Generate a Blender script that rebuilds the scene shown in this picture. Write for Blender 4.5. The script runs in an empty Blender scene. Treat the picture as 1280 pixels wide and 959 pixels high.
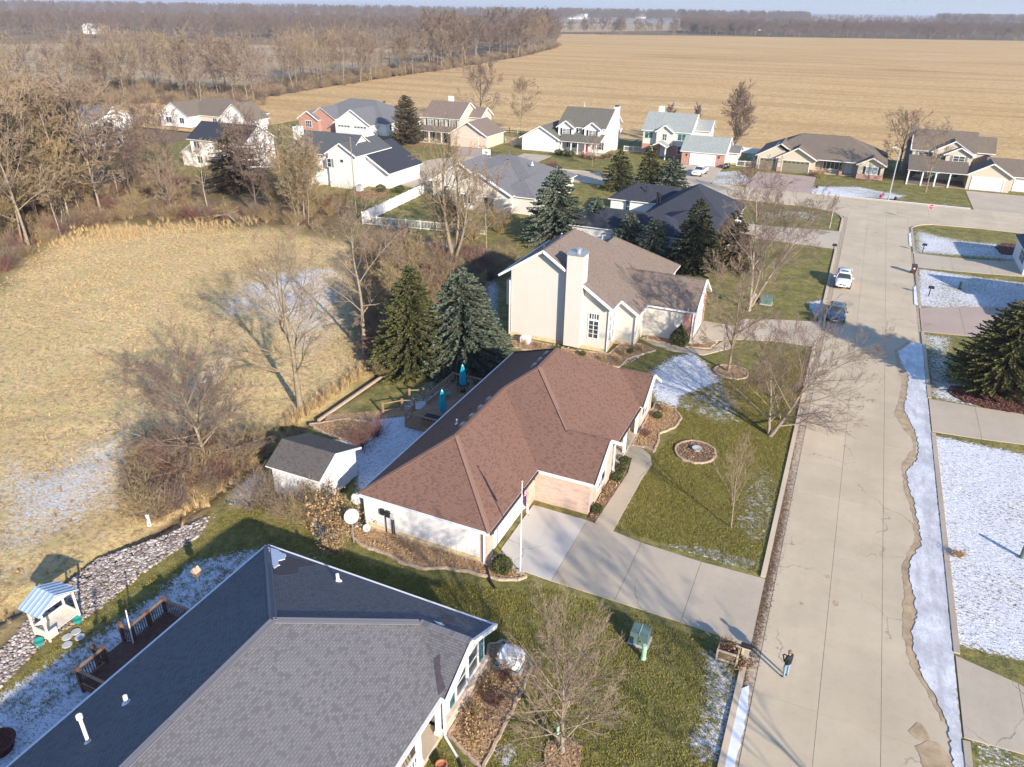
import bpy, bmesh, math, random
import numpy as np
from mathutils import Vector, Matrix

# ------------------------------------------------------------------ camera, light, exposure
SC = bpy.context.scene
R = math.radians
cam_d = bpy.data.cameras.new('camera')
cam = bpy.data.objects.new('camera', cam_d)
SC.collection.objects.link(cam)
PIT, ROL, HD = 0.46988, 0.01429, 0.42008
_f = Vector((-math.sin(HD)*math.cos(PIT), math.cos(HD)*math.cos(PIT), -math.sin(PIT)))
_r = Vector((math.cos(HD), math.sin(HD), 0)); _u = _r.cross(_f)
_R = math.cos(ROL)*_r + math.sin(ROL)*_u; _U = -math.sin(ROL)*_r + math.cos(ROL)*_u
cam.matrix_world = Matrix(((_R.x, _U.x, -_f.x, 0), (_R.y, _U.y, -_f.y, 0), (_R.z, _U.z, -_f.z, 30), (0, 0, 0, 1)))
cam_d.sensor_width = 36; cam_d.lens = 36*926/1280
cam_d.clip_start = 0.5; cam_d.clip_end = 30000
SC.camera = cam

SUN_EL, SHADOW_AZ = 21.4, 144.0          # shadows fall towards this compass angle (from +X, counter-clockwise)
W = bpy.data.worlds.new('World'); SC.world = W; W.use_nodes = True
wn = W.node_tree; bgn = wn.nodes['Background']
sky = wn.nodes.new('ShaderNodeTexSky'); sky.sky_type = 'NISHITA'; sky.sun_disc = False
saz = math.radians(SHADOW_AZ+180)
sky.sun_elevation = R(SUN_EL); sky.sun_rotation = math.pi/2 - saz
sky.air_density = 1.0; sky.dust_density = .3; sky.ozone_density = 1.6
tn = wn.nodes.new('ShaderNodeMix'); tn.data_type = 'RGBA'; tn.blend_type = 'MULTIPLY'; tn.inputs[0].default_value = 1; tn.inputs[7].default_value = (.80, .90, 1.10, 1)
wn.links.new(sky.outputs[0], tn.inputs[6])
# pale blue haze layer low over the horizon, the same all the way round
wtc = wn.nodes.new('ShaderNodeTexCoord'); wsp = wn.nodes.new('ShaderNodeSeparateXYZ'); wn.links.new(wtc.outputs['Generated'], wsp.inputs[0])
wmr = wn.nodes.new('ShaderNodeMapRange'); wmr.interpolation_type = 'SMOOTHSTEP'; wn.links.new(wsp.outputs['Z'], wmr.inputs[0]); wmr.inputs[1].default_value = .03; wmr.inputs[2].default_value = .22
wmx = wn.nodes.new('ShaderNodeMix'); wmx.data_type = 'RGBA'; wn.links.new(wmr.outputs[0], wmx.inputs[0]); wmx.inputs[6].default_value = (2.15, 2.50, 3.05, 1); wn.links.new(tn.outputs[2], wmx.inputs[7])
wn.links.new(wmx.outputs[2], bgn.inputs[0]); bgn.inputs[1].default_value = 0.15
sd = bpy.data.lights.new('sun', 'SUN'); so = bpy.data.objects.new('sun', sd); SC.collection.objects.link(so)
sd.energy = 5.0; sd.angle = R(0.8); sd.color = (1.0, 0.88, 0.73)
sv = Vector((math.cos(saz)*math.cos(R(SUN_EL)), math.sin(saz)*math.cos(R(SUN_EL)), math.sin(R(SUN_EL))))
so.rotation_euler = sv.to_track_quat('Z', 'Y').to_euler(); so.location = (30, -20, 60)
SC.view_settings.view_transform = 'Standard'; SC.view_settings.look = 'None'
SC.view_settings.exposure = 0.84; SC.view_settings.gamma = 1
SC.cycles.max_bounces = 5; SC.cycles.diffuse_bounces = 2; SC.cycles.glossy_bounces = 2
SC.cycles.transmission_bounces = 3; SC.cycles.transparent_max_bounces = 8; SC.cycles.volume_bounces = 0
SC.cycles.use_adaptive_sampling = True

rnd = random.Random(7)
COL = SC.collection

# ------------------------------------------------------------------ materials
def newmat(name):
    m = bpy.data.materials.new(name); m.use_nodes = True
    return m, m.node_tree, m.node_tree.nodes['Principled BSDF']
def N(t, kind, **kw):
    n = t.nodes.new(kind)
    for k, v in kw.items(): setattr(n, k, v)
    return n
def coords(t, kind, scale=(1, 1, 1), rot=(0, 0, 0)):
    tc = N(t, 'ShaderNodeTexCoord'); mp = N(t, 'ShaderNodeMapping')
    if kind == 'world':
        gm = N(t, 'ShaderNodeNewGeometry'); t.links.new(gm.outputs['Position'], mp.inputs[0])
    else:
        t.links.new(tc.outputs[{'uv': 'UV', 'obj': 'Object'}[kind]], mp.inputs[0])
    mp.inputs['Scale'].default_value = scale; mp.inputs['Rotation'].default_value = rot
    return mp.outputs[0]
def noise(t, co, scale, detail=4, rough=.6, dist=0):
    n = N(t, 'ShaderNodeTexNoise'); n.inputs['Scale'].default_value = scale
    n.inputs['Detail'].default_value = detail; n.inputs['Roughness'].default_value = rough
    n.inputs['Distortion'].default_value = dist
    t.links.new(co, n.inputs['Vector']); return n.outputs['Fac']
def rng(t, v, a, b, lo=0, hi=1):
    n = N(t, 'ShaderNodeMapRange'); t.links.new(v, n.inputs[0])
    for i, x in zip((1, 2, 3, 4), (a, b, lo, hi)): n.inputs[i].default_value = x
    return n.outputs[0]
def c4(c): return (*c, 1)
def mixc(t, f, a, b, mode='MIX'):
    n = N(t, 'ShaderNodeMix', data_type='RGBA', blend_type=mode)
    if isinstance(f, (int, float)): n.inputs[0].default_value = f
    else: t.links.new(f, n.inputs[0])
    for i, c in ((6, a), (7, b)):
        if isinstance(c, tuple): n.inputs[i].default_value = c4(c)
        else: t.links.new(c, n.inputs[i])
    return n.outputs[2]
def mth(t, op, a, b=0.0, c=None):
    n = N(t, 'ShaderNodeMath', operation=op)
    for i, v in enumerate((a, b) if c is None else (a, b, c)):
        if isinstance(v, (int, float)): n.inputs[i].default_value = v
        else: t.links.new(v, n.inputs[i])
    return n.outputs[0]
def bump(t, p, h, strength=.5, dist=.02):
    b = N(t, 'ShaderNodeBump'); b.inputs['Strength'].default_value = strength; b.inputs['Distance'].default_value = dist
    t.links.new(h, b.inputs['Height']); t.links.new(b.outputs[0], p.inputs['Normal'])
def plain(name, c, rough=.6, metal=0, var=.12, scale=3.0, spec=.3, bmp=0):
    m, t, p = newmat(name)
    co = coords(t, 'obj')
    f = noise(t, co, scale, 5)
    col = mixc(t, rng(t, f, .3, .7), tuple(x*(1-var) for x in c), tuple(min(1, x*(1+var)) for x in c))
    t.links.new(col, p.inputs['Base Color'])
    p.inputs['Roughness'].default_value = rough; p.inputs['Metallic'].default_value = metal
    p.inputs['Specular IOR Level'].default_value = spec
    if bmp: bump(t, p, f, .4, bmp)
    return m
def shingles(name, c, var=.35, tint=None, bw=.21, rh=.12):
    m, t, p = newmat(name)
    co = coords(t, 'uv')
    b = N(t, 'ShaderNodeTexBrick'); t.links.new(co, b.inputs['Vector'])
    b.offset = .5; b.inputs['Scale'].default_value = 1; b.inputs['Brick Width'].default_value = bw
    b.inputs['Row Height'].default_value = rh; b.inputs['Mortar Size'].default_value = .012
    b.inputs['Mortar Smooth'].default_value = .3; b.inputs['Bias'].default_value = -.1
    t2 = tint or tuple(x*(1+var) for x in c)
    b.inputs['Color1'].default_value = c4(tuple(x*(1-var*.35) for x in c)); b.inputs['Color2'].default_value = c4(tuple(x*.5+y*.5 for x, y in zip(c, t2)))
    b.inputs['Mortar'].default_value = c4(tuple(x*.45 for x in c))
    f = noise(t, coords(t, 'uv'), .35, 4)
    f2 = noise(t, coords(t, 'uv'), 22, 3)
    col = mixc(t, rng(t, f, .3, .7, .0, .18), b.outputs['Color'], tuple(x*1.25 for x in c))
    col = mixc(t, rng(t, f2, .3, .75, 0, .45), col, tuple(x*.62 for x in c))
    b2 = N(t, 'ShaderNodeTexBrick'); t.links.new(coords(t, 'uv'), b2.inputs['Vector']); b2.offset = .37; b2.offset_frequency = 3
    b2.inputs['Scale'].default_value = 1; b2.inputs['Brick Width'].default_value = bw*.93; b2.inputs['Row Height'].default_value = rh; b2.inputs['Mortar Size'].default_value = 0
    b2.inputs['Color1'].default_value = (0, 0, 0, 1); b2.inputs['Color2'].default_value = (1, 1, 1, 1)
    col = mixc(t, rng(t, b2.outputs['Color'], .74, .80, 0, .75), col, tuple(x*.62 for x in c))
    strk = noise(t, coords(t, 'uv', (1.6, .16, 1)), 1.0, 4); col = mixc(t, rng(t, strk, .5, .75, 0, .22), col, tuple(x*.55 for x in c))
    t.links.new(col, p.inputs['Base Color']); p.inputs['Roughness'].default_value = .95
    p.inputs['Specular IOR Level'].default_value = .15
    bump(t, p, b.outputs['Fac'], -.6, .02)
    return m
def siding(name, c, pitch=.18, dirt=.12):
    m, t, p = newmat(name)
    tc = N(t, 'ShaderNodeTexCoord'); sp = N(t, 'ShaderNodeSeparateXYZ'); t.links.new(tc.outputs['UV'], sp.inputs[0])
    fr = mth(t, 'FRACT', mth(t, 'DIVIDE', sp.outputs['Y'], pitch))
    lap = rng(t, fr, 0.0, .14)
    f = noise(t, coords(t, 'uv'), .8, 5); fs = noise(t, coords(t, 'uv', (5, .6, 1)), 1, 4)
    col = mixc(t, rng(t, f, .35, .75, 0, dirt*2), c, tuple(x*.78 for x in c))
    col = mixc(t, rng(t, fs, .55, .8, 0, .25), col, tuple(x*.85 for x in c))
    col = mixc(t, mth(t, 'MULTIPLY', mth(t, 'SUBTRACT', 1.0, lap), .6), col, tuple(x*.5 for x in c))  # shade under each board lap, painted into the colour as a thin line
    t.links.new(col, p.inputs['Base Color']); p.inputs['Roughness'].default_value = .65
    bump(t, p, fr, -.5, .02)
    return m
def bricks(name, c1, c2, mortar=(.5, .46, .42)):
    m, t, p = newmat(name)
    b = N(t, 'ShaderNodeTexBrick'); t.links.new(coords(t, 'uv'), b.inputs['Vector'])
    b.inputs['Scale'].default_value = 1; b.inputs['Brick Width'].default_value = .22; b.inputs['Row Height'].default_value = .075
    b.inputs['Mortar Size'].default_value = .006
    b.inputs['Color1'].default_value = c4(c1); b.inputs['Color2'].default_value = c4(c2); b.inputs['Mortar'].default_value = c4(mortar)
    f = noise(t, coords(t, 'uv', (1.0, 3.0, 1)), 1.3, 6)
    col = mixc(t, rng(t, f, .52, .70, 0, .5), b.outputs['Color'], tuple(x*.5 for x in c1))
    t.links.new(col, p.inputs['Base Color']); p.inputs['Roughness'].default_value = .9
    bump(t, p, b.outputs['Fac'], -.5, .01)
    return m
def concrete(name, c, blot=.22, stain=(.3, .2, .1), stainamt=.25):
    m, t, p = newmat(name)
    co = coords(t, 'world')
    a = noise(t, co, .25, 6, .6); b = noise(t, co, 2.2, 6, .7); d = noise(t, co, 18, 3, .7)
    col = mixc(t, rng(t, a, .32, .68), tuple(x*(1-blot*.7) for x in c), tuple(x*(1+blot*.35) for x in c))
    col = mixc(t, rng(t, b, .5, .8, 0, stainamt), col, tuple(x*y*2.2 for x, y in zip(c, stain)))
    col = mixc(t, rng(t, d, .4, .8, 0, .3), col, tuple(x*.6 for x in c))
    # tyre-polished darker lengthwise streaks
    s = noise(t, coords(t, 'world', (1.0, .04, 1)), 1.1, 4)
    col = mixc(t, rng(t, s, .5, .72, 0, .22), col, tuple(x*.72 for x in c))
    oi = N(t, 'ShaderNodeObjectInfo'); col = mixc(t, rng(t, oi.outputs['Random'], 0, 1, 0, .22), col, tuple(x*.62 for x in c)); col = mixc(t, rng(t, oi.outputs['Random'], .7, 1, 0, .12), col, tuple(min(1, x*1.35) for x in c))
    # hairline cracks
    v = N(t, 'ShaderNodeTexVoronoi', feature='DISTANCE_TO_EDGE'); v.inputs['Scale'].default_value = .16
    wv = N(t, 'ShaderNodeVectorMath', operation='ADD'); nn = N(t, 'ShaderNodeTexNoise'); nn.inputs['Scale'].default_value = .8; nn.inputs['Detail'].default_value = 5
    t.links.new(co, nn.inputs['Vector']); sc = N(t, 'ShaderNodeVectorMath', operation='SCALE'); sc.inputs['Scale'].default_value = 1.6
    t.links.new(nn.outputs['Color'], sc.inputs[0]); t.links.new(co, wv.inputs[0]); t.links.new(sc.outputs[0], wv.inputs[1])
    t.links.new(wv.outputs[0], v.inputs['Vector'])
    cr = rng(t, v.outputs['Distance'], .0015, .005, .55, 0)
    gate = rng(t, noise(t, co, .12, 2), .50, .56)
    col = mixc(t, mth(t, 'MULTIPLY', cr, gate), col, (.08, .06, .05))
    t.links.new(col, p.inputs['Base Color']); p.inputs['Roughness'].default_value = .9
    p.inputs['Specular IOR Level'].default_value = .2
    bump(t, p, d, .3, .006)
    return m
def glassmat(name, c, rough=.08):
    m, t, p = newmat(name)
    f = noise(t, coords(t, 'obj'), 1.2, 2)
    t.links.new(mixc(t, rng(t, f, .35, .65), tuple(x*.5 for x in c), c), p.inputs['Base Color'])
    p.inputs['Roughness'].default_value = rough; p.inputs['Specular IOR Level'].default_value = .8
    return m
def leafy(name, c1, c2, rough=.8, transl=0):
    m, t, p = newmat(name)
    gm = N(t, 'ShaderNodeNewGeometry')
    col = mixc(t, gm.outputs['Random Per Island'], c1, c2)
    f = noise(t, coords(t, 'obj'), .8, 3)
    col = mixc(t, rng(t, f, .4, .7, 0, .5), col, tuple(x*.6 for x in c1))
    t.links.new(col, p.inputs['Base Color']); p.inputs['Roughness'].default_value = rough
    p.inputs['Specular IOR Level'].default_value = .2
    return m

M = {}
M['roof_red'] = shingles('reddish_brown_shingles', (.205, .118, .088), .18, (.255, .150, .115))
M['roof_gray'] = shingles('gray_shingles', (.160, .157, .165), .22)
M['cap_gray'] = shingles('gray_cap_shingles', (.21, .205, .21), .12, None, .2, 9)
M['cap_red'] = shingles('red_cap_shingles', (.235, .143, .108), .12, None, .2, 9)
M['roof_tan'] = shingles('taupe_shingles', (.235, .185, .15), .3)
M['roof_navy'] = shingles('charcoal_shingles', (.052, .058, .075), .3)
M['roof_brown'] = shingles('brown_shingles', (.20, .165, .13), .25)
M['roof_slate'] = shingles('slate_gray_shingles', (.19, .19, .20), .25)
M['roof_sage'] = shingles('pale_sage_shingles', (.34, .37, .35), .15)
M['roof_dark'] = shingles('dark_gray_shingles', (.11, .115, .125), .25)
M['roof_shed'] = shingles('weathered_shed_shingles', (.125, .115, .105), .2)
M['roof_olive'] = shingles('weathered_olive_shingles', (.17, .16, .13), .25)
M['side_white'] = siding('white_siding', (.68, .675, .66))
M['side_cream'] = siding('cream_siding', (.60, .565, .50))
M['side_tan'] = siding('tan_siding', (.54, .475, .385))
M['side_sand'] = siding('sand_siding', (.50, .445, .35))
M['brick_pink'] = bricks('pink_brick', (.46, .31, .24), (.54, .39, .30), (.5, .43, .37))
M['brick_red'] = bricks('red_brick', (.33, .13, .09), (.42, .19, .13))
M['brick_tan'] = bricks('tan_brick', (.50, .37, .28), (.60, .47, .37))
M['stone'] = plain('foundation_concrete', (.55, .44, .27), .9, var=.2, scale=2)
M['trim'] = plain('white_trim', (.70, .70, .69), .5, var=.05)
M['trim_tan'] = plain('tan_trim', (.66, .59, .48), .6, var=.06)
M['trim_dark'] = plain('dark_bronze_trim', (.06, .045, .04), .5)
M['glass'] = glassmat('window_glass', (.06, .075, .085))
M['glass_light'] = glassmat('curtained_glass', (.30, .33, .35), .15)
M['glass_green'] = glassmat('green_tinted_glass', (.05, .16, .13))
M['shut_dark'] = plain('dark_green_shutter', (.02, .05, .045), .6)
M['shut_teal'] = plain('teal_shutter', (.05, .12, .14), .6)
M['shut_maroon'] = plain('maroon_shutter', (.08, .035, .035), .6)
M['shut_gray'] = plain('gray_shutter', (.20, .20, .19), .6)
M['shut_black'] = plain('black_shutter', (.02, .02, .022), .6)
M['door_white'] = plain('white_garage_panel', (.56, .57, .58), .5, var=.04)
M['door_tan'] = plain('tan_garage_panel', (.56, .45, .36), .5, var=.04)
M['door_olive'] = plain('olive_garage_panel', (.20, .18, .12), .55, var=.06)
M['door_red'] = plain('red_door_paint', (.55, .01, .06), .4)
M['door_teal'] = plain('teal_door_paint', (.02, .25, .22), .4)
M['porch_dark'] = plain('porch_floor_boards', (.25, .2, .16), .8)
M['metal'] = plain('galvanised_metal', (.45, .46, .47), .45, .6)
M['black'] = plain('black_plastic', (.02, .02, .022), .5)
M['pvc'] = plain('white_pvc', (.75, .75, .74), .4)
M['beige_plastic'] = plain('beige_plastic', (.62, .58, .5), .5)
M['dish'] = plain('gray_dish_paint', (.42, .43, .43), .5, bmp=.0)
M['conc'] = concrete('street_concrete', (.55, .46, .325))
M['conc_drive'] = concrete('driveway_concrete', (.50, .425, .325), .18)
M['conc_new'] = concrete('new_concrete', (.56, .52, .46), .07, stainamt=.05)
M['conc_walk'] = concrete('walkway_concrete', (.50, .42, .31), .15)
M['conc_pink'] = concrete('pinkish_concrete', (.44, .34, .28), .12)
M['curb'] = concrete('curb_concrete', (.52, .43, .32), .25)
M['gutter_dirt'] = plain('dirty_gutter', (.38, .305, .22), .95, var=.5, scale=4)
M['stain'] = plain('wet_brown_stain', (.40, .295, .175), .6, var=.3, scale=1.5)
M['vent_red'] = plain('pinkish_vent', (.42, .30, .25), .6)
M['mulch'] = plain('mulch', (.17, .105, .07), .95, var=.55, scale=9, bmp=.06)
M['mulch_red'] = plain('dark_red_mulch', (.085, .03, .022), .95, var=.4, scale=9, bmp=.05)
M['gravel_bed'] = plain('leafy_bed', (.34, .22, .12), .95, var=.5, scale=7, bmp=.06)
M['edging'] = plain('stone_edging', (.42, .32, .23), .9, var=.25, scale=6, bmp=.01)
M['snowmat'] = plain('snow', (.72, .74, .78), .6, var=.05, scale=2, bmp=.03)
def icemat():
    m, t, p = newmat('packed_snow_and_ice')
    co = coords(t, 'world'); f = noise(t, co, .55, 7, .65); f2 = noise(t, coords(t, 'world', (1, .25, 1)), 1.6, 5)
    col = mixc(t, rng(t, f, .35, .6), (.46, .465, .48), (.72, .725, .74))
    col = mixc(t, rng(t, f2, .45, .68, 0, .8), col, (.40, .385, .37)); col = mixc(t, rng(t, noise(t, co, 6, 4, .8), .45, .65, 0, .5), col, (.34, .32, .30))
    t.links.new(col, p.inputs['Base Color']); p.inputs['Roughness'].default_value = .35
    bump(t, p, f, .5, .05); return m
M['ice'] = icemat()
M['bark'] = plain('gray_brown_bark', (.25, .20, .15), .95, var=.35, scale=6, bmp=.02)
M['bark_tan'] = plain('sunny_tan_bark', (.24, .19, .13), .95, var=.3, scale=5, bmp=.02)
M['bark_pale'] = plain('pale_birch_bark', (.34, .275, .225), .9, var=.3, scale=5, bmp=.01)
M['bark_dark'] = plain('dark_bark', (.13, .10, .085), .95, var=.3, scale=6, bmp=.02)
M['twig'] = leafy('brown_twigs', (.27, .20, .12), (.39, .30, .185))
M['twig_purple'] = leafy('purplish_twigs', (.18, .125, .10), (.27, .20, .155))
M['twig_gold'] = leafy('golden_twigs', (.30, .225, .11), (.40, .31, .17))
M['litter'] = leafy('brown_leaf_litter', (.12, .075, .045), (.26, .165, .10))
M['lawn_leaf'] = leafy('small_lawn_leaves', (.22, .15, .075), (.38, .27, .14))
M['twig_red'] = leafy('reddish_twigs', (.26, .19, .14), (.36, .275, .20))
M['twig_pale'] = leafy('pale_twigs', (.25, .185, .13), (.36, .275, .195))
M['twig_far'] = leafy('distant_twigs', (.165, .125, .10), (.25, .19, .15))
M['needle_green'] = leafy('olive_green_needles', (.045, .055, .018), (.13, .13, .045))
M['needle_blue'] = leafy('blue_green_needles', (.055, .078, .05), (.17, .205, .145))
M['needle_dark'] = leafy('dark_green_needles', (.022, .032, .016), (.075, .085, .035))
M['needle_pine'] = leafy('pine_needles', (.055, .065, .02), (.19, .175, .06))
M['needle_brown'] = leafy('bronze_needles', (.07, .06, .03), (.16, .12, .07))
M['shrub_green'] = leafy('boxwood_leaves', (.045, .06, .018), (.11, .12, .04))
M['dry'] = leafy('dry_leaves', (.33, .20, .10), (.50, .34, .18))
M['dry_red'] = leafy('dry_red_stems', (.17, .085, .07), (.27, .15, .12))
M['grass_dry'] = leafy('dry_meadow_grass', (.50, .37, .20), (.62, .48, .29))
M['lawn_blades'] = leafy('lawn_blades', (.08, .095, .012), (.42, .34, .09))
M['grass_gold'] = leafy('golden_reeds', (.42, .29, .14), (.58, .43, .24))

# ------------------------------------------------------------------ geometry helpers
def auto_uv(me):
    n = len(me.loops)
    if not n: return
    uv = me.uv_layers.new(name='UV').data
    co = np.empty(len(me.vertices)*3, 'f'); me.vertices.foreach_get('co', co); co = co.reshape(-1, 3)
    vi = np.empty(n, 'i'); me.loops.foreach_get('vertex_index', vi)
    pn = np.empty(len(me.polygons)*3, 'f'); me.polygons.foreach_get('normal', pn); pn = pn.reshape(-1, 3)
    tot = np.empty(len(me.polygons), 'i'); me.polygons.foreach_get('loop_total', tot)
    nn = np.repeat(pn, tot, 0)
    u = np.stack([-nn[:, 1], nn[:, 0], np.zeros(n)], 1); l = np.linalg.norm(u, axis=1)
    flat = l < .05; u[flat] = (1, 0, 0); l[flat] = 1; u /= l[:, None]
    v = np.cross(nn, u); P = co[vi]
    out = np.stack([(P*u).sum(1), (P*v).sum(1)], 1).astype('f').ravel()
    uv.foreach_set('uv', out)
class MB:
    def __init__(s): s.v = []; s.f = []; s.m = []
    def poly(s, pts, mi=0):
        i = len(s.v); s.v += [tuple(p) for p in pts]; s.f.append(tuple(range(i, i+len(pts)))); s.m.append(mi); return s
    def solid(s, vs, fs, mi=0):
        i = len(s.v); s.v += [tuple(p) for p in vs]
        for f in fs: s.f.append(tuple(i+k for k in f)); s.m.append(mi)
        return s
    def box(s, x0, x1, y0, y1, z0, z1, mi=0):
        return s.solid([(x0, y0, z0), (x1, y0, z0), (x1, y1, z0), (x0, y1, z0), (x0, y0, z1), (x1, y0, z1), (x1, y1, z1), (x0, y1, z1)],
                       [(3, 2, 1, 0), (4, 5, 6, 7), (0, 1, 5, 4), (1, 2, 6, 5), (2, 3, 7, 6), (3, 0, 4, 7)], mi)
    def prism(s, pts, z0, z1, mi=0):
        a = sum(pts[i][0]*pts[(i+1) % len(pts)][1]-pts[(i+1) % len(pts)][0]*pts[i][1] for i in range(len(pts)))
        if a < 0: pts = pts[::-1]
        n = len(pts)
        vs = [(p[0], p[1], z0) for p in pts]+[(p[0], p[1], z1) for p in pts]
        fs = [tuple(range(n-1, -1, -1)), tuple(range(n, 2*n))]+[(i, (i+1) % n, n+(i+1) % n, n+i) for i in range(n)]
        return s.solid(vs, fs, mi)
    def extr(s, pts, d, mi=0):                       # planar 3D polygon pushed along vector d
        n = len(pts); q = [(p[0]+d[0], p[1]+d[1], p[2]+d[2]) for p in pts]
        return s.solid(list(pts)+q, [tuple(range(n)), tuple(range(2*n-1, n-1, -1))]+[(i, n+i, n+(i+1) % n, (i+1) % n) for i in range(n)], mi)
    def beam(s, p0, p1, w, h, mi=0, up=(0, 0, 1)):
        a, b = Vector(p0), Vector(p1); d = (b-a).normalized(); U = Vector(up)
        if abs(d.dot(U)) > .99: U = Vector((0, 1, 0))
        sd_ = d.cross(U).normalized(); U = sd_.cross(d)
        vs = []
        for q in (a, b):
            for i, j in ((-1, -1), (1, -1), (1, 1), (-1, 1)): vs.append(q+sd_*i*w/2+U*j*h/2)
        return s.solid(vs, [(3, 2, 1, 0), (4, 5, 6, 7), (0, 1, 5, 4), (1, 2, 6, 5), (2, 3, 7, 6), (3, 0, 4, 7)], mi)
    def tube(s, p0, p1, r0, r1=None, n=8, mi=0):
        r1 = r0 if r1 is None else r1
        a, b = Vector(p0), Vector(p1); d = (b-a).normalized(); U = Vector((0, 0, 1)) if abs(d.z) < .95 else Vector((1, 0, 0))
        e = d.cross(U).normalized(); g = e.cross(d); vs = []
        for q, r in ((a, r0), (b, r1)):
            for k in range(n):
                t = 2*math.pi*k/n; vs.append(q+e*r*math.cos(t)+g*r*math.sin(t))
        return s.solid(vs, [tuple(range(n)), tuple(range(2*n-1, n-1, -1))]+[(i, n+i, n+(i+1) % n, (i+1) % n) for i in range(n)], mi)
    def lathe(s, c, prof, n=12, mi=0):
        vs = []; fs = []
        for (r, z) in prof:
            for k in range(n):
                t = 2*math.pi*k/n; vs.append((c[0]+r*math.cos(t), c[1]+r*math.sin(t), c[2]+z))
        m = len(prof)
        for j in range(m-1):
            for k in range(n): fs.append((j*n+k, j*n+(k+1) % n, (j+1)*n+(k+1) % n, (j+1)*n+k))
        fs.append(tuple(range(n-1, -1, -1))); fs.append(tuple((m-1)*n+k for k in range(n)))
        return s.solid(vs, fs, mi)
    def build(s, name, mats, parent=None, smooth=False, bev=0):
        me = bpy.data.meshes.new(name)
        off = Vector((0, 0, 0))
        p = parent
        while p is not None: off += p.location; p = p.parent
        me.from_pydata([(v[0]-off.x, v[1]-off.y, v[2]-off.z) for v in s.v], [], s.f)
        if not isinstance(mats, (list, tuple)): mats = [mats]
        for m in mats: me.materials.append(M[m] if isinstance(m, str) else m)
        if len(mats) > 1: me.polygons.foreach_set('material_index', s.m)
        me.update(); auto_uv(me)
        if smooth: me.polygons.foreach_set('use_smooth', [True]*len(me.polygons))
        o = bpy.data.objects.new(name, me); COL.objects.link(o)
        if parent is not None: o.parent = parent
        if bev:
            b = o.modifiers.new('bevel', 'BEVEL'); b.width = bev; b.segments = 2; b.limit_method = 'ANGLE'
        return o
def thing(name, label, cat, loc=(0, 0, 0), group=None, rz=0):
    o = bpy.data.objects.new(name, None); COL.objects.link(o)
    o.location = (loc[0], loc[1], loc[2] if len(loc) > 2 else 0); o.rotation_euler.z = rz
    o.empty_display_size = .3
    tag(o, label, cat, group); return o
def tag(o, label, cat=None, group=None, kind=None):
    if label: o['label'] = label
    if cat: o['category'] = cat
    if group: o['group'] = group
    if kind: o['kind'] = kind
    return o
def struct(o): o['kind'] = 'structure'; return o
KIDS = {}
def kids(o):
    return [c for c in bpy.data.objects if c.parent is o]
def dup(root, loc, rz=0, scale=1, label=None, group=None, tree=None):
    """copy of a thing with copies of its parts and sub-parts; tree = cached [(child, [grandchildren])]"""
    tree = tree if tree is not None else [(c, kids(c)) for c in kids(root)]
    r = root.copy(); COL.objects.link(r); r.location = loc; r.rotation_euler = (0, 0, rz)
    r.scale = (scale,)*3 if isinstance(scale, (int, float)) else scale
    if label: r['label'] = label
    if group: r['group'] = group
    for c, gs in tree:
        k = c.copy(); COL.objects.link(k); k.parent = r
        for q in gs:
            w = q.copy(); COL.objects.link(w); w.parent = k
    return r
# windows, doors and walls --------------------------------------------------
DIRS = {'S': ((0, -1), (1, 0)), 'N': ((0, 1), (-1, 0)), 'E': ((1, 0), (0, 1)), 'W': ((-1, 0), (0, -1))}
def fbox(mb, c, face, u0, u1, z0, z1, d0, d1, mi=0):
    (nx, ny), (ux, uy) = DIRS[face]
    xs = [c[0]+ux*u+nx*d for u in (u0, u1) for d in (d0, d1)]; ys = [c[1]+uy*u+ny*d for u in (u0, u1) for d in (d0, d1)]
    mb.box(min(xs), max(xs), min(ys), max(ys), z0, z1, mi)
def window(parent, c, face, w, h, nx=2, ny=2, shut=None, glass='glass', trim='trim', sw=.42):
    """c = (x, y, z of sill) on the wall face"""
    mb = MB(); t = .09
    fbox(mb, c, face, -w/2-t, w/2+t, c[2]+h, c[2]+h+t*1.3, 0, .07); fbox(mb, c, face, -w/2-t, w/2+t, c[2]-t, c[2], 0, .09)
    fbox(mb, c, face, -w/2-t, -w/2, c[2], c[2]+h, 0, .06); fbox(mb, c, face, w/2, w/2+t, c[2], c[2]+h, 0, .06)
    for i in range(1, nx):
        u = -w/2+w*i/nx; fbox(mb, c, face, u-.035, u+.035, c[2], c[2]+h, 0.012, .05)
    for j in range(1, ny):
        z = c[2]+h*j/ny; fbox(mb, c, face, -w/2, w/2, z-.022, z+.022, 0.012, .044)
    o = mb.build('window', trim, parent)
    g_ = MB(); fbox(g_, c, face, -w/2, w/2, c[2], c[2]+h, .002, .02); g_.build('glass', glass, o)
    if shut:
        for sgn in (-1, 1):
            m_ = MB(); a = sgn*(w/2+t+.02); b = a+sgn*sw
            fbox(m_, c, face, min(a, b), max(a, b), c[2]-.05, c[2]+h+.05, 0.002, .05)
            for k in range(5):
                zz = c[2]+h*(k+.5)/5; fbox(m_, c, face, min(a, b)+.05, max(a, b)-.05, zz-.06, zz+.06, .05, .065)
            m_.build('shutter', shut, parent)
    return o
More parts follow.
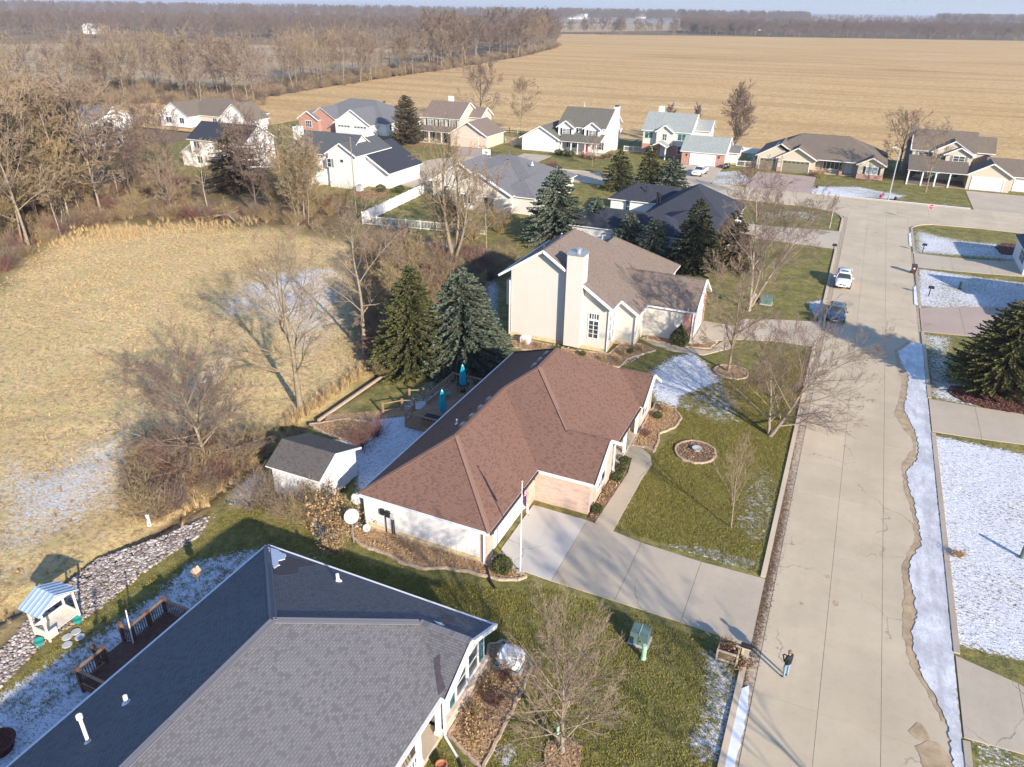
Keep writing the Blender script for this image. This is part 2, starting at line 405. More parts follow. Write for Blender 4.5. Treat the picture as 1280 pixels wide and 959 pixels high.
def garage_door(parent, c, face, w, h, mat='door_white', trim='trim', lights=0):
    mb = MB()
    for k in range(4):
        z0 = c[2]+h*k/4; fbox(mb, c, face, -w/2, w/2, z0+.012, z0+h/4-.012, .004, .04)
        n = max(2, int(w/1.2))
        for i in range(n):
            u = -w/2+w*i/n; fbox(mb, c, face, u+.1, u+w/n-.1, z0+.1, z0+h/4-.1, .04, .055)
    o = mb.build('garage_door', mat, parent)
    f = MB(); fbox(f, c, face, -w/2-.15, -w/2, c[2], c[2]+h+.15, 0.002, .1); fbox(f, c, face, w/2, w/2+.15, c[2], c[2]+h+.15, 0.002, .1)
    fbox(f, c, face, -w/2, w/2, c[2]+h, c[2]+h+.15, 0.002, .1); f.build('door_frame', trim, o)
    if lights:
        g_ = MB()
        for i in range(lights):
            u = -w/2+w*(i+.5)/lights; fbox(g_, c, face, u-w/lights*.36, u+w/lights*.36, c[2]+h*.80, c[2]+h*.93, .056, .062)
        g_.build('glass', 'glass', o)
    return o
def door(parent, c, face, mat='door_white', w=.95, h=2.1, glass=True):
    mb = MB(); fbox(mb, c, face, -w/2, w/2, c[2], c[2]+h, .004, .05)
    for (a, b) in ((.1, .9), (1.1, 1.95)):
        for s_ in (-1, 1): fbox(mb, c, face, s_*.2-.13, s_*.2+.13, c[2]+a, c[2]+b, .05, .065)
    o = mb.build('front_door', mat, parent)
    f = MB(); fbox(f, c, face, -w/2-.12, -w/2, c[2], c[2]+h+.12, 0.002, .08); fbox(f, c, face, w/2, w/2+.12, c[2], c[2]+h+.12, 0.002, .08)
    fbox(f, c, face, -w/2, w/2, c[2]+h, c[2]+h+.12, 0.002, .08); f.build('door_frame', 'trim', o)
    return o
def roof(parent, polys, mat, th=.14, name='roof', fascia='trim'):
    """polys: planar roof faces, counter-clockwise from above; edges used once get a fascia"""
    mb = MB(); key = lambda p: tuple(round(x, 2) for x in p)
    cnt = {}
    for P in polys:
        for i in range(len(P)):
            a, b = key(P[i]), key(P[(i+1) % len(P)]); cnt[(min(a, b), max(a, b))] = cnt.get((min(a, b), max(a, b)), 0)+1
    for P in polys:
        mb.poly(P, 0); mb.poly([(p[0], p[1], p[2]-th) for p in P[::-1]], 1)
        for i in range(len(P)):
            a, b = P[i], P[(i+1) % len(P)]; ka, kb = key(a), key(b)
            if cnt[(min(ka, kb), max(ka, kb))] == 1:
                mb.poly([a, (a[0], a[1], a[2]-th), (b[0], b[1], b[2]-th), b][::-1], 1)
    return mb.build(name, [mat, fascia], parent)
def hip_polys(x0, x1, y0, y1, z, s):
    w, d = x1-x0, y1-y0
    if w <= d:
        h = w/2; a = ((x0+x1)/2, y0+h, z+s*h); b = ((x0+x1)/2, y1-h, z+s*h)
        A, B, C_, D = (x0, y0, z), (x1, y0, z), (x1, y1, z), (x0, y1, z)
        if abs(w-d) < .02: return [[A, B, a], [B, C_, a], [C_, D, a], [D, A, a]]
        return [[A, B, a], [B, C_, b, a], [C_, D, b], [D, A, a, b]]
    h = d/2; a = (x0+h, (y0+y1)/2, z+s*h); b = (x1-h, (y0+y1)/2, z+s*h)
    A, B, C_, D = (x0, y0, z), (x1, y0, z), (x1, y1, z), (x0, y1, z)
    return [[A, B, b, a], [B, C_, b], [C_, D, a, b], [D, A, a]]
def gable_polys(x0, x1, y0, y1, z, s, axis='x'):
    if axis == 'x':
        m = (y0+y1)/2; h = z+s*(y1-y0)/2
        return [[(x0, y0, z), (x1, y0, z), (x1, m, h), (x0, m, h)], [(x1, y1, z), (x0, y1, z), (x0, m, h), (x1, m, h)]]
    m = (x0+x1)/2; h = z+s*(x1-x0)/2
    return [[(x1, y0, z), (x1, y1, z), (m, y1, h), (m, y0, h)], [(x0, y1, z), (x0, y0, z), (m, y0, h), (m, y1, h)]]
def pent(mb, x0, x1, y0, y1, zt, s, axis='x', mi=0, z0=0):
    """solid walls with gable ends; zt = wall top at the eave side"""
    if axis == 'x':
        m = (y0+y1)/2; pr = [(y0, z0), (y1, z0), (y1, zt), (m, zt+s*(y1-y0)/2), (y0, zt)]
        mb.extr([(x0, p[0], p[1]) for p in pr][::-1], (x1-x0, 0, 0), mi)
    else:
        m = (x0+x1)/2; pr = [(x0, z0), (x1, z0), (x1, zt), (m, zt+s*(x1-x0)/2), (x0, zt)]
        mb.extr([(p[0], y0, p[1]) for p in pr], (0, y1-y0, 0), mi)
def rakes(parent, lines, mat='trim', w=.16, h=.22, name='rake_board'):
    for a, b in lines:
        mb = MB(); mb.beam(a, b, w, h); mb.build(name, mat, parent)
def caps(parent, lines, mat, w=.34, h=.03):
    for k, (a, b) in enumerate(lines):
        mb = MB(); mb.beam((a[0], a[1], a[2]+.012+.002*k), (b[0], b[1], b[2]+.012+.002*k), w, h); mb.build('ridge_cap', mat, parent)
def gutter(parent, a, b, mat='trim', r=.07):
    mb = MB(); mb.beam((a[0], a[1], a[2]-.06), (b[0], b[1], b[2]-.06), .12, .12)
    return mb.build('gutter', mat, parent)
def downspout(parent, x, y, z, mat='trim'):
    mb = MB(); mb.box(x-.05, x+.05, y-.05, y+.05, .15, z)
    return mb.build('downspout', mat, parent)

# point-instancing of meshes for things nobody could count
LIB = bpy.data.collections.new('instance_sources')
def scatter(name, pts, sources, smin, smax, seed=1, tilt=.0, label=None, rots=None):
    c = bpy.data.collections.new(name+'_sources')
    for o in sources:
        for cc in list(o.users_collection): cc.objects.unlink(o)
        c.objects.link(o)
    me = bpy.data.meshes.new(name); me.from_pydata([tuple(p) for p in pts], [], [])
    o = bpy.data.objects.new(name, me); COL.objects.link(o)
    ng = bpy.data.node_groups.new(name, 'GeometryNodeTree')
    ng.interface.new_socket(name='Geometry', in_out='INPUT', socket_type='NodeSocketGeometry')
    ng.interface.new_socket(name='Geometry', in_out='OUTPUT', socket_type='NodeSocketGeometry')
    gi = ng.nodes.new('NodeGroupInput'); go = ng.nodes.new('NodeGroupOutput')
    ip = ng.nodes.new('GeometryNodeInstanceOnPoints'); ci = ng.nodes.new('GeometryNodeCollectionInfo')
    ci.inputs['Collection'].default_value = c; ci.inputs['Separate Children'].default_value = True; ci.inputs['Reset Children'].default_value = True
    rr = ng.nodes.new('FunctionNodeRandomValue'); rr.data_type = 'FLOAT_VECTOR'
    rr.inputs[0].default_value = (-tilt, -tilt, 0); rr.inputs[1].default_value = (tilt, tilt, 6.283); rr.inputs['Seed'].default_value = seed
    rs = ng.nodes.new('FunctionNodeRandomValue'); rs.data_type = 'FLOAT'
    rs.inputs[2].default_value = smin; rs.inputs[3].default_value = smax; rs.inputs['Seed'].default_value = seed+1
    L = ng.links.new
    L(gi.outputs[0], ip.inputs['Points']); L(ci.outputs[0], ip.inputs['Instance']); ip.inputs['Pick Instance'].default_value = True
    L(rr.outputs[0], ip.inputs['Rotation']); L(rs.outputs[1], ip.inputs['Scale']); L(ip.outputs[0], go.inputs[0])
    md = o.modifiers.new('scatter', 'NODES'); md.node_group = ng
    o['kind'] = 'stuff'
    if label: o['label'] = label
    return o
def in_poly(x, y, poly):
    r = np.zeros(np.shape(x), bool); n = len(poly)
    for i in range(n):
        x1, y1 = poly[i]; x2, y2 = poly[(i+1) % n]
        if y1 == y2: continue
        c = ((y1 > y) != (y2 > y)) & (x < (x2-x1)*(y-y1)/(y2-y1)+x1); r ^= c
    return r
def soft(x, y, poly, w):
    d = np.full(np.shape(x), 1e9); n = len(poly)
    for i in range(n):
        x1, y1 = poly[i]; x2, y2 = poly[(i+1) % n]; L2 = (x2-x1)**2+(y2-y1)**2+1e-9
        t = np.clip(((x-x1)*(x2-x1)+(y-y1)*(y2-y1))/L2, 0, 1)
        d = np.minimum(d, np.hypot(x-x1-t*(x2-x1), y-y1-t*(y2-y1)))
    d = np.where(in_poly(x, y, poly), d, -d)
    t = np.clip(d/w*.5+.5, 0, 1); return t*t*(3-2*t)
def rand_in(poly, n, seed=0, avoid=()):
    r = np.random.RandomState(seed); xs = [p[0] for p in poly]; ys = [p[1] for p in poly]; out = []
    while len(out) < n:
        x = r.uniform(min(xs), max(xs), n*2); y = r.uniform(min(ys), max(ys), n*2); k = in_poly(x, y, poly)
        for a in avoid: k &= ~in_poly(x, y, a)
        out += list(zip(x[k], y[k]))
    return out[:n]

# ------------------------------------------------------------------ the setting: ground, fields, street
def wavy(t, co, s, amt): pass
def field_mat(name, c1, c2, c3, rows=(0, 0)):
    m, t, p = newmat(name)
    co = coords(t, 'world')
    a = noise(t, co, .012, 6, .6); b = noise(t, co, .9, 5, .75); d = noise(t, coords(t, 'world', (.02, .25, 1)), 1, 5, .6)
    col = mixc(t, rng(t, a, .35, .65), c1, c2)
    col = mixc(t, rng(t, b, .38, .68), col, tuple(x*.62 for x in c3))
    col = mixc(t, rng(t, d, .4, .75, 0, .45), col, c3)
    wv = noise(t, coords(t, 'world', (.004, .012, 1)), 1, 3, .6)
    col = mixc(t, rng(t, wv, .58, .70, 0, .5), col, tuple(x*.62 for x in c3))
    fz = noise(t, coords(t, 'world', (.45, 1.1, 1)), 1, 8, .95)
    col = mixc(t, rng(t, fz, .40, .54, .55, 0), col, tuple(x*.42 for x in c3)); col = mixc(t, rng(t, fz, .52, .62, 0, .7), col, (.74, .60, .40))
    w1 = noise(t, coords(t, 'world', (.004, .09, 1), (0, 0, .04)), 1, 4, .7); col = mixc(t, rng(t, w1, .49, .56, 0, .42), col, tuple(x*.6 for x in c3))
    w2 = noise(t, coords(t, 'world', (.0035, .02, 1), (0, 0, -.12)), 1, 5, .7, 1.5); col = mixc(t, rng(t, w2, .60, .64, 0, .45), col, tuple(x*.5 for x in c3)); col = mixc(t, rng(t, w2, .36, .30, 0, .4), col, (.78, .66, .47))
    t.links.new(col, p.inputs['Base Color']); p.inputs['Roughness'].default_value = 1
    p.inputs['Specular IOR Level'].default_value = 0
    bump(t, p, b, .7, .25)
    return m
M['stubble'] = field_mat('corn_stubble', (.70, .46, .205), (.76, .53, .26), (.58, .385, .185))
M['pale_field'] = field_mat('pale_field_soil', (.50, .38, .24), (.56, .44, .29), (.45, .35, .22))
def far_mat():
    m, t, p = newmat('distant_farmland')
    co = coords(t, 'world', (1, 1, 1), (0, 0, .35))
    v = N(t, 'ShaderNodeTexVoronoi', distance='CHEBYCHEV'); v.inputs['Scale'].default_value = .0016; t.links.new(co, v.inputs['Vector'])
    sp = N(t, 'ShaderNodeSeparateColor'); t.links.new(v.outputs['Color'], sp.inputs[0])
    col = mixc(t, sp.outputs[0], (.30, .22, .14), (.16, .13, .09)); col = mixc(t, rng(t, sp.outputs[1], .7, .75), col, (.38, .36, .33))
    a = noise(t, co, .02, 6, .7); col = mixc(t, rng(t, a, .4, .7, 0, .6), col, (.12, .10, .07))
    t.links.new(col, p.inputs['Base Color']); p.inputs['Roughness'].default_value = 1; p.inputs['Specular IOR Level'].default_value = 0
    return m
M['far_land'] = far_mat()
mb = MB(); mb.poly([(-14000, -2000, -.5), (14000, -2000, -.5), (14000, 17000, -.5), (-14000, 17000, -.5)])
struct(mb.build('ground', 'far_land'))
def flat(name, poly, z, mat, parent=None):
    mb = MB(); a = sum(poly[i][0]*poly[(i+1) % len(poly)][1]-poly[(i+1) % len(poly)][0]*poly[i][1] for i in range(len(poly)))
    mb.poly([(x, y, z) for x, y in (poly if a > 0 else poly[::-1])])
    return mb.build(name, mat, parent)
STUB = [(-330, 150), (120, 150), (420, 260), (520, 1330), (166.17, 1230.24), (-136.97, 1110.38), (-388.48, 1008.62), (-246.39, 622.72), (-224.46, 514.97), (-210.44, 380.48), (-208.46, 315.14), (-199.73, 223.45), (-225, 200)]
struct(flat('stubble_field', STUB, -.2, 'stubble'))
struct(flat('pale_field', [(-638.08, 384.38), (-552.12, 501.09), (-399.57, 542.93), (-316.73, 547.84), (-250.75, 414.23), (-235.09, 264.09), (-266.50, 170.65), (-291.13, 170.15)], -.3, 'pale_field'))
struct(flat('pale_field', [(-654.25, 1720.97), (-429.79, 1961.05), (-293.62, 1344.92), (-414.89, 1076.94)], -.3, 'pale_field'))
struct(flat('pale_field', [(-417.00, 3189.34), (-287.72, 3501.10), (-169.95, 2094.93), (-254.79, 1962.99)], -.3, 'pale_field'))

MEADOW = [(-83.09, 41.70), (-90.31, 51.73), (-101.28, 66.05), (-100.37, 77.27), (-79.56, 85.35), (-63.52, 85.29), (-51.54, 73.46), (-40.25, 57.99), (-36.19, 51.25), (-36.57, 46.09), (-36.31, 40.35), (-36.05, 34.92), (-35.81, 31.78), (-34.66, 27.99), (-35.61, 25.22), (-35.97, 19.79), (-36.01, 15.08), (-36.13, 12.70)]
def lawn_grid():
    xs = np.concatenate([np.arange(-150, -60, 1.5), np.arange(-60, 34, .5), np.arange(34, 75, 1.5)])
    ys = np.concatenate([np.arange(-12, 130, .5), np.arange(130, 196, 1.0)])
    X, Y = np.meshgrid(xs, ys); nx, ny = len(xs), len(ys)
    rs = np.random.RandomState(3)
    WX = X+1.1*np.sin(Y*.7+np.sin(X*.4))+.5*np.sin(Y*2.1+X); WY = Y+1.6*np.sin(X*.45+1)+.8*np.sin(X*1.3+Y*.6)
    md = soft(WX, WY, MEADOW, 2.5)
    brush = soft(X, Y, [(-80.23, 38.38), (-90.87, 52.11), (-101.28, 66.05), (-100.37, 77.27), (-79.56, 85.35), (-63.52, 85.29), (-70.40, 98.28), (-87.08, 104.23), (-107.44, 117.40), (-120.64, 101.67), (-155.50, 106.12), (-195.38, 107.42)], 4)
    brush = np.maximum(brush, soft(X, Y, [(-66.54, 92.03), (-51.90, 92.61), (-40.30, 84.53), (-43.07, 95.70), (-45.14, 94.65), (-35.78, 79.65), (-39.31, 77.88), (-38.23, 67.78), (-39.58, 63.15), (-38.09, 54.68), (-36.10, 49.81), (-40.86, 53.33), (-56.09, 76.58)], 2))
    def q(poly, w, a): return soft(X, Y, poly, w)*a
    sn = np.zeros_like(X)
    def S(poly, w, a):
        nonlocal sn
        sn = np.maximum(sn, q(poly, w, a))
    # east side lawns
    S([(9.3, 36), (40, 38), (40, 60.6), (9.3, 60.6)], .8, .90); S([(9.3, 67), (9.3, 84), (13.2, 84), (12, 67)], 1.5, .72)
    S([(9.9, 67), (9.9, 72), (40, 72), (40, 67)], 1, .85); S([(9.3, 91.8), (60, 99), (60, 104), (20, 108), (9.9, 108)], 1, .84)
    S([(9.3, 115.3), (45, 119), (45, 128), (16, 127), (9.9, 130)], 2.5, .84); S([(9.9, 115.5), (12.5, 115.5), (12.5, 131), (9.9, 131)], 1, .55)
    S([(9.9, 12), (18, 12), (18, 29.5), (9.9, 31)], .8, .7)
    S([(10.2, 43), (15, 41.5), (15, 37), (10.2, 37.5)], 1, .7)
    # west of the brown-roofed house
    S([(-33.32, 38.51), (-31.95, 39.69), (-31.70, 43.73), (-29.85, 48.03), (-28.99, 53.26), (-27.35, 54.06), (-26.39, 46.29), (-26.02, 36.23), (-26.41, 33.40), (-28.96, 36.53)], .8, 1.05)
    S([(-31.11, 44.02), (-31.75, 50.14), (-30.19, 55.51), (-27.35, 54.06), (-29.22, 47.22)], 1, .72)
    # side strip between the brown and the tan house
    S([(-14.16, 60.47), (-12.90, 65.95), (-10.72, 68.48), (-7.37, 63.77), (-5.71, 60.70), (-3.97, 55.63), (-5.52, 54.60), (-9.37, 55.71), (-11.95, 56.37)], 1.2, .98)
    # shaded yard west of the gray house
    S([(-33.5, -6), (-33, 12), (-31.6, 21), (-32, 24), (-29.5, 26.6), (-25, 27.6), (-25, -6)], 1.3, 1.12)
    S([(-35.67, 31.63), (-35.04, 34.20), (-31.29, 31.07), (-32.53, 29.00), (-34.28, 28.66)], 1.2, .9); S([(-28.97, 30.69), (-26.58, 31.83), (-24.85, 29.88), (-25.48, 27.87), (-27.16, 29.23)], 1, .85)
    S([(-37, 27), (-33.5, 29.5), (-31, 28.5), (-33, 26.5), (-36, 24.5)], 1, .62)
    # lawn corner by the mailbox and along the kerb and drive
    S([(-2.66, 30.73), (-1.25, 30.66), (0.20, 29.16), (0.22, 26.58), (0.31, 23.87), (-1.15, 23.20), (-2.07, 24.09), (-1.94, 26.57)], 1.2, .95)
    S([(-8.63, 37.04), (-6.18, 37.51), (-0.35, 37.50), (-0.45, 38.88), (-3.96, 38.90)], .5, .92); S([(-2.95, 50.15), (-1.32, 50.94), (0.07, 48.68), (-0.06, 40.75), (-1.55, 39.19), (-2.78, 42.17)], 1.2, .74)
    S([(-10.04, 20.38), (-9.31, 21.41), (-8.23, 20.33), (-8.95, 18.94)], .6, .95); S([(-2.27, 87.58), (0.15, 90.55), (1.09, 81.93), (-1.07, 83.45)], .5, .85)
    # around the far houses
    S([(-7.27, 156.07), (1.63, 159.97), (9.94, 155.10), (7.89, 150.46), (-6.60, 147.89)], 1, .86); S([(-13.83, 131.21), (-7.07, 134.72), (-1.10, 130.04), (-6.33, 126.78), (-13.03, 125.60)], 1.2, .62)
    S([(-12.23, 119.91), (-2.48, 123.34), (-2.57, 121.23), (-11.95, 117.96)], .6, .6)
    S([(-26.86, 160.60), (-22.04, 166.09), (-17.41, 156.57), (-18.03, 150.38), (-24.96, 146.71)], 1, .78); S([(-61.12, 152.08), (-45.43, 153.52), (-45.37, 147.89), (-57.94, 148.74)], 1, .4)
    S([(-0.26, 153.48), (10.13, 165.28), (11.73, 149.04), (7.89, 150.46)], 2, .5)
    S([(-95.59, 85.25), (-86.60, 93.44), (-73.14, 94.58), (-79.87, 85.71)], 3, .62)
    S([(-56.41, 88.91), (-49.89, 91.32), (-41.23, 84.06), (-37.43, 68.18), (-41.26, 67.68), (-47.76, 80.77)], 3, .9); S([(-61.21, 82.03), (-49.62, 79.84), (-38.07, 59.07), (-40.92, 55.43)], 4, .86)
    S([(-39.48, 77.80), (-37.75, 80.37), (-28.84, 63.60), (-31.49, 62.30)], 2, .85); S([(-33.25, 102.59), (-23.70, 107.47), (-13.75, 97.89), (-14.66, 91.93), (-23.31, 93.08), (-30.88, 97.41)], 2, .70)
    # snow caught in the meadow
    S([(-68.92, 70.12), (-57.01, 76.11), (-44.55, 60.70), (-41.68, 47.10), (-56.30, 54.91), (-56.14, 50.20), (-65.12, 58.72)], 6, .84)
    S([(-44.65, 32.04), (-45.14, 37.26), (-51.11, 52.67), (-56.30, 54.91), (-49.64, 38.15), (-44.23, 27.54), (-43.55, 25.74)], 4, .76); S([(-50.32, 22.52), (-52.62, 40.02), (-41.42, 33.59), (-38.68, 26.08), (-39.52, 20.41), (-38.64, 15.09)], 6, .78)
    S([(-40.61, 50.43), (-37.42, 52.97), (-36.36, 49.68), (-37.65, 46.41)], 1.5, .6)
    S([(-36.01, 15.08), (-36.67, 17.34), (-37.45, 22.04), (-35.67, 25.28), (-34.60, 28.99), (-33.15, 26.12), (-33.53, 23.01), (-33.33, 18.71), (-33.85, 16.22), (-33.03, 13.07)], 1, .62); S([(-56.42, 26.40), (-51.09, 28.96), (-42.58, 26.21), (-39.52, 20.41), (-42.42, 17.49)], 4, .76)
    gr = np.zeros_like(X)
    for P_, w, a in (([(-43.86, 23.62), (-40.74, 26.58), (-36.56, 27.09), (-37.37, 21.43), (-39.52, 20.41)], 3, .75), ([(-36.17, 31.38), (-31.11, 29.68), (-31.34, 27.70), (-34.67, 24.36)], 2, .6),
                     ([(-16, 20), (-16, 31), (-2, 30), (-2, 14), (-11, 14)], 4, .8), ([(-24, 25), (-24, 31), (-10, 31), (-10, 25)], 2, 1), ([(-16, 56), (-16, 70), (-6, 70), (-8, 56)], 3, 1)):
        gr = np.maximum(gr, soft(X, Y, P_, w)*a)
    rough = rs.normal(0, 1, X.shape)
    Z = -.02+.10*md*(rough*.35+np.sin(X*.9+np.sin(Y*.5)*2)*np.cos(Y*.8)*.8)+.05*brush*rough*.5
    # the drainage swale along the edge of the meadow
    sw = [(-39.5, 8), (-37.6, 17), (-36.0, 25.5), (-35.7, 31.6), (-36.1, 40), (-35.9, 50), (-37, 56)]
    dmin = np.full(X.shape, 1e9)
    for (x1, y1), (x2, y2) in zip(sw, sw[1:]):
        L2 = (x2-x1)**2+(y2-y1)**2; tt = np.clip(((X-x1)*(x2-x1)+(Y-y1)*(y2-y1))/L2, 0, 1)
        dmin = np.minimum(dmin, np.hypot(X-x1-tt*(x2-x1), Y-y1-tt*(y2-y1)))
    dirt = np.clip(1.2-dmin/.5, 0, 1)
    Z -= .45*np.exp(-(dmin/.7)**2)
    dirt = np.maximum(dirt, brush*.8); dirt = np.maximum(dirt, .8*soft(X, Y, [(-35.69, 14.87), (-36.38, 17.14), (-37.13, 21.79), (-35.42, 25.05), (-34.44, 28.68), (-33.15, 26.12), (-33.53, 23.01), (-33.33, 18.71), (-33.85, 16.22), (-33.12, 13.13)], .5))
    me = bpy.data.meshes.new('lawn')
    V = np.stack([X, Y, Z], -1).reshape(-1, 3)
    i = np.arange(ny-1)[:, None]*nx+np.arange(nx-1)[None, :]; F = np.stack([i, i+1, i+nx+1, i+nx], -1).reshape(-1, 4)
    me.vertices.add(len(V)); me.vertices.foreach_set('co', V.ravel().astype('f'))
    me.loops.add(F.size); me.loops.foreach_set('vertex_index', F.ravel().astype('i'))
    me.polygons.add(len(F)); me.polygons.foreach_set('loop_start', np.arange(0, F.size, 4, dtype='i')); me.polygons.foreach_set('loop_total', np.full(len(F), 4, 'i'))
    me.polygons.foreach_set('use_smooth', [True]*len(F)); me.update()
    for nm, A in (('snow', sn), ('meadow', md), ('green', gr), ('dirt', dirt)):
        me.attributes.new(nm, 'FLOAT', 'POINT').data.foreach_set('value', A.ravel().astype('f'))
    m, t, p = newmat('lawn_and_meadow')
    def at(n):
        a = N(t, 'ShaderNodeAttribute'); a.attribute_name = n; return a.outputs['Fac']
    co = coords(t, 'world')
    big = noise(t, co, .13, 5, .6); mid = noise(t, co, .9, 6, .7); fin = noise(t, co, 7, 4, .75)
    stripe = noise(t, coords(t, 'world', (.5, 2.2, 1), (0, 0, .7)), 1.2, 5, .65)
    lawn = mixc(t, rng(t, big, .32, .66), (.10, .10, .015), (.27, .21, .045))
    patch = noise(t, co, .55, 9, .78); lawn = mixc(t, rng(t, patch, .42, .58), mixc(t, big, (.065, .08, .02), (.11, .115, .03)), mixc(t, big, (.26, .22, .045), (.42, .34, .11)))
    lawn = mixc(t, mth(t, 'MULTIPLY', at('green'), .8), lawn, mixc(t, rng(t, mid, .35, .65), (.06, .085, .012), (.17, .165, .035)))
    lawn = mixc(t, rng(t, mid, .40, .72, 0, .55), lawn, (.06, .065, .018))
    lawn = mixc(t, rng(t, fin, .30, .70, 0, .5), lawn, (.27, .23, .09))
    mead = mixc(t, rng(t, big, .35, .65), (.66, .47, .20), (.76, .57, .28))
    mead = mixc(t, rng(t, noise(t, co, 2.2, 5, .8), .45, .62, 0, .85), mead, (.22, .15, .075)); mead = mixc(t, rng(t, noise(t, co, .35, 6, .7), .52, .62, 0, .5), mead, (.50, .46, .17)); mead = mixc(t, rng(t, noise(t, co, .5, 6, .75), .54, .64, 0, .4), mead, (.50, .36, .27)); mead = mixc(t, rng(t, noise(t, co, 4.5, 5, .85), .54, .62, 0, .6), mead, (.80, .68, .46)); mead = mixc(t, rng(t, fin, .5, .7, 0, .5), mead, (.62, .50, .32))
    mead = mixc(t, rng(t, stripe, .58, .75, 0, .4), mead, (.30, .25, .09))
    lawn = mixc(t, rng(t, noise(t, co, 2.0, 6, .85), .46, .60, 0, .7), lawn, (.045, .055, .016)); lawn = mixc(t, rng(t, noise(t, co, 8, 4, .8), .50, .64, 0, .6), lawn, (.34, .29, .13))
    col = mixc(t, at('meadow'), lawn, mead)
    col = mixc(t, at('dirt'), col, mixc(t, rng(t, mid, .35, .65), (.10, .065, .04), (.24, .17, .10)))
    sf = noise(t, coords(t, 'world', (1.0, 1.6, 1), (0, 0, .5)), 3.6, 6, .80)
    thr = mth(t, 'SUBTRACT', .84, mth(t, 'MULTIPLY', at('snow'), .475))
    fl = noise(t, coords(t, 'world', (1.0, 2.2, 1), (0, 0, -.5)), 3.4, 7, .9)
    thr = mth(t, 'ADD', thr, mth(t, 'MULTIPLY', mth(t, 'SUBTRACT', big, .5), .30))
    sm = rng(t, mth(t, 'SUBTRACT', sf, thr), 0, .045)
    sm = mth(t, 'MULTIPLY', sm, rng(t, fl, .53, .575, 1, .10))
    col = mixc(t, sm, col, (.66, .68, .73))
    t.links.new(col, p.inputs['Base Color']); p.inputs['Roughness'].default_value = .95; p.inputs['Specular IOR Level'].default_value = .1
    hh = mth(t, 'ADD', mth(t, 'ADD', mid, mth(t, 'MULTIPLY', fin, .35)), mth(t, 'MULTIPLY', sm, .12))
    hh = mth(t, 'ADD', hh, mth(t, 'MULTIPLY', mth(t, 'MULTIPLY', at('meadow'), noise(t, co, 3.2, 6, .85)), 2.2)); bump(t, p, hh, .8, .14)
    me.materials.append(m)
    o = bpy.data.objects.new('lawn', me); COL.objects.link(o); struct(o)
lawn_grid()

# street: concrete slabs in three lanes, kerbs, gutters
def setting(name):
    o = bpy.data.objects.new(name, None); COL.objects.link(o); o['kind'] = 'structure'; o.empty_display_size = .3; return o
street = setting('street')
base = MB(); base.box(.0, 9.7, -14, 138, -.06, -.015)
base.box(-64, 60, 137.9, 148.9, -.06, -.015)
base.build('joint_filler', 'gutter_dirt', street)
def slab(parent, pts, z1, mat, name='slab', g=.011):
    cx = sum(p[0] for p in pts)/len(pts); cy = sum(p[1] for p in pts)/len(pts)
    q = []
    for x, y in pts:
        dx, dy = cx-x, cy-y; l = max(abs(dx), abs(dy), 1e-6)
        q.append((x+g*(1 if dx > 0 else -1)*(abs(dx) > .01), y+g*(1 if dy > 0 else -1)*(abs(dy) > .01)))
    mb = MB(); mb.prism(q, -.12, z1); return mb.build(name, mat, parent)
rs_ = random.Random(4)
ys_ = [-14]
while ys_[-1] < 136: ys_.append(ys_[-1]+rs_.choice((4.6, 4.6, 4.6, 5.2)))
ys_[-1] = 138
for j in range(len(ys_)-1):
    for a, b in ((.55, 3.55), (3.55, 6.33), (6.33, 9.55)):
        slab(street, [(a, ys_[j]), (b, ys_[j]), (b, ys_[j+1]), (a, ys_[j+1])], rs_.uniform(0, .006), 'conc')
xx = -64
while xx < 58:
    w_ = 4.8
    for a, b in ((138, 143.2), (143.2, 148.5)):
        slab(street, [(xx, a), (xx+w_, a), (xx+w_, b), (xx, b)], rs_.uniform(0, .006), 'conc')
    xx += w_
# corner fillets
slab(street, [(0, 133), (.55, 133), (.55, 138), (-6.5, 138), (-4.2, 136.9), (-1.6, 135.6)], .004, 'conc')
slab(street, [(9.55, 130.5), (10.0, 131.5), (11.2, 133.2), (13, 134.4), (19, 135.2), (28, 135.0), (40, 134.6), (40, 138), (9.55, 138)], .002, 'conc')
cul = [(-72+13.5*math.cos(2*math.pi*k/28), 141+13.5*math.sin(2*math.pi*k/28)) for k in range(28)]
slab(street, cul, .009, 'conc')
# gutter pans
mb = MB(); mb.box(0, .52, -14, 133, -.1, -.004); mb.box(9.58, 9.78, -14, 130.5, -.1, -.006); mb.build('gutter_pan', 'gutter_dirt', street)
def kerb(name, line, w=.3, h=.10, mat='curb', parent=None):
    """strip along a polyline, its left side is the road edge"""
    mb = MB(); n = len(line); L_, R_ = [], []
    for i, (x, y) in enumerate(line):
        a = line[max(i-1, 0)]; b = line[min(i+1, n-1)]; dx, dy = b[0]-a[0], b[1]-a[1]; l = math.hypot(dx, dy) or 1
        nx_, ny_ = dy/l, -dx/l; L_.append((x, y)); R_.append((x+nx_*w, y+ny_*w))
    for i in range(n-1):
        mb.solid([(*L_[i], -.1), (*R_[i], -.1), (*R_[i+1], -.1), (*L_[i+1], -.1), (*L_[i], h-.03), (*R_[i], h), (*R_[i+1], h), (*L_[i+1], h-.03)],
                 [(3, 2, 1, 0), (4, 5, 6, 7), (0, 1, 5, 4), (1, 2, 6, 5), (2, 3, 7, 6), (3, 0, 4, 7)])
    return struct(mb.build(name, mat, parent))
def rev(l): return l[::-1]
kerb('kerb', rev([(0, -14), (0, 31.3)])); kerb('kerb', rev([(0, 37.3), (0, 74.5)])); kerb('kerb', rev([(0, 82), (0, 112.2)]))
kerb('kerb', rev([(0, 122.8), (0, 131.5), (-.5, 133.4), (-1.8, 135.2), (-4.2, 136.8), (-7, 137.8), (-14, 138), (-57, 138)]), .3, .1)
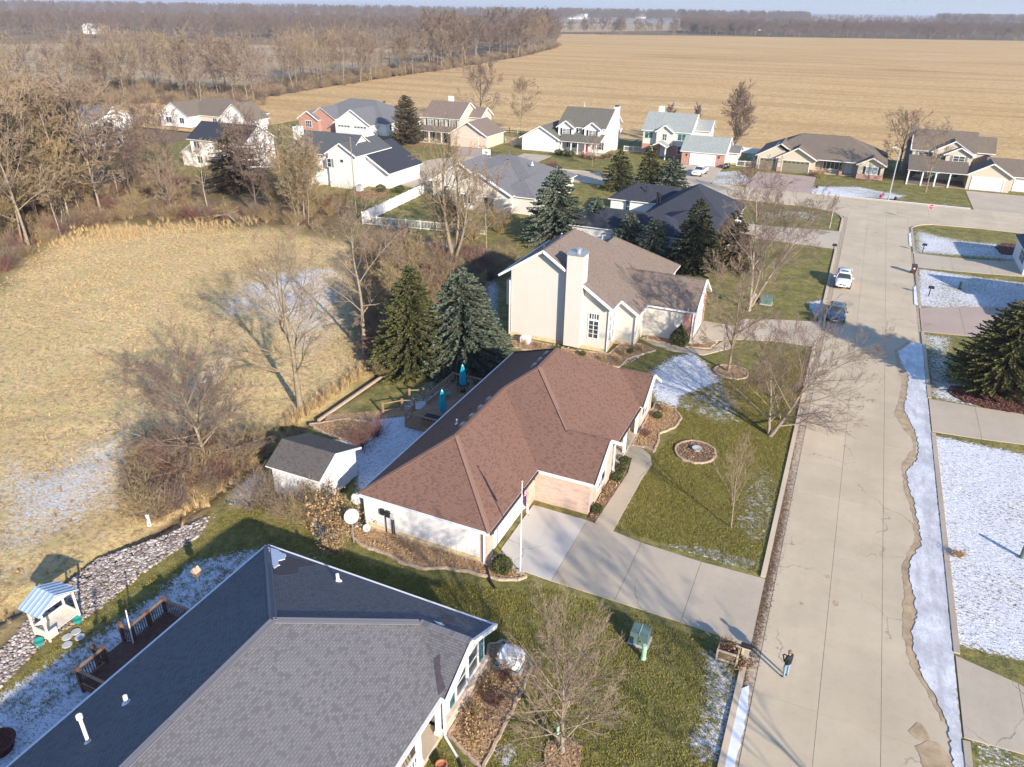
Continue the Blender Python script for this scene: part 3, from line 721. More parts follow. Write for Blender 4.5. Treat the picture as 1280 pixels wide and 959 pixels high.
kerb('kerb', [(9.78, -14), (9.78, 29.8)]); kerb('kerb', [(9.78, 35.6), (9.78, 60.6)]); kerb('kerb', [(9.78, 67.3), (9.78, 83.6)])
kerb('kerb', [(9.78, 91.8), (9.78, 108.2)]); kerb('kerb', [(9.78, 115.5), (9.78, 130.2), (10.2, 131.6), (11.3, 133.1), (13, 134.2), (19, 135), (28, 134.8), (40, 134.4)])
for a, b in ((-61, -35), (-24.5, -18.5), (-6.3, 19.5), (31, 58)):
    kerb('kerb', rev([(a, 148.55), (b, 148.55)]), -.3, .12)
mb = MB(); mb.box(-6.3, 19.5, 148.56, 148.95, .12, .16); mb.box(-6.0, 8, 148.3, 148.55, .012, .05); tag(struct(mb.build('kerb_snow', 'snowmat')), None)

def drive(name, slabs, mat, z=.03):
    o = setting(name)
    for s_ in slabs:
        m_ = mat
        if isinstance(s_, tuple) and isinstance(s_[0], str): m_, s_ = s_
        slab(o, s_, z, m_)
    return o
drive('driveway', [('conc_new', [(-15.3, 32.9), (-14.2, 31.75), (-11.43, 31.62), (-11.43, 38.0), (-15.3, 38.05)]),
    [(-11.43, 31.62), (-7.57, 31.62), (-7.57, 37.3), (-11.43, 38.0)], [(-7.57, 31.62), (-3.78, 31.6), (-3.78, 37.1), (-7.57, 37.3)],
    [(-3.78, 31.6), (.0, 31.4), (.0, 37.2), (-3.78, 37.1)]], 'conc_drive')
drive('driveway', [[(-11.6, 70), (-8, 72.8), (-8, 76.6), (-11.6, 76.6)], [(-8, 72.8), (-4.2, 74.3), (-4.2, 80.6), (-8, 79), (-8, 76.6)], [(-4.2, 74.3), (0, 74.6), (0, 82), (-4.2, 80.6)]], 'conc_drive')
drive('driveway', [[(-14, 113), (-9.5, 112.8), (-9.5, 121), (-14, 121)], [(-9.5, 112.8), (-4.8, 112.6), (-4.8, 122), (-9.5, 121)], [(-4.8, 112.6), (0, 112.4), (0, 122.7), (-4.8, 122)]], 'conc_drive')
drive('driveway', [[(9.85, 60.9), (13.4, 61.3), (13.4, 67.2), (9.85, 67.1)], [(13.4, 61.3), (17, 61.9), (17, 67.5), (13.4, 67.2)], [(17, 61.9), (22, 62.4), (22, 68), (17, 67.5)]], 'conc_drive')
drive('driveway', [[(9.85, 83.9), (14, 84.6), (14, 94), (9.85, 91.5)], [(14, 84.6), (21.5, 86), (21.5, 97.5), (14, 94)]], 'conc_pink')
drive('driveway', [[(9.85, 108.4), (14.4, 108.7), (14.4, 115.3), (9.85, 115.3)], [(14.4, 108.7), (19, 109.5), (19, 116), (14.4, 115.3)], [(19, 109.5), (24, 110.5), (24, 118.3), (19, 116)]], 'conc_drive')
drive('driveway', [[(9.85, 30), (12.6, 30.2), (12.6, 34.7), (9.85, 35.4)], [(12.6, 30.2), (16, 29.5), (16, 33), (12.6, 34.7)], [(16, 29.5), (21, 28), (21, 32.6), (16, 33)]], 'conc_drive')
drive('driveway', [[(-34.2, 148.6), (-25, 148.6), (-25.2, 157), (-34.2, 157)], [(-34.2, 157), (-25.2, 157), (-25.6, 166), (-34, 166)]], 'conc_drive')
drive('driveway', [[(-18.4, 148.6), (-6.4, 148.6), (-6.6, 156.5), (-18.4, 156.5)], [(-18.4, 156.5), (-6.6, 156.5), (-6.8, 165.4), (-18.4, 165.4)]], 'conc_pink')
drive('driveway', [[(20, 148.6), (30, 148.6), (30, 156), (20, 156)], [(20, 156), (30, 156), (30.2, 165.2), (20, 165.2)]], 'conc_drive')
drive('driveway', [[(-70, 154.4), (-63.2, 152), (-63.2, 161.9), (-70, 161.9)]], 'conc_drive')
drive('driveway', [[(-82.5, 150), (-77, 152.5), (-80, 162.3), (-87.5, 162.3)]], 'conc_pink')
drive('driveway', [[(-80.5, 121), (-74, 119), (-73, 128.4), (-79, 131)]], 'conc_drive')
# walks
drive('walkway', [[(-10.9, 37.95), (-9.55, 37.55), (-9.5, 41.2), (-10.75, 41.2)], [(-10.75, 41.2), (-9.5, 41.2), (-9.45, 44.5), (-10.6, 44.5)],
    [(-10.6, 44.5), (-9.45, 44.5), (-9.3, 46.4), (-9.75, 47.6), (-10.9, 46.6)], [(-10.9, 46.6), (-9.75, 47.6), (-10.5, 48.2), (-11.5, 48.3), (-11.9, 46.9)]], 'conc_walk', .05)
drive('walkway', [[(-16.6, 68.7), (-13.2, 67.2), (-12.6, 68.4), (-16, 69.8)], [(-13.2, 67.2), (-9.8, 67.6), (-9.6, 68.9), (-12.6, 68.4)], [(-9.8, 67.6), (-7.6, 70.6), (-8.4, 73), (-9.6, 68.9)]], 'conc_walk', .05)
drive('walkway', [[(-11.9, 12), (-10.1, 12), (-10.1, 14.4), (-11.9, 14.4)], [(-11.9, 14.4), (-10.1, 14.4), (-10.1, 16.9), (-11.9, 16.9)], [(-10.1, 14.2), (-7.8, 14), (-7.8, 16.4), (-10.1, 16.7)], [(-7.8, 14), (-5.4, 13.6), (-5.4, 16.1), (-7.8, 16.4)]], 'conc_walk', .05)

# packed snow and wet streaks along the east gutter
ICE = [(7.48, 76.95), (8.85, 80.25), (9.87, 80.08), (9.76, 70), (9.76, 52), (9.76, 36), (9.76, 27), (9.4, 26.8), (9.19, 30.52), (8.72, 32.07), (8.19, 33.34), (7.87, 34.94), (7.82, 36.28), (8.10, 37.72), (8.02, 39.43), (7.76, 41.02), (7.93, 42.84), (8.57, 44.83), (8.45, 47.03), (8.24, 49.88), (7.93, 51.76), (7.85, 53.53), (8.60, 55.68), (8.77, 57.65), (8.71, 59.62), (8.30, 61.83), (7.86, 64.03), (8.17, 67.76), (8.37, 71.42), (7.80, 74.02)]
WET = [(7.19, 77.24), (9.03, 81.71), (9.51, 77.94), (8.65, 71.55), (8.52, 66.26), (8.85, 60.38), (8.20, 52.56), (8.54, 46.61), (8.52, 43.12), (8.33, 39.94), (8.59, 36.01), (9.00, 32.73), (9.40, 30.62), (8.99, 30.58), (8.44, 32.04), (7.76, 33.48), (7.41, 35.46), (7.32, 37.36), (7.51, 39.19), (7.42, 41.80), (7.81, 43.62), (8.22, 45.37), (8.10, 48.31), (7.65, 50.98), (7.60, 54.60), (8.42, 57.23), (8.35, 59.04), (7.68, 60.52), (7.11, 62.74), (7.51, 65.77), (7.81, 69.69), (7.31, 73.78)]
def rag(poly, z, mat, name, jit=.12, step=.35, th=0, seed=1):
    r_ = random.Random(seed); out = []
    n = len(poly)
    for i in range(n):
        a, b = poly[i], poly[(i+1) % n]; d = math.hypot(b[0]-a[0], b[1]-a[1]); k = max(1, int(d/step))
        for j in range(k):
            t_ = j/k; x = a[0]+(b[0]-a[0])*t_; y = a[1]+(b[1]-a[1])*t_
            out.append((min(x+r_.uniform(-jit, jit), 9.77) if x < 9.9 else x, y+r_.uniform(-jit, jit)))
    mb = MB()
    if th: mb.prism(out, z, z+th)
    else:
        a = sum(out[i][0]*out[(i+1) % len(out)][1]-out[(i+1) % len(out)][0]*out[i][1] for i in range(len(out)))
        mb.poly([(x, y, z) for x, y in (out if a > 0 else out[::-1])])
    return struct(mb.build(name, mat))
rag(WET, .0115, 'stain', 'wet_patch', .07, .22, seed=3)
rag(ICE, .006, 'ice', 'gutter_ice', .08, .2, .035, 2)
for c_, r_, sd_ in (((3.9, 36.8), .25, 1), ((3.35, 39.0), .16, 2), ((2.39, 89.31), .9, 3), ((8.00, 29.49), .55, 4), ((8.68, 28.21), 1.0, 5), ((8.28, 27.93), .7, 6), ((2.19, 35.97), .12, 7), ((8.95, 53.14), .3, 8), ((8.72, 56.11), .25, 9)):
    rag([(c_[0]+r_*math.cos(k*.7)*(.7+.3*math.sin(k*sd_)), c_[1]+r_*math.sin(k*.7)) for k in range(9)], .0125+.0005*sd_, 'stain', 'wet_patch', .04, .3, 0, sd_)
rag([(-.02, 22), (.42, 22.5), (.46, 27.4), (.3, 28.8), (-.02, 28.4)], .012, 'snowmat', 'gutter_snow', .04, .3, .05, 12)
rag([(9.4, 92.5), (9.75, 92), (9.75, 100), (9.45, 99)], .012, 'snowmat', 'gutter_snow', .05, .3, .05, 13)
rag([(9.4, 119), (9.75, 118.5), (9.75, 127), (9.45, 126)], .012, 'snowmat', 'gutter_snow', .05, .3, .05, 14)

# ------------------------------------------------------------------ houses
def house(name, label, loc, cat='house', group=None): return thing(name, label, cat, loc, group)
def vent_box(parent, x, y, z, mat='metal', r=.2):
    mb = MB(); mb.solid([(x-r, y-r, z-.15), (x+r, y-r, z-.15), (x+r, y+r, z-.15), (x-r, y+r, z-.15), (x-r*.3, y-r*.9, z+.16), (x+r*.9, y-r*.9, z+.2), (x+r*.9, y+r*.9, z+.2), (x-r*.3, y+r*.9, z+.16)],
        [(3, 2, 1, 0), (4, 5, 6, 7), (0, 1, 5, 4), (1, 2, 6, 5), (2, 3, 7, 6), (3, 0, 4, 7)])
    return mb.build('roof_vent', mat, parent)
def pipe(parent, x, y, z0, h, r=.06, mat='pvc', cap=0):
    mb = MB(); mb.tube((x, y, z0-.1), (x, y, z0+h), r, r, 10); mb.lathe((x, y, z0-.08), [(r*2.4, 0), (r*2.2, .06), (r*1.1, .16)], 10)
    if cap: mb.tube((x, y, z0+h-.02), (x, y, z0+h+.14), r*1.7, r*1.7, 10)
    return mb.build('vent_pipe', mat, parent)

# 1. gray-roofed house at the bottom of the picture
H = house('gray_roof_house', 'house with a large gray shingle roof and a brown deck on its shaded side', (-19, 12, 0))
z, s = 2.75, .5; Y0 = -6
A2 = (-19.025, 17.625, z+s*6.975); S2 = (-19.025, Y0+6.975, z+s*6.975); W1 = (-14.5, 22.15, z+s*2.45); G1 = (-11.75, 22.15, z+s*2.45)
NW, NE = (-26, 24.6, z), (-11.75, 24.6, z); SWc, SEc = (-26, Y0, z), (-12.05, Y0, z)
Vb = (-12.05, 19.7, z); Vo = (-11.75, 19.7, z)
roof(H, [[SWc, SEc, S2], [NE, NW, A2, W1, G1], [NW, SWc, S2, A2], [SEc, Vb, W1, A2, S2], [Vb, Vo, G1, W1]], 'roof_gray', .14)
caps(H, [(A2, W1), (A2, S2), (W1, G1), ((-25.95, 24.55, z), A2), (SEc, S2)], 'cap_gray', .36)
for a, b in ((NW, NE), (NW, SWc), (SEc, Vb)):
    k = .07; off = (0, k) if a[1] == b[1] else ((-k, 0) if a[0] < -20 else (k, 0))
    gutter(H, (a[0]+off[0], a[1]+off[1], z-.02), (b[0]+off[0], b[1]+off[1], z-.02))
rakes(H, [((-11.70, 24.65, z-.06), (-11.70, 22.15, z+s*2.45-.06)), ((-11.70, 22.15, z+s*2.45-.06), (-11.70, 19.65, z-.06))])
mb = MB(); mb.box(-25.6, -13.9, Y0+.4, 24.2, .45, 2.85); pent(mb, -18, -12.15, 20.05, 24.25, 2.85, .5, 'x', 0, .45); mb.build('wall', 'side_white', H)
mb = MB(); mb.box(-25.62, -13.88, Y0+.38, 24.22, 0, .45); mb.build('foundation', 'stone', H)
mb = MB(); mb.box(-12.17, -11.98, 20.03, 24.27, 0, .75); mb.box(-12.2, -11.93, 20.0, 24.3, .75, .84); mb.build('stone_wainscot', 'brick_tan', H)
window(H, (-12.15, 21.75, 1.0), 'E', .95, 1.5, 1, 2); window(H, (-12.15, 22.95, 1.0), 'E', .95, 1.5, 1, 2)
for yy in (20.85, 23.85):
    mb = MB(); mb.box(-12.148, -12.09, yy-.2, yy+.2, .95, 2.55)
    for k in range(8): mb.box(-12.09, -12.07, yy-.16, yy+.16, 1.02+k*.19, 1.16+k*.19)
    mb.build('shutter', 'shut_teal', H)
# porch along the east side
mb = MB(); mb.box(-13.9, -12.1, 8, 19.95, 0, .32); mb.build('porch_floor', 'conc_walk', H)
for yy in (16.2, 18.0, 19.7, 13.5):
    mb = MB(); mb.box(-12.33, -12.13, yy-.1, yy+.1, .32, 2.7); mb.box(-12.38, -12.08, yy-.15, yy+.15, .32, .5); mb.build('porch_post', 'trim', H)
rl = MB(); rl.box(-12.28, -12.18, 13.5, 18.0, 1.15, 1.22); rl.box(-12.26, -12.2, 13.5, 18.0, .42, .47); R1_ = rl.build('porch_railing', 'trim', H)
for k in range(22):
    mb = MB(); mb.box(-12.25, -12.21, 13.6+k*.2, 13.64+k*.2, .47, 1.15); mb.build('baluster', 'trim', R1_)
door(H, (-13.9, 18.2, .32), 'E', 'shut_maroon'); window(H, (-13.9, 16.2, 1.0), 'E', 1.2, 1.4, 2, 2)
downspout(H, -11.98, 19.85, 2.65)
mb = MB(); mb.beam((-11.95, 19.8, .12), (-10.9, 19.1, .06), .1, .08); mb.build('downspout_elbow', 'trim', H)
pipe(H, -22.6, 10.9, 2.75+.5*3.4, 1.35, .07, 'pvc', 1); pipe(H, -22.9, 12.9, 2.75+.5*3.1, .4, .09, 'pvc')
px_, py_ = (-20.15, 23.36); pipe(H, px_, py_, 2.75+.5*(24.6-py_), .45, .09, 'pvc')
# old snow and wet shingles by the hip
def roofpatch(parent, pts, zf, mat, name, th=.03, seed=1, jit=.05):
    r_ = random.Random(seed); out = []
    for i in range(len(pts)):
        a, b = pts[i], pts[(i+1) % len(pts)]
        k = max(1, int(math.hypot(b[0]-a[0], b[1]-a[1])/.18))
        for j in range(k): out.append((a[0]+(b[0]-a[0])*j/k+r_.uniform(-jit, jit), a[1]+(b[1]-a[1])*j/k+r_.uniform(-jit, jit)))
    P3 = [(x, y, zf(x, y)+.012) for x, y in out]
    a = sum(out[i][0]*out[(i+1) % len(out)][1]-out[(i+1) % len(out)][0]*out[i][1] for i in range(len(out)))
    if a < 0: P3 = P3[::-1]
    mb = MB(); mb.extr([(p[0], p[1], p[2]+th) for p in P3], (0, 0, -th-.05)); return mb.build(name, mat, parent)
nf = lambda x, y: z+s*(24.6-y)
M['wet_shingle'] = plain('wet_dark_shingles', (.07, .06, .062), .6, var=.2, scale=5)
roofpatch(H, [(-25.56, 24.33), (-25.04, 24.08), (-24.39, 24.10), (-23.94, 24.09), (-22.35, 24.32), (-22.38, 23.75), (-22.64, 23.35), (-22.10, 22.56), (-22.19, 22.07), (-22.40, 21.72), (-22.69, 21.65), (-23.59, 22.46)], nf, 'wet_shingle', 'wet_patch', .006, 3)
roofpatch(H, [(-25.65, 24.36), (-25.20, 24.43), (-24.31, 24.21), (-23.87, 23.63), (-23.88, 23.21), (-23.42, 22.74), (-23.26, 22.16), (-24.23, 23.11)], nf, 'snowmat', 'roof_snow', .05, 4)
roofpatch(H, [(-14.06, 22.60), (-14.01, 23.42), (-13.69, 23.97), (-13.39, 23.82), (-13.45, 23.22), (-13.30, 22.78), (-13.62, 22.58)], nf, 'wet_shingle', 'wet_patch', .006, 5)
roofpatch(H, [(-14.08, 22.70), (-13.68, 22.78), (-13.42, 22.62), (-13.66, 22.51)], nf, 'snowmat', 'roof_snow', .05, 6, .02)
ef = lambda x, y: z+s*(y-19.7) if y > 19.8 else z+s*(-12.05-x)
roofpatch(H, [(-12.15, 19.75), (-12.0, 20.1), (-12.5, 20.6), (-12.9, 21.2), (-13.1, 21.0), (-12.7, 20.45), (-12.5, 20.2)], lambda x, y: z+s*max(y-19.7, -12.05-x)*.98+.02, 'wet_shingle', 'wet_patch', .01, 7, .03)

# 2. house with the reddish brown roof
H = house('brown_roof_house', 'ranch house with reddish brown shingle roof, white siding and pink brick by the driveway', (-18, 43, 0))
z, s = 2.7, .655
def P3(x, y, d): return (x, y, z+s*d)
A, B, C_, D = (-24.3, 31, z), (-15.15, 31, z), (-15.15, 38.3, z), (-11.1, 38.3, z)
Dm = (-11.4, 38.3, z); Fm, F_ = (-11.4, 43.85, z), (-11.1, 43.85, z); E_ = P3(-11.1, 41.075, 2.775); Ww = P3(-14.175, 41.075, 2.775)
Gm, G_ = (-11.4, 49.8, z), (-11.1, 49.8, z); NEm, NEg = (-11.4, 54.8, z), (-11.1, 54.8, z); Hh = P3(-11.1, 52.3, 2.5); H2 = P3(-13.9, 52.3, 2.5)
NWc = (-24.3, 54.8, z); Ra = P3(-19.725, 35.575, 4.575); Rb = P3(-19.725, 42.875, 4.575); Rc = P3(-17.85, 44.75, 6.45); Rd = P3(-17.85, 48.35, 6.45)
roof(H, [[A, B, Ra], [B, C_, Rb, Ra], [C_, D, E_, Ww, Rc, Rb], [Ww, E_, F_, Fm], [Ww, Fm, Gm, H2, Rd, Rc], [H2, Gm, G_, Hh], [NEg, NWc, Rd, H2, Hh], [NWc, A, Ra, Rb, Rc, Rd]], 'roof_red', .14)
caps(H, [(B, Ra), (Ra, Rb), (Rb, Rc), (Rc, Rd), (Rc, Ww), (Ww, E_), (A, Ra), (H2, Hh), (Rd, NWc)], 'cap_red', .28, .04)
gutter(H, (-24.3, 30.93, z-.02), (-15.15, 30.93, z-.02)); gutter(H, (-15.08, 31, z-.02), (-15.08, 38.2, z-.02), 'trim_dark'); gutter(H, (-24.37, 31, z-.02), (-24.37, 54.8, z-.02))
gutter(H, (-15.1, 38.23, z-.02), (-11.2, 38.23, z-.02)); gutter(H, (-11.33, 43.9, z-.02), (-11.33, 49.7, z-.02), 'trim_dark')
rakes(H, [((-11.05, 38.25, z-.05), (-11.05, 41.07, z+s*2.775-.05)), ((-11.05, 41.07, z+s*2.775-.05), (-11.05, 43.9, z-.05)), ((-11.05, 49.75, z-.05), (-11.05, 52.3, z+s*2.5-.05)), ((-11.05, 52.3, z+s*2.5-.05), (-11.05, 54.85, z-.05))])
mb = MB(); mb.box(-24.05, -15.9, 31.3, 54.5, .4, 2.78); mb.build('wall', 'side_white', H)
mb = MB(); mb.box(-15.9, -15.45, 31.28, 32.1, 0, 2.78); mb.box(-15.9, -15.45, 37.6, 38.62, 0, 2.78); mb.box(-15.9, -15.46, 32.1, 37.6, 2.35, 2.78)
mb.box(-15.9, -13.4, 38.6, 54.45, 0, 2.78); pent(mb, -17, -11.6, 38.62, 43.55, 2.8, .655, 'x'); pent(mb, -16, -11.6, 50.05, 54.5, 2.8, .655, 'x'); mb.build('brick_wall', 'brick_pink', H)
mb = MB(); mb.box(-24.07, -15.92, 31.27, 54.52, 0, .4); mb.build('foundation', 'stone', H)
mb = MB(); mb.box(-15.95, -15.75, 32.1, 37.6, 0, 2.35); mb.build('garage_interior', 'trim', H)
garage_door(H, (-15.72, 34.85, .03), 'E', 4.9, 2.25, 'door_white')
window(H, (-11.6, 40.65, .95), 'E', .8, 1.5, 1, 2); window(H, (-11.6, 41.55, .95), 'E', .8, 1.5, 1, 2)
window(H, (-11.6, 51.8, .85), 'E', .8, 1.6, 1, 2); window(H, (-11.6, 52.7, .85), 'E', .8, 1.6, 1, 2)
mb = MB(); mb.box(-13.4, -11.5, 43.55, 50.05, 0, .28); mb.build('porch_floor', 'conc_walk', H)
mb = MB(); mb.box(-11.68, -11.48, 49.75, 49.95, .28, 2.6); mb.build('porch_post', 'trim', H); mb = MB(); mb.box(-11.68, -11.48, 46.6, 46.8, .28, 2.6); mb.build('porch_post', 'trim', H)
door(H, (-13.4, 46.2, .28), 'E', 'door_white'); window(H, (-13.4, 48.3, .9), 'E', 1.4, 1.4, 2, 2)
downspout(H, -15.6, 31.2, 2.6); downspout(H, -24.0, 31.2, 2.6); downspout(H, -11.5, 43.75, 2.6)
mb = MB(); mb.beam((-24.1, 31.1, .15), (-24.9, 30.9, .1), .1, .1); mb.build('downspout_elbow', 'trim', H)
wf = lambda x: z+s*(x+24.3)
for (x, y) in ((-20.25, 41.3), (-20.2, 39.9), (-20.2, 38.6), (-20.2, 37.3), (-18.75, 45.9), (-18.75, 47.0), (-18.75, 48.3)): vent_box(H, x, y, wf(x), 'vent_red', .22)
pipe(H, -21.2, 40.3, wf(-21.2), .35, .06, 'cap_red'); pipe(H, -21.1, 38.2, wf(-21.1), .35, .06, 'pvc')
for yy in (31.9, 38.2):
    mb = MB(); mb.box(-15.45, -15.3, yy-.07, yy+.07, 1.95, 2.2); mb.build('wall_lamp', 'black', H)

# 3. tan house with the tall chimney chase
H = house('chimney_house', 'cream two-storey house with tall sided chimney and steep taupe shingle roof', (-22, 71, 0))
s = .66; xr, zr_ = -25.3, 9.5
EP = lambda x, y: (x, y, 3.5+s*(-16.2-x))
pts = [EP(xr, 63.4), EP(-18.1, 63.4), EP(-18.1, 66.2), EP(-16.2, 66.2), EP(-16.2, 69.5), EP(-19.7, 73), EP(-16.2, 76.5), EP(-16.2, 83.85), EP(-22.55, 77.5), EP(-22.55, 75.05), EP(xr, 72.3)]
Rs, Rn = pts[0], pts[-1]; zt = Rs[2]
WP = lambda x, y: (x, y, zt+s*(x-xr))
Wl = -29.9
roof(H, [pts, [(-16.2, 69.5, 3.5), (-11.3, 69.5, 3.5), (-11.3, 73, 3.5+s*3.5), (-19.7, 73, 3.5+s*3.5)], [(-11.3, 76.5, 3.5), (-16.2, 76.5, 3.5), (-19.7, 73, 3.5+s*3.5), (-11.3, 73, 3.5+s*3.5)],
    [WP(Wl, 76.9), WP(Wl, 63.4), Rs, Rn], [Rn, EP(-22.55, 75.05), (-24.9, 77.4, WP(-24.9, 0)[2]-3.3), WP(Wl, 76.9)], [EP(-22.55, 75.05), EP(-22.55, 77.5), (-27, 79, 5.2), (-24.9, 77.4, 6.4)],
    [EP(-22.55, 77.5), EP(-16.2, 83.85), (-28.9, 83.85, 3.5), (-27, 79, 5.2)]], 'roof_tan', .14)
caps(H, [(Rs, Rn), ((-19.7, 73, 3.5+s*3.5), (-11.3, 73, 3.5+s*3.5)), (EP(-22.55, 77.5), EP(-16.2, 83.85))], 'roof_tan', .25, .04)
rakes(H, [((Wl, 63.35, WP(Wl, 0)[2]-.06), (xr, 63.35, zt-.06)), ((xr, 63.35, zt-.06), (-22.9, 63.35, EP(-22.9, 0)[2]-.06)), ((-21.1, 63.35, EP(-21.1, 0)[2]-.06), (-18.1, 63.35, EP(-18.1, 0)[2]-.06)),
    ((-18.05, 66.15, EP(-18.05, 0)[2]-.06), (-16.2, 66.15, 3.44)), ((-11.25, 69.45, 3.44), (-11.25, 73, 3.44+s*3.5)), ((-11.25, 73, 3.44+s*3.5), (-11.25, 76.55, 3.44))])
gutter(H, (-18.03, 63.4, EP(-18.1, 0)[2]), (-18.03, 66.2, EP(-18.1, 0)[2])); gutter(H, (-16.13, 66.3, 3.48), (-16.13, 69.4, 3.48)); gutter(H, (-16.1, 69.43, 3.48), (-11.4, 69.43, 3.48)); gutter(H, (Wl-.07, 63.4, WP(Wl, 0)[2]), (Wl-.07, 76.9, WP(Wl, 0)[2]))
mb = MB()
def wz(x): return (zt+s*(x-xr) if x < xr else 3.5+s*(-16.2-x))-.12
prof = [(-28.8, .4), (-18.6, .4), (-18.6, wz(-18.6)), (xr, wz(xr)), (-28.8, wz(-28.8))]
mb.extr([(x, 63.95, zz) for x, zz in prof], (0, 2.6, 0))
prof = [(-28.8, .4), (-16.6, .4), (-16.6, wz(-16.6)), (xr, wz(xr)), (-28.8, wz(-28.8))]
mb.extr([(x, 66.55, zz) for x, zz in prof], (0, 6.3, 0)); mb.box(-28.8, -16.6, 72.85, 83.4, .4, 3.4)
pent(mb, -18, -11.7, 69.85, 76.15, 3.55, .66, 'x', 0, .0); mb.build('wall', 'side_cream', H)
mb = MB(); mb.box(-28.82, -18.58, 63.93, 67, 0, .4); mb.box(-28.82, -16.58, 66.53, 83.42, 0, .4); mb.build('foundation', 'stone', H)
mb = MB(); mb.box(-29.6, -28.8, 64.6, 67.4, 3.0, 5.6); mb.build('bay', 'side_cream', H)
mb = MB(); mb.box(-22.75, -21.15, 63.15, 64.6, .35, 9.55); mb.build('chimney', 'side_cream', H)
mb = MB(); mb.box(-22.83, -21.07, 63.07, 64.68, 9.55, 9.68); mb.lathe((-21.9, 63.85, 9.68), [(.22, 0), (.22, .3), (.34, .32), (.34, .4), (.05, .5)], 12); mb.build('chimney_cap', 'metal', H)
window(H, (-20.0, 63.95, 1.35), 'S', .95, 1.75, 2, 4); window(H, (-20.0, 63.95, 3.3), 'S', .95, .55, 4, 1)
for yy in (64.75, 65.75):
    window(H, (-18.6, yy, 1.0), 'E', .8, 1.9, 1, 2, glass='glass_light'); window(H, (-18.6, yy, 3.1), 'E', .8, .55, 1, 1, glass='glass_light')
mb = MB(); mb.box(-12.55, -11.66, 69.8, 70.0, 0, 3.4); mb.box(-11.72, -11.6, 69.8, 70.9, 0, 3.4); mb.build('brick_corner', 'brick_red', H); mb = MB(); mb.box(-11.72, -11.6, 75.2, 76.2, 0, 3.4); mb.build('brick_corner', 'brick_red', H)
garage_door(H, (-11.7, 73.05, .03), 'E', 4.6, 2.3)
downspout(H, -18.5, 63.85, 4.5); downspout(H, -16.5, 66.4, 3.3); downspout(H, -28.9, 63.85, 5.9); downspout(H, -11.62, 69.75, 3.3)
pipe(H, -23.3, 75.4, 7.5, .8, .12, 'metal'); pipe(H, -26.3, 71, 8.8, .4, .08, 'pvc'); pipe(H, -27, 68, 8.2, .4, .08, 'pvc')

# 4. house with the dark navy roof
H = house('dark_roof_house', 'house with charcoal blue roof hidden behind spruces and a pale birch', (-24, 110, 0))
s = .55
roof(H, hip_polys(-37, -19, 97.6, 104.6, 2.8, .6), 'roof_navy'); roof(H, hip_polys(-27.3, -14.3, 106.4, 121.4, 2.8, .6), 'roof_navy'); roof(H, hip_polys(-35.2, -22, 115.6, 122.8, 2.8, .6), 'roof_navy')
roof(H, hip_polys(-25.5, -13.6, 99.2, 110, 2.72, .42), 'roof_navy')
mb = MB(); mb.box(-34.8, -22, 116, 122.4, 0, 2.85); mb.box(-36.5, -19.5, 98, 104.2, 0, 2.85); mb.box(-26.9, -14.7, 104, 121, 0, 2.85); mb.box(-25, -14, 99.6, 108, 0, 2.75); mb.build('wall', 'side_white', H)
window(H, (-31.9, 116, 1), 'S', .6, 1.6, 1, 2, glass='shut_dark'); window(H, (-25, 116, 1), 'S', 1.2, 1.4, 2, 2)
garage_door(H, (-14.7, 116.8, .03), 'E', 5, 2.3)
pipe(H, -29.5, 117.5, 4.0, .9, .08, 'black', 1); pipe(H, -26.2, 111.5, 3.6, 1.8, .16, 'black', 1); pipe(H, -25.7, 111.2, 3.7, 1.6, .1, 'black', 1)

# 5. cream house with a gray roof and the white fence behind it
H = house('fenced_yard_house', 'cream single-storey house with gray roof beside the white fenced back yard', (-57, 118, 0))
roof(H, hip_polys(-66, -45.8, 113.5, 130.5, 2.9, .47), 'roof_slate'); roof(H, gable_polys(-61.0, -49.0, 108.6, 121, 3.0, .52, 'y'), 'roof_slate'); roof(H, gable_polys(-66.6, -54.8, 112.8, 122.5, 3.05, .60, 'y'), 'roof_slate'); roof(H, hip_polys(-53, -45.2, 109.6, 125, 2.85, .5), 'roof_slate')
rakes(H, [((-61, 108.55, 2.95), (-55, 108.55, 6.07)), ((-55, 108.55, 6.07), (-49, 108.55, 2.95)), ((-66.6, 112.75, 3.0), (-60.7, 112.75, 6.54)), ((-60.7, 112.75, 6.54), (-58.2, 112.75, 5.0))], 'trim', .2, .26)
mb = MB(); mb.box(-65.5, -46.3, 114, 130, 0, 3.0); pent(mb, -60.6, -49.4, 109, 116, 3.1, .5, 'y'); pent(mb, -66.2, -55.2, 113.2, 117, 3.15, .58, 'y'); mb.box(-52.5, -45.6, 110, 124, 0, 2.95); mb.build('wall', 'side_cream', H)
window(H, (-57.6, 109, 1), 'S', 1.9, 1.4, 3, 1, 'shut_gray'); window(H, (-53.3, 109, .2), 'S', 1.8, 2.1, 2, 1); window(H, (-63.5, 113.2, 1), 'S', 1.2, 1.4, 2, 2)
vent_box(H, -55.5, 121, 6.2, 'black', .35); pipe(H, -50.6, 120.5, 5.9, .5, .12, 'pvc')

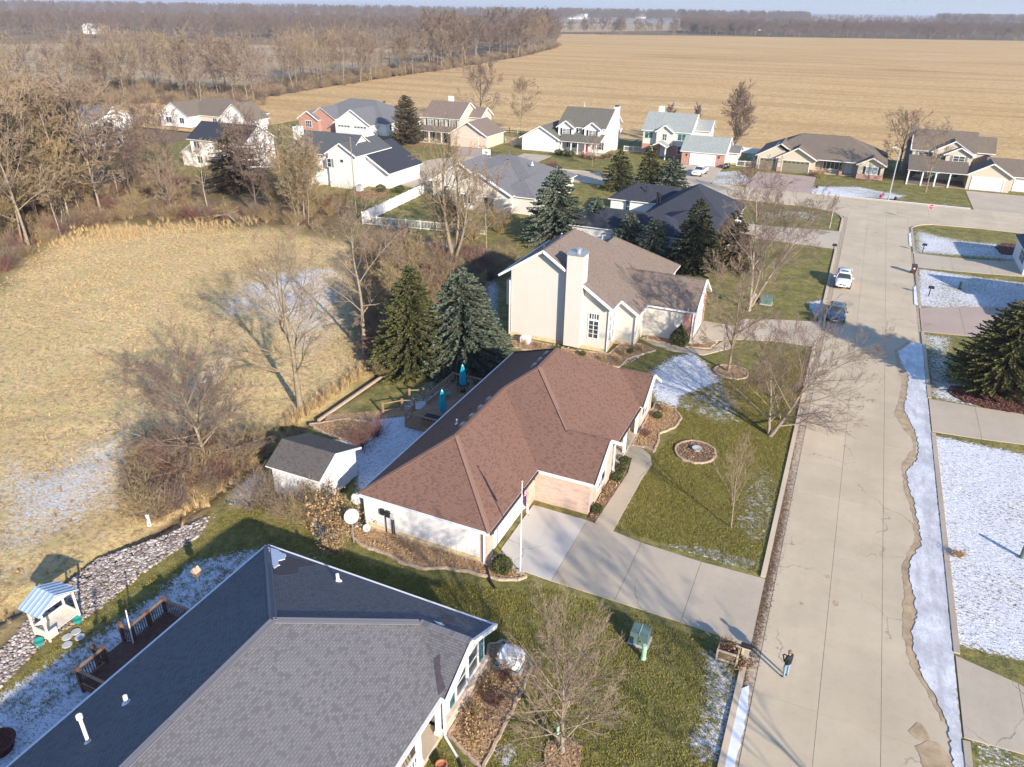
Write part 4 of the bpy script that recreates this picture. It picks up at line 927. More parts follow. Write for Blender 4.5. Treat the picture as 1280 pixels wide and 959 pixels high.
# 6. white house by the wood
H = house('white_two_storey_house', 'white two-storey house with dark roof and lower blue-gray garage roof beside the willows', (-87, 117, 0))
roof(H, gable_polys(-97.6, -83.4, 113.0, 122.6, 5.6, .66, 'x'), 'roof_dark'); roof(H, gable_polys(-88, -81.2, 112.2, 124, 5.9, .6, 'y'), 'roof_dark', name='cross_roof'); roof(H, gable_polys(-90.5, -76.6, 115.5, 127.6, 2.75, .60, 'y'), 'roof_navy', name='garage_roof')
roof(H, gable_polys(-93.2, -89.6, 110.5, 114, 2.7, .5, 'y'), 'roof_tan', .1, 'bay_roof')
mb = MB(); pent(mb, -94.4, -83.8, 113.4, 122.2, 5.7, .66, 'x'); pent(mb, -87.6, -81.6, 112.6, 123.6, 6.0, .6, 'y'); pent(mb, -90, -77.1, 116.1, 127, 2.85, .58, 'y'); mb.box(-92.9, -89.9, 111, 114, 0, 2.8); mb.build('wall', 'side_white', H)
rakes(H, [((-88, 112.15, 5.85), (-84.6, 112.15, 7.9)), ((-84.6, 112.15, 7.9), (-81.2, 112.15, 5.85)), ((-83.5, 115.45, 6.9), (-76.6, 115.45, 2.7))])
mb = MB(); mb.box(-97.4, -96.1, 115.5, 117, 0, 9.6); mb.build('chimney', 'side_white', H)
window(H, (-92.3, 113.4, 3.6), 'S', .9, 1.4, 1, 2, 'shut_gray'); window(H, (-87.8+.4, 112.6, 3.6), 'S', .8, 1.4, 1, 2, 'shut_gray'); window(H, (-91.4, 111, .8), 'S', 1.8, 1.4, 3, 2); window(H, (-84.6, 112.6, 4.6), 'S', .7, .5, 1, 1)
garage_door(H, (-77.1, 121.5, .03), 'E', 5.2, 2.3)

# 7. brick and blue-gray house
H = house('brick_front_house', 'house with dark red brick front, gray roof and two pale carriage garage doors', (-122, 174, 0))
roof(H, hip_polys(-137.5, -111, 167.6, 186, 2.9, .5), 'roof_slate'); roof(H, gable_polys(-124.8, -113.4, 163.8, 177, 2.85, .62, 'y'), 'roof_slate', name='garage_roof'); roof(H, gable_polys(-137.6, -130.8, 165.4, 174, 2.9, .62, 'y'), 'roof_slate', name='gable_roof'); roof(H, gable_polys(-135, -126.2, 166.5, 174, 3.3, .62, 'y'), 'roof_slate', name='gable_roof')
mb = MB(); mb.box(-137, -125, 168, 185, 0, 3); pent(mb, -137.3, -131.1, 165.8, 170, 3, .6, 'y'); pent(mb, -134.7, -126.5, 166.9, 171, 3.4, .6, 'y'); mb.build('brick_wall', 'brick_red', H)
mb = MB(); mb.box(-125, -111.4, 168, 185, 0, 3); pent(mb, -124.4, -113.8, 164.2, 172, 3.0, .6, 'y'); mb.build('wall', 'side_white', H)
rakes(H, [((-124.8, 163.75, 2.8), (-119.1, 163.75, 6.3)), ((-119.1, 163.75, 6.3), (-113.4, 163.75, 2.8)), ((-137.6, 165.35, 2.85), (-134.2, 165.35, 4.95)), ((-134.2, 165.35, 4.95), (-130.8, 165.35, 2.85))])
garage_door(H, (-121.7, 164.2, .05), 'S', 3.8, 2.5, 'door_white', 'trim', 4); garage_door(H, (-116.7, 164.2, .05), 'S', 3.8, 2.5, 'door_white', 'trim', 4)
window(H, (-134.2, 165.8, 1), 'S', 1.9, 1.5, 3, 2); window(H, (-111.4, 170, 1.2), 'E', .8, 1.2, 1, 2); vent_box(H, -118.5, 178.5, 6.9, 'black', .25)

# 8. taupe two-storey
H = house('taupe_two_storey_house', 'tan two-storey house with taupe roof, dark green shutters and a tan garage door', (-90, 168, 0))
roof(H, gable_polys(-100.0, -89.2, 166.6, 177.6, 5.6, .62, 'x'), 'roof_tan'); roof(H, gable_polys(-92, -86.0, 171.8, 178.6, 5.6, .62, 'x'), 'roof_tan', name='rear_roof'); roof(H, gable_polys(-90.3, -80.0, 162.6, 173.2, 2.8, .58, 'y'), 'roof_tan', name='garage_roof')
roof(H, [[(-100.2, 163.6, 2.85), (-89.2, 163.6, 2.85), (-89.2, 167.1, 3.75), (-100.2, 167.1, 3.75)]], 'roof_tan', .1, 'porch_roof')
mb = MB(); pent(mb, -99.6, -89.6, 167, 177.2, 5.7, .62, 'x'); pent(mb, -92, -86.4, 172.2, 178.2, 5.7, .62, 'x'); pent(mb, -89.9, -80.4, 163.6, 172.8, 2.9, .56, 'y'); mb.build('wall', 'side_tan', H)
mb = MB(); mb.box(-89.95, -80.35, 162.95, 163.62, 0, 2.8); mb.build('brick_front', 'brick_tan', H)
mb = MB(); mb.extr([(-89.9, 163.2, 2.8), (-80.4, 163.2, 2.8), (-85.15, 163.2, 5.45)], (0, .5, 0)); mb.build('gable_front', 'side_tan', H)
rakes(H, [((-90.3, 162.55, 2.75), (-85.15, 162.55, 5.75)), ((-85.15, 162.55, 5.75), (-80, 162.55, 2.75)), ((-89.15, 166.6, 5.55), (-89.15, 172.1, 8.95)), ((-89.15, 172.1, 8.95), (-89.15, 177.6, 5.55)), ((-85.95, 171.8, 5.55), (-85.95, 175.2, 7.65)), ((-85.95, 175.2, 7.65), (-85.95, 178.6, 5.55))])
garage_door(H, (-85.15, 162.95, .05), 'S', 5.3, 2.25, 'door_tan', 'trim_tan')
for x in (-97.6, -94.6, -91.5): window(H, (x, 167, 3.7), 'S', 1.5 if x != -94.6 else .9, 1.4, 2, 1, 'shut_dark', 'glass_light')
window(H, (-98, 167, .8), 'S', 1.6, 1.5, 2, 1, 'shut_dark', 'glass_light'); window(H, (-91, 167, .8), 'S', .9, 1.5, 1, 1, 'shut_dark', 'glass'); door(H, (-93.6, 167, .1), 'S', 'shut_dark')
mb = MB(); mb.box(-100, -90, 163.8, 167, 0, .2); mb.build('porch_floor', 'conc_walk', H)
for x in (-99.8, -96.4, -92.9):
    mb = MB(); mb.box(x-.13, x+.13, 163.8, 164.06, .2, 2.8); mb.build('porch_post', 'trim_tan', H)
mb = MB(); mb.box(-98, -96.8, 177, 177.8, 0, 9.6); mb.build('chimney', 'side_white', H)

# 9. white house with the red door
H = house('red_door_house', 'white two-storey house with two front gables, a red door and black shutters', (-62, 169, 0))
roof(H, gable_polys(-65.2, -53.2, 169.6, 182.4, 5.5, .58, 'x'), 'roof_olive'); roof(H, gable_polys(-73.2, -62.8, 166.0, 178, 2.75, .55, 'y'), 'roof_olive', name='garage_roof')
roof(H, [[(-63.4, 165.8, 2.8), (-53.4, 165.8, 2.8), (-53.4, 170, 4.3), (-63.4, 170, 4.3)]], 'roof_olive', .1, 'porch_roof'); roof(H, gable_polys(-66.8, -62, 174.6, 181, 5.4, .6, 'x'), 'roof_navy', name='rear_roof')
for x0, x1 in ((-65.0, -60.4), (-58.6, -54.0)): roof(H, gable_polys(x0, x1, 168.6, 174.5, 5.35, .66, 'y'), 'roof_olive', .12, 'gable_roof')
mb = MB(); pent(mb, -64.6, -53.7, 170, 182, 5.6, .57, 'x'); pent(mb, -72.6, -63.2, 166.4, 177.6, 2.85, .54, 'y'); pent(mb, -64.6, -60.8, 169, 173, 5.45, .64, 'y', 0, 2.6); pent(mb, -58.2, -54.4, 169, 173, 5.45, .64, 'y', 0, 2.6); mb.build('wall', 'side_white', H)
rakes(H, [((-73.2, 165.95, 2.7), (-68, 165.95, 5.55)), ((-68, 165.95, 5.55), (-62.8, 165.95, 2.7)), ((-53.15, 169.6, 5.45), (-53.15, 176, 9.15)), ((-53.15, 176, 9.15), (-53.15, 182.4, 5.45))]+[((x, 168.55, 5.3), (x+2.3, 168.55, 6.82)) for x in (-65, -58.6)]+[((x+2.3, 168.55, 6.82), (x+4.6, 168.55, 5.3)) for x in (-65, -58.6)])
garage_door(H, (-67.6, 166.4, .03), 'S', 5.0, 2.3)
for x in (-62.7, -56.3): window(H, (x, 169, 3.75), 'S', 1.6, 1.35, 2, 2, 'shut_black', 'glass_light')
window(H, (-59.5, 170, 3.9), 'S', .9, 1.2, 1, 2, 'shut_black', 'glass_light'); window(H, (-61.4, 170, .9), 'S', 1.6, 1.5, 2, 2, 'shut_maroon'); window(H, (-55.0, 170, .9), 'S', 1.6, 1.5, 2, 2, 'shut_maroon'); door(H, (-57.9, 170, .15), 'S', 'door_red')
mb = MB(); mb.box(-62.9, -53.7, 167, 170, 0, .15); mb.build('porch_floor', 'conc_walk', H)
for x in (-62.6, -60.3, -58.7, -56.9, -54.2):
    mb = MB(); mb.box(x-.1, x+.1, 166.2, 166.4, 0.0, 2.7); mb.build('porch_post', 'trim', H)
mb = MB(); mb.box(-53.72, -52.7, 176, 177.8, 0, 9.7); mb.box(-52.9, -52.72, 180, 181, 3, 4.5); mb.build('chimney', 'side_white', H)
mb = MB(); mb.box(-53.6, -52.8, 176.3, 177.5, 9.7, 9.95); mb.build('chimney_cap', 'black', H); pipe(H, -61.4, 177.5, 8.5, 1.6, .05, 'pvc')

# 10. pale sage roof
H = house('sage_roof_house', 'cream and brick two-storey house with pale sage roof and white garage door', (-38, 173, 0))
roof(H, gable_polys(-45.9, -34.4, 172.9, 183.7, 5.55, .64, 'x'), 'roof_sage'); roof(H, gable_polys(-37, -31.2, 178, 184.4, 5.5, .64, 'x'), 'roof_sage', name='rear_roof'); roof(H, gable_polys(-35.1, -25.3, 166.0, 174.6, 2.8, .66, 'x'), 'roof_sage', name='garage_roof')
roof(H, gable_polys(-42.4, -38.0, 171.7, 177, 5.5, .7, 'y'), 'roof_sage', .12, 'gable_roof'); roof(H, gable_polys(-42.6, -38.7, 169.0, 173, 2.75, .5, 'y'), 'roof_sage', .1, 'entry_roof'); roof(H, gable_polys(-27, -23.2, 170.5, 176.5, 2.5, .4, 'x'), 'roof_slate', name='shed_roof')
mb = MB(); pent(mb, -45.5, -34.8, 173.3, 183.3, 5.65, .63, 'x', 0, 2.6); pent(mb, -37, -31.6, 178.4, 184, 5.6, .63, 'x'); pent(mb, -42.1, -38.3, 172.1, 176, 5.6, .68, 'y', 0, 2.6); pent(mb, -34.7, -25.6, 166.6, 174.2, 2.9, .65, 'x'); pent(mb, -26.5, -23.6, 171, 176, 2.55, .4, 'x'); mb.build('wall', 'side_cream', H)
mb = MB(); mb.box(-45.55, -34.75, 173.25, 183.35, 0, 2.6); mb.box(-34.72, -25.58, 166.3, 166.62, 0, 2.8); mb.build('brick_wall', 'brick_red', H)
rakes(H, [((-34.35, 172.9, 5.5), (-34.35, 178.3, 8.95)), ((-25.25, 166, 2.75), (-25.25, 170.3, 5.6)), ((-25.25, 170.3, 5.6), (-25.25, 174.6, 2.75)), ((-42.4, 171.65, 5.45), (-40.2, 171.65, 6.98)), ((-40.2, 171.65, 6.98), (-38, 171.65, 5.45)), ((-42.6, 168.95, 2.7), (-40.65, 168.95, 3.67)), ((-40.65, 168.95, 3.67), (-38.7, 168.95, 2.7)), ((-31.15, 178, 5.45), (-31.15, 181.2, 7.5))])
garage_door(H, (-30.2, 166.3, .03), 'S', 5.2, 2.3)
for x in (-44.2, -36.6): window(H, (x, 173.3, 3.8), 'S', 1.8, 1.35, 2, 1, None, 'glass_green')
window(H, (-40.2, 172.1, 3.8), 'S', .9, 1.3, 2, 2); window(H, (-36.4, 173.25, .9), 'S', 1.8, 1.6, 2, 2); door(H, (-40.6, 173.25, .1), 'S'); 
for x in (-42.2, -39.1):
    mb = MB(); mb.box(x-.12, x+.12, 169.3, 169.54, 0, 2.7); mb.build('porch_post', 'trim', H)
mb = MB(); mb.box(-44.8, -43.6, 182.9, 183.9, 0, 9.7); mb.build('chimney', 'side_white', H)
for x in (-33.6, -26.7):
    mb = MB(); mb.box(x-.1, x+.1, 166.12, 166.3, 1.9, 2.3); mb.build('wall_lamp', 'black', H)

# 11. brown ranch
H = house('brown_ranch_house', 'sand-coloured ranch house with brown hip roof and two olive garage doors', (-7, 172, 0))
roof(H, hip_polys(-19.6, 5.9, 168.9, 185.3, 2.85, .48), 'roof_brown'); roof(H, gable_polys(-15.3, -7.2, 167.4, 176, 2.8, .56, 'y'), 'roof_brown', name='garage_roof'); roof(H, gable_polys(-19.6, -10.0, 168.2, 177, 2.85, .56, 'y'), 'roof_brown', name='gable_roof'); roof(H, gable_polys(.2, 5.8, 167.4, 174, 2.8, .52, 'y'), 'roof_brown', name='gable_roof')
mb = MB(); mb.box(-19.1, 5.4, 171.6, 184.8, 0, 2.95); pent(mb, -14.9, -7.6, 168, 174, 2.9, .54, 'y'); pent(mb, -19.2, -12, 168.8, 175, 2.95, .60, 'y'); pent(mb, .6, 5.4, 168, 173, 2.9, .5, 'y'); mb.build('wall', 'side_sand', H)
rakes(H, [((-15.3, 167.35, 2.75), (-11.25, 167.35, 5.0)), ((-11.25, 167.35, 5.0), (-7.2, 167.35, 2.75)), ((-14.8, 168.15, 5.5), (-13.3, 168.15, 4.6)), ((.2, 167.35, 2.75), (3, 167.35, 4.2)), ((3, 167.35, 4.2), (5.8, 167.35, 2.75))], 'trim_tan')
garage_door(H, (-11.3, 168, .03), 'S', 5.2, 2.3, 'door_olive', 'trim_tan', 6); garage_door(H, (-17.0, 168.8, .03), 'S', 3.2, 2.3, 'door_olive', 'trim_tan', 4)
mb = MB()
for x0, x1, y in ((-14.95, -14.2, 167.9), (-8.3, -7.55, 167.9), (-19.25, -18.8, 168.7)): mb.box(x0, x1, y, y+.12, 0, .9)
mb.build('brick_pier', 'brick_red', H); mb = MB(); mb.box(.55, 5.45, 167.85, 168.02, 0, .9); mb.build('brick_wainscot', 'brick_red', H)
window(H, (3.2, 168, 1.05), 'S', 2.1, 1.35, 2, 2, 'shut_black', 'glass_light'); window(H, (-4.3, 171.6, .8), 'S', 2.4, 1.6, 3, 1, 'shut_dark'); door(H, (-1.2, 171.6, .1), 'S', 'door_white')
mb = MB(); mb.box(-6.8, .5, 169.5, 171.6, 0, .15); mb.build('porch_floor', 'conc_walk', H)
for x in (-6.4, -2.5):
    mb = MB(); mb.box(x-.14, x+.14, 169.3, 169.6, .9, 2.8); mb.build('porch_post', 'trim_dark', H); mb = MB(); mb.box(x-.28, x+.28, 169.15, 169.7, 0, .9); mb.build('pier', 'brick_red', H)

# 12. two-storey with porch on the right
H = house('porch_house', 'sand two-storey house with full front porch, white posts and brown roof', (19, 172, 0))
roof(H, gable_polys(9.6, 21.2, 173.6, 185, 5.55, .60, 'x'), 'roof_brown'); roof(H, gable_polys(20, 24.9, 177.4, 186, 5.3, .60, 'x'), 'roof_brown', name='rear_roof'); roof(H, gable_polys(19.6, 27.6, 166.4, 178, 2.75, .60, 'y'), 'roof_brown', name='garage_roof')
roof(H, [[(9.5, 166.2, 2.8), (20, 166.2, 2.8), (20, 173.8, 4.6), (9.5, 173.8, 4.6)]], 'roof_brown', .1, 'porch_roof'); roof(H, gable_polys(15.4, 20.9, 171.6, 178.5, 5.3, .55, 'y'), 'roof_brown', .12, 'gable_roof'); roof(H, gable_polys(13.2, 20.8, 172.8, 180, 5.5, .60, 'y'), 'roof_brown', .12, 'gable_roof'); roof(H, gable_polys(23, 36, 168.3, 177, 2.75, .60, 'x'), 'roof_brown', name='side_roof')
mb = MB(); pent(mb, 10, 20.8, 174, 184.6, 5.65, .6, 'x'); pent(mb, 20, 24.5, 177.8, 185.6, 5.4, .6, 'x'); pent(mb, 20, 27.2, 166.8, 177.6, 2.85, .58, 'y'); pent(mb, 15.9, 20.4, 172, 176, 5.35, .54, 'y', 0, 3.2); pent(mb, 13.6, 20.4, 173.2, 178, 5.6, .58, 'y', 0, 3.2); pent(mb, 26, 35, 168.9, 176.6, 2.85, .6, 'x'); mb.build('wall', 'side_sand', H)
rakes(H, [((19.6, 166.35, 2.7), (23.6, 166.35, 5.05)), ((23.6, 166.35, 5.05), (27.6, 166.35, 2.7)), ((15.4, 171.55, 5.25), (18.15, 171.55, 6.75)), ((18.15, 171.55, 6.75), (20.9, 171.55, 5.25)), ((13.2, 172.75, 5.45), (17, 172.75, 7.7)), ((9.55, 173.6, 5.5), (9.55, 179.3, 8.9))])
garage_door(H, (23.4, 166.8, .03), 'S', 5.2, 2.35); garage_door(H, (30.5, 168.9, .03), 'S', 4.8, 2.35); 
window(H, (12, 174, 3.8), 'S', 1.7, 1.35, 2, 3, 'shut_gray'); window(H, (14.9, 173.2, 3.9), 'S', 1.0, 1.3, 1, 3, 'shut_gray'); window(H, (18.2, 172, 3.75), 'S', 1.9, 1.4, 2, 3, 'shut_gray')
door(H, (15, 174, .1), 'S', 'door_teal'); window(H, (11.6, 174, .8), 'S', 1.6, 1.6, 2, 2); window(H, (18.2, 174, .8), 'S', 1.6, 1.6, 2, 2)
mb = MB(); mb.box(9.9, 20, 166.6, 174, 0, .15); mb.build('porch_floor', 'porch_dark', H)
for x in (9.8, 12.3, 14.6, 17.0):
    mb = MB(); mb.box(x-.12, x+.12, 166.4, 166.64, .0, 2.75); mb.build('porch_post', 'trim', H)
mb = MB(); mb.box(8.9, 10.0, 177.5, 179.5, 0, 9.4); mb.build('chimney', 'shut_gray', H)

# 13-15. the houses seen through the bare wood
H = house('wooded_white_house', 'white two-storey house furthest left, half hidden by bare trees', (-160, 150, 0))
hx, hy = (-161.80, 119.71)
roof(H, gable_polys(hx-21, hx+3, hy+2, hy+13, 5.4, .55, 'x'), 'roof_slate'); roof(H, gable_polys(hx-10, hx-1, hy-3, hy+5, 2.9, .65, 'y'), 'roof_slate', name='garage_roof'); roof(H, [[(hx-1, hy-1, 2.8), (hx+5.5, hy-1, 2.8), (hx+5.5, hy+2.4, 3.9), (hx-1, hy+2.4, 3.9)]], 'roof_slate', .1, 'porch_roof')
mb = MB(); pent(mb, hx-20.5, hx+2.5, hy+2.4, hy+12.6, 5.5, .55, 'x'); pent(mb, hx-9.6, hx-1.4, hy-2.6, hy+5, 3, .63, 'y'); mb.build('wall', 'side_white', H)
window(H, (hx+.8, hy+2.4, 3.7), 'S', 1.6, 1.3, 2, 1, 'shut_gray'); window(H, (hx-2.6, hy+2.4, 3.7), 'S', 1.0, 1.3, 1, 1, 'shut_gray'); door(H, (hx+1.6, hy+2.4, .1), 'S'); garage_door(H, (hx-5.5, hy-2.6, 0), 'S', 5, 2.3)
for x in (hx-.8, hx+2.2, hx+5.2):
    mb = MB(); mb.box(x-.12, x+.12, hy-.9, hy-.66, 0, 2.75); mb.build('porch_post', 'trim', H)
H = house('twin_gable_house', 'pale house with brown roof and two white gables, behind the bare trees', (-150, 190, 0))
hx, hy = (-160.29, 156.78)
roof(H, hip_polys(hx-13, hx+9, hy+1, hy+14, 2.9, .58), 'roof_brown'); roof(H, gable_polys(hx-15, hx-4, hy-3, hy+7, 2.8, .62, 'y'), 'roof_brown', name='gable_roof'); roof(H, gable_polys(hx+4.5, hx+15, hy-1, hy+7, 2.8, .75, 'y'), 'roof_brown', name='gable_roof')
mb = MB(); mb.box(hx-12.5, hx+8.5, hy+1.5, hy+13.5, 0, 3); pent(mb, hx-14.6, hx-4.4, hy-2.6, hy+6, 2.9, .6, 'y'); pent(mb, hx+4.9, hx+14.6, hy-.6, hy+6, 2.9, .73, 'y'); mb.build('wall', 'side_white', H)
window(H, (hx-11.5, hy-2.6, 1), 'S', 2.0, 1.4, 2, 1); window(H, (hx-6.8, hy-2.6, 1), 'S', 1.6, 1.4, 2, 1); mb = MB(); mb.box(hx-4.3, hx+4.4, hy+1.35, hy+1.5, 0, 2.9); mb.build('brick_front', 'brick_tan', H); window(H, (hx+1, hy+1.35, 1), 'S', 1.4, 1.4, 2, 1)
H = house('gray_roof_wood_house', 'white two-storey house with gray-blue roof behind the dark conifer', (-120, 130, 0))
hx, hy = (-118.59, 114.19)
roof(H, gable_polys(hx-5.5, hx+9.5, hy+.5, hy+10, 5.5, .62, 'x'), 'roof_navy'); roof(H, [[(hx-8.6, hy+1, 2.4), (hx-5, hy+1, 4.6), (hx-5, hy+6, 4.6), (hx-8.6, hy+6, 2.4)]], 'roof_navy', .1, 'lean_to_roof')
mb = MB(); pent(mb, hx-5, hx+9, hy+.9, hy+9.6, 5.6, .62, 'x'); mb.box(hx-8.2, hx-5, hy+1.3, hy+5.7, 0, 2.6); mb.build('wall', 'side_white', H); window(H, (hx-3.3, hy+.9, 3.8), 'S', 1.4, 1.3, 2, 1); window(H, (hx-3, hy+.9, .9), 'S', 1.2, 1.3, 2, 1); window(H, (hx+2, hy+.9, 3.8), 'S', 1.2, 1.3, 2, 1)
rakes(H, [((hx+9.55, hy+.5, 5.45), (hx+9.55, hy+5.25, 8.4)), ((hx+9.55, hy+5.25, 8.4), (hx+9.55, hy+10, 5.45))])

# houses along the east side (their shadows fall over the lawns)
def east_house(y0, x0, lab, rf, sd, gar=True):
    H = house('street_side_house', lab, (x0+7, y0+7, 0))
    d_ = 14 if gar else 10
    roof(H, hip_polys(x0, x0+15, y0, y0+d_, 2.9, .55), rf)
    if gar: roof(H, gable_polys(x0-1.5, x0+8, y0+7, y0+13.4, 2.85, .6, 'x'), rf, name='garage_roof')
    mb = MB(); mb.box(x0+.4, x0+14.6, y0+.4, y0+d_-.4, 0, 3)
    if gar: pent(mb, x0-1, x0+6, y0+7.4, y0+13, 2.95, .58, 'x')
    mb.build('wall', sd, H)
    window(H, (x0+.4, y0+3.6, 1), 'W', 1.8, 1.4, 2, 2, 'shut_maroon')
    if gar: window(H, (x0-1, y0+10.2, 1), 'W', 1.6, 1.3, 2, 2, 'shut_maroon')
east_house(110.5, 22.0, 'white-sided house corner at the right edge beside the corner lawn', 'roof_dark', 'side_white', False)
east_house(88.5, 22.5, 'taupe-roofed house east of the street past the big pine', 'roof_tan', 'side_tan')
east_house(12, 27, 'gray-roofed house east of the nearest driveway', 'roof_gray', 'side_tan')

# garden shed
H = thing('garden_shed', 'white garden shed with weathered gray shingle roof behind the brown-roofed house', 'shed', (-30, 34, 0))
roof(H, [[(-32.2, 31.5, 2.25), (-27.7, 31.5, 2.25), (-27.7, 33.4, 3.35), (-32.2, 33.4, 3.35)], [(-27.7, 33.4, 3.35), (-27.7, 36.1, 2.35), (-32.2, 36.1, 2.35), (-32.2, 33.4, 3.35)]], 'roof_shed', .1)
mb = MB(); mb.extr([(-31.9, 31.75, .1), (-31.9, 35.85, .1), (-31.9, 35.85, 2.3), (-31.9, 33.4, 3.25), (-31.9, 31.75, 2.28)][::-1], (3.9, 0, 0)); mb.build('wall', 'side_white', H)
mb = MB(); mb.box(-28.0, -27.96, 32.9, 34.9, .1, 2.1); mb.box(-27.96, -27.93, 32.95, 33.85, .2, 2.0); mb.box(-27.96, -27.93, 33.95, 34.85, .2, 2.0); mb.build('door', 'trim', H)
rakes(H, [((-27.66, 31.5, 2.2), (-27.66, 33.4, 3.3)), ((-27.66, 33.4, 3.3), (-27.66, 36.1, 2.3))], 'trim', .1, .14)

# ------------------------------------------------------------------ trees
def mesh_np(name, V, F, mats, mi=None, smooth=False):
    me = bpy.data.meshes.new(name); k = F.shape[1]
    me.vertices.add(len(V)); me.vertices.foreach_set('co', np.ascontiguousarray(V, 'f').ravel())
    me.loops.add(F.size); me.loops.foreach_set('vertex_index', np.ascontiguousarray(F, 'i').ravel())
    me.polygons.add(len(F)); me.polygons.foreach_set('loop_start', np.arange(0, F.size, k, dtype='i')); me.polygons.foreach_set('loop_total', np.full(len(F), k, 'i'))
    for m in mats: me.materials.append(M[m])
    if mi is not None: me.polygons.foreach_set('material_index', np.ascontiguousarray(mi, 'i'))
    if smooth: me.polygons.foreach_set('use_smooth', np.ones(len(F), bool))
    me.update(); return me
def frusta(S, n):
    """S rows: p0(3) p1(3) r0 r1 -> verts, quads"""
    S = np.asarray(S, float); a, b = S[:, :3], S[:, 3:6]; d = b-a; d /= np.linalg.norm(d, axis=1)[:, None]+1e-9
    u = np.tile([0., 0., 1.], (len(S), 1)); u[np.abs(d[:, 2]) > .9] = (1, 0, 0)
    e = np.cross(d, u); e /= np.linalg.norm(e, axis=1)[:, None]; g = np.cross(e, d)
    t = 2*np.pi*np.arange(n)/n; ring = e[:, None, :]*np.cos(t)[None, :, None]+g[:, None, :]*np.sin(t)[None, :, None]
    V = np.concatenate([a[:, None, :]+ring*S[:, 6, None, None], b[:, None, :]+ring*S[:, 7, None, None]], 1).reshape(-1, 3)
    k = np.arange(n); q = np.stack([k, (k+1) % n, (k+1) % n+n, k+n], 1)
    F = (np.arange(len(S))[:, None, None]*2*n+q[None]).reshape(-1, 4)
    return V, F
def perp(d, r):
    v = Vector((r.gauss(0, 1), r.gauss(0, 1), r.gauss(0, 1))); v -= v.dot(d)*d
    return v.normalized()
def bare_tree(seed, H, r0, first=.22, nch=(13, 7, 6, 4), lens=(.46, .48, .48, .5), ang=(55, 40, 38, 38), up=(.10, .06, .04, .03), stems=((0, 0),), wander=.06, rmin=.012, shape='round', lim=0):
    """segment lists for limbs and twigs, origin at the base"""
    r = random.Random(seed); limbs, twigs = [], []
    def grow(p, d, L, rad, lev):
        k = 5 if lev == 0 else (4 if lev == 1 else (3 if lev == 2 else 2))
        pts = [p]; q = p; dd = d
        for i in range(k*(2 if lev == 0 else 1)):
            n = k*(2 if lev == 0 else 1)
            dd = (dd+perp(dd, r)*wander*(1.6 if lev else .8)+Vector((0, 0, up[min(lev, 3)]))).normalized()
            q = q+dd*(L/n); pts.append(q)
        n = len(pts)-1; end = .18 if lev == 0 else (.22 if lev == 1 else .35)
        rr = [max(rad*(1-(1-end)*(i/n)**.8), rmin) for i in range(n+1)]
        tgt = limbs if lev <= 1 else twigs
        for i in range(n): tgt.append((*pts[i], *pts[i+1], rr[i], rr[i+1]))
        if lev >= len(nch): return
        f0 = first if lev == 0 else .18
        m = nch[lev]
        for j in range(m):
            t = f0+(1-f0)*((j+r.uniform(.1, .9))/m); t = min(t, .995)
            i = min(int(t*n), n-1); f = t*n-i; c = pts[i].lerp(pts[i+1], f); dl = (pts[i+1]-pts[i]).normalized()
            a = R(ang[lev]*r.uniform(.75, 1.25))
            if lev == 0: a *= 1.15-.55*t
            nd = (dl*math.cos(a)+perp(dl, r)*math.sin(a)).normalized()
            if lev == 0: # spread azimuths evenly
                az = j*2.4+seed; h = Vector((math.cos(az), math.sin(az), 0)); h = (h-h.dot(dl)*dl).normalized(); nd = (dl*math.cos(a)+h*math.sin(a)).normalized()
            if lev == 0:
                w = {'round': .55+.75*math.sin(math.pi*min(1, (t-f0)/(1-f0)*.75+.18)), 'cone': 1.35*(1-t)+.25, 'fan': .95, 'wide': 1.2-.35*t}[shape]
            else: w = 1.1-.6*t
            grow(c, nd, L*lens[lev]*w*r.uniform(.8, 1.15), max(rr[i]*(.44 if lev == 0 else .6), rmin), lev+1)
    for k, (lx, ly) in enumerate(stems):
        d = Vector((lx, ly, 1)).normalized(); f = 1-.12*k
        grow(Vector((.12*k*math.cos(k*2.2), .12*k*math.sin(k*2.2), -.1)), d, H*f/d.z**.3, r0*f, 0)
    return limbs, twigs
def tree_meshes(seed, H, r0, bark='bark', twig='twig', sides=3, **kw):
    li, tw = bare_tree(seed, H, r0, **kw)
    V, F = frusta(li, 6); a = mesh_np('trunk', V, F, [bark], smooth=True)
    V, F = frusta(tw, sides); b = mesh_np('crown', V, F, [twig])
    return a, b
def add_tree(name, label, cat, loc, meshes, rz=0, sc=1, group=None, names=('trunk', 'crown')):
    t = thing(name, label, cat, loc, group, rz); t.scale = (sc, sc, sc) if isinstance(sc, (int, float)) else sc
    for n_, me in zip(names, meshes):
        o = bpy.data.objects.new(n_, me); COL.objects.link(o); o.parent = t
    return t
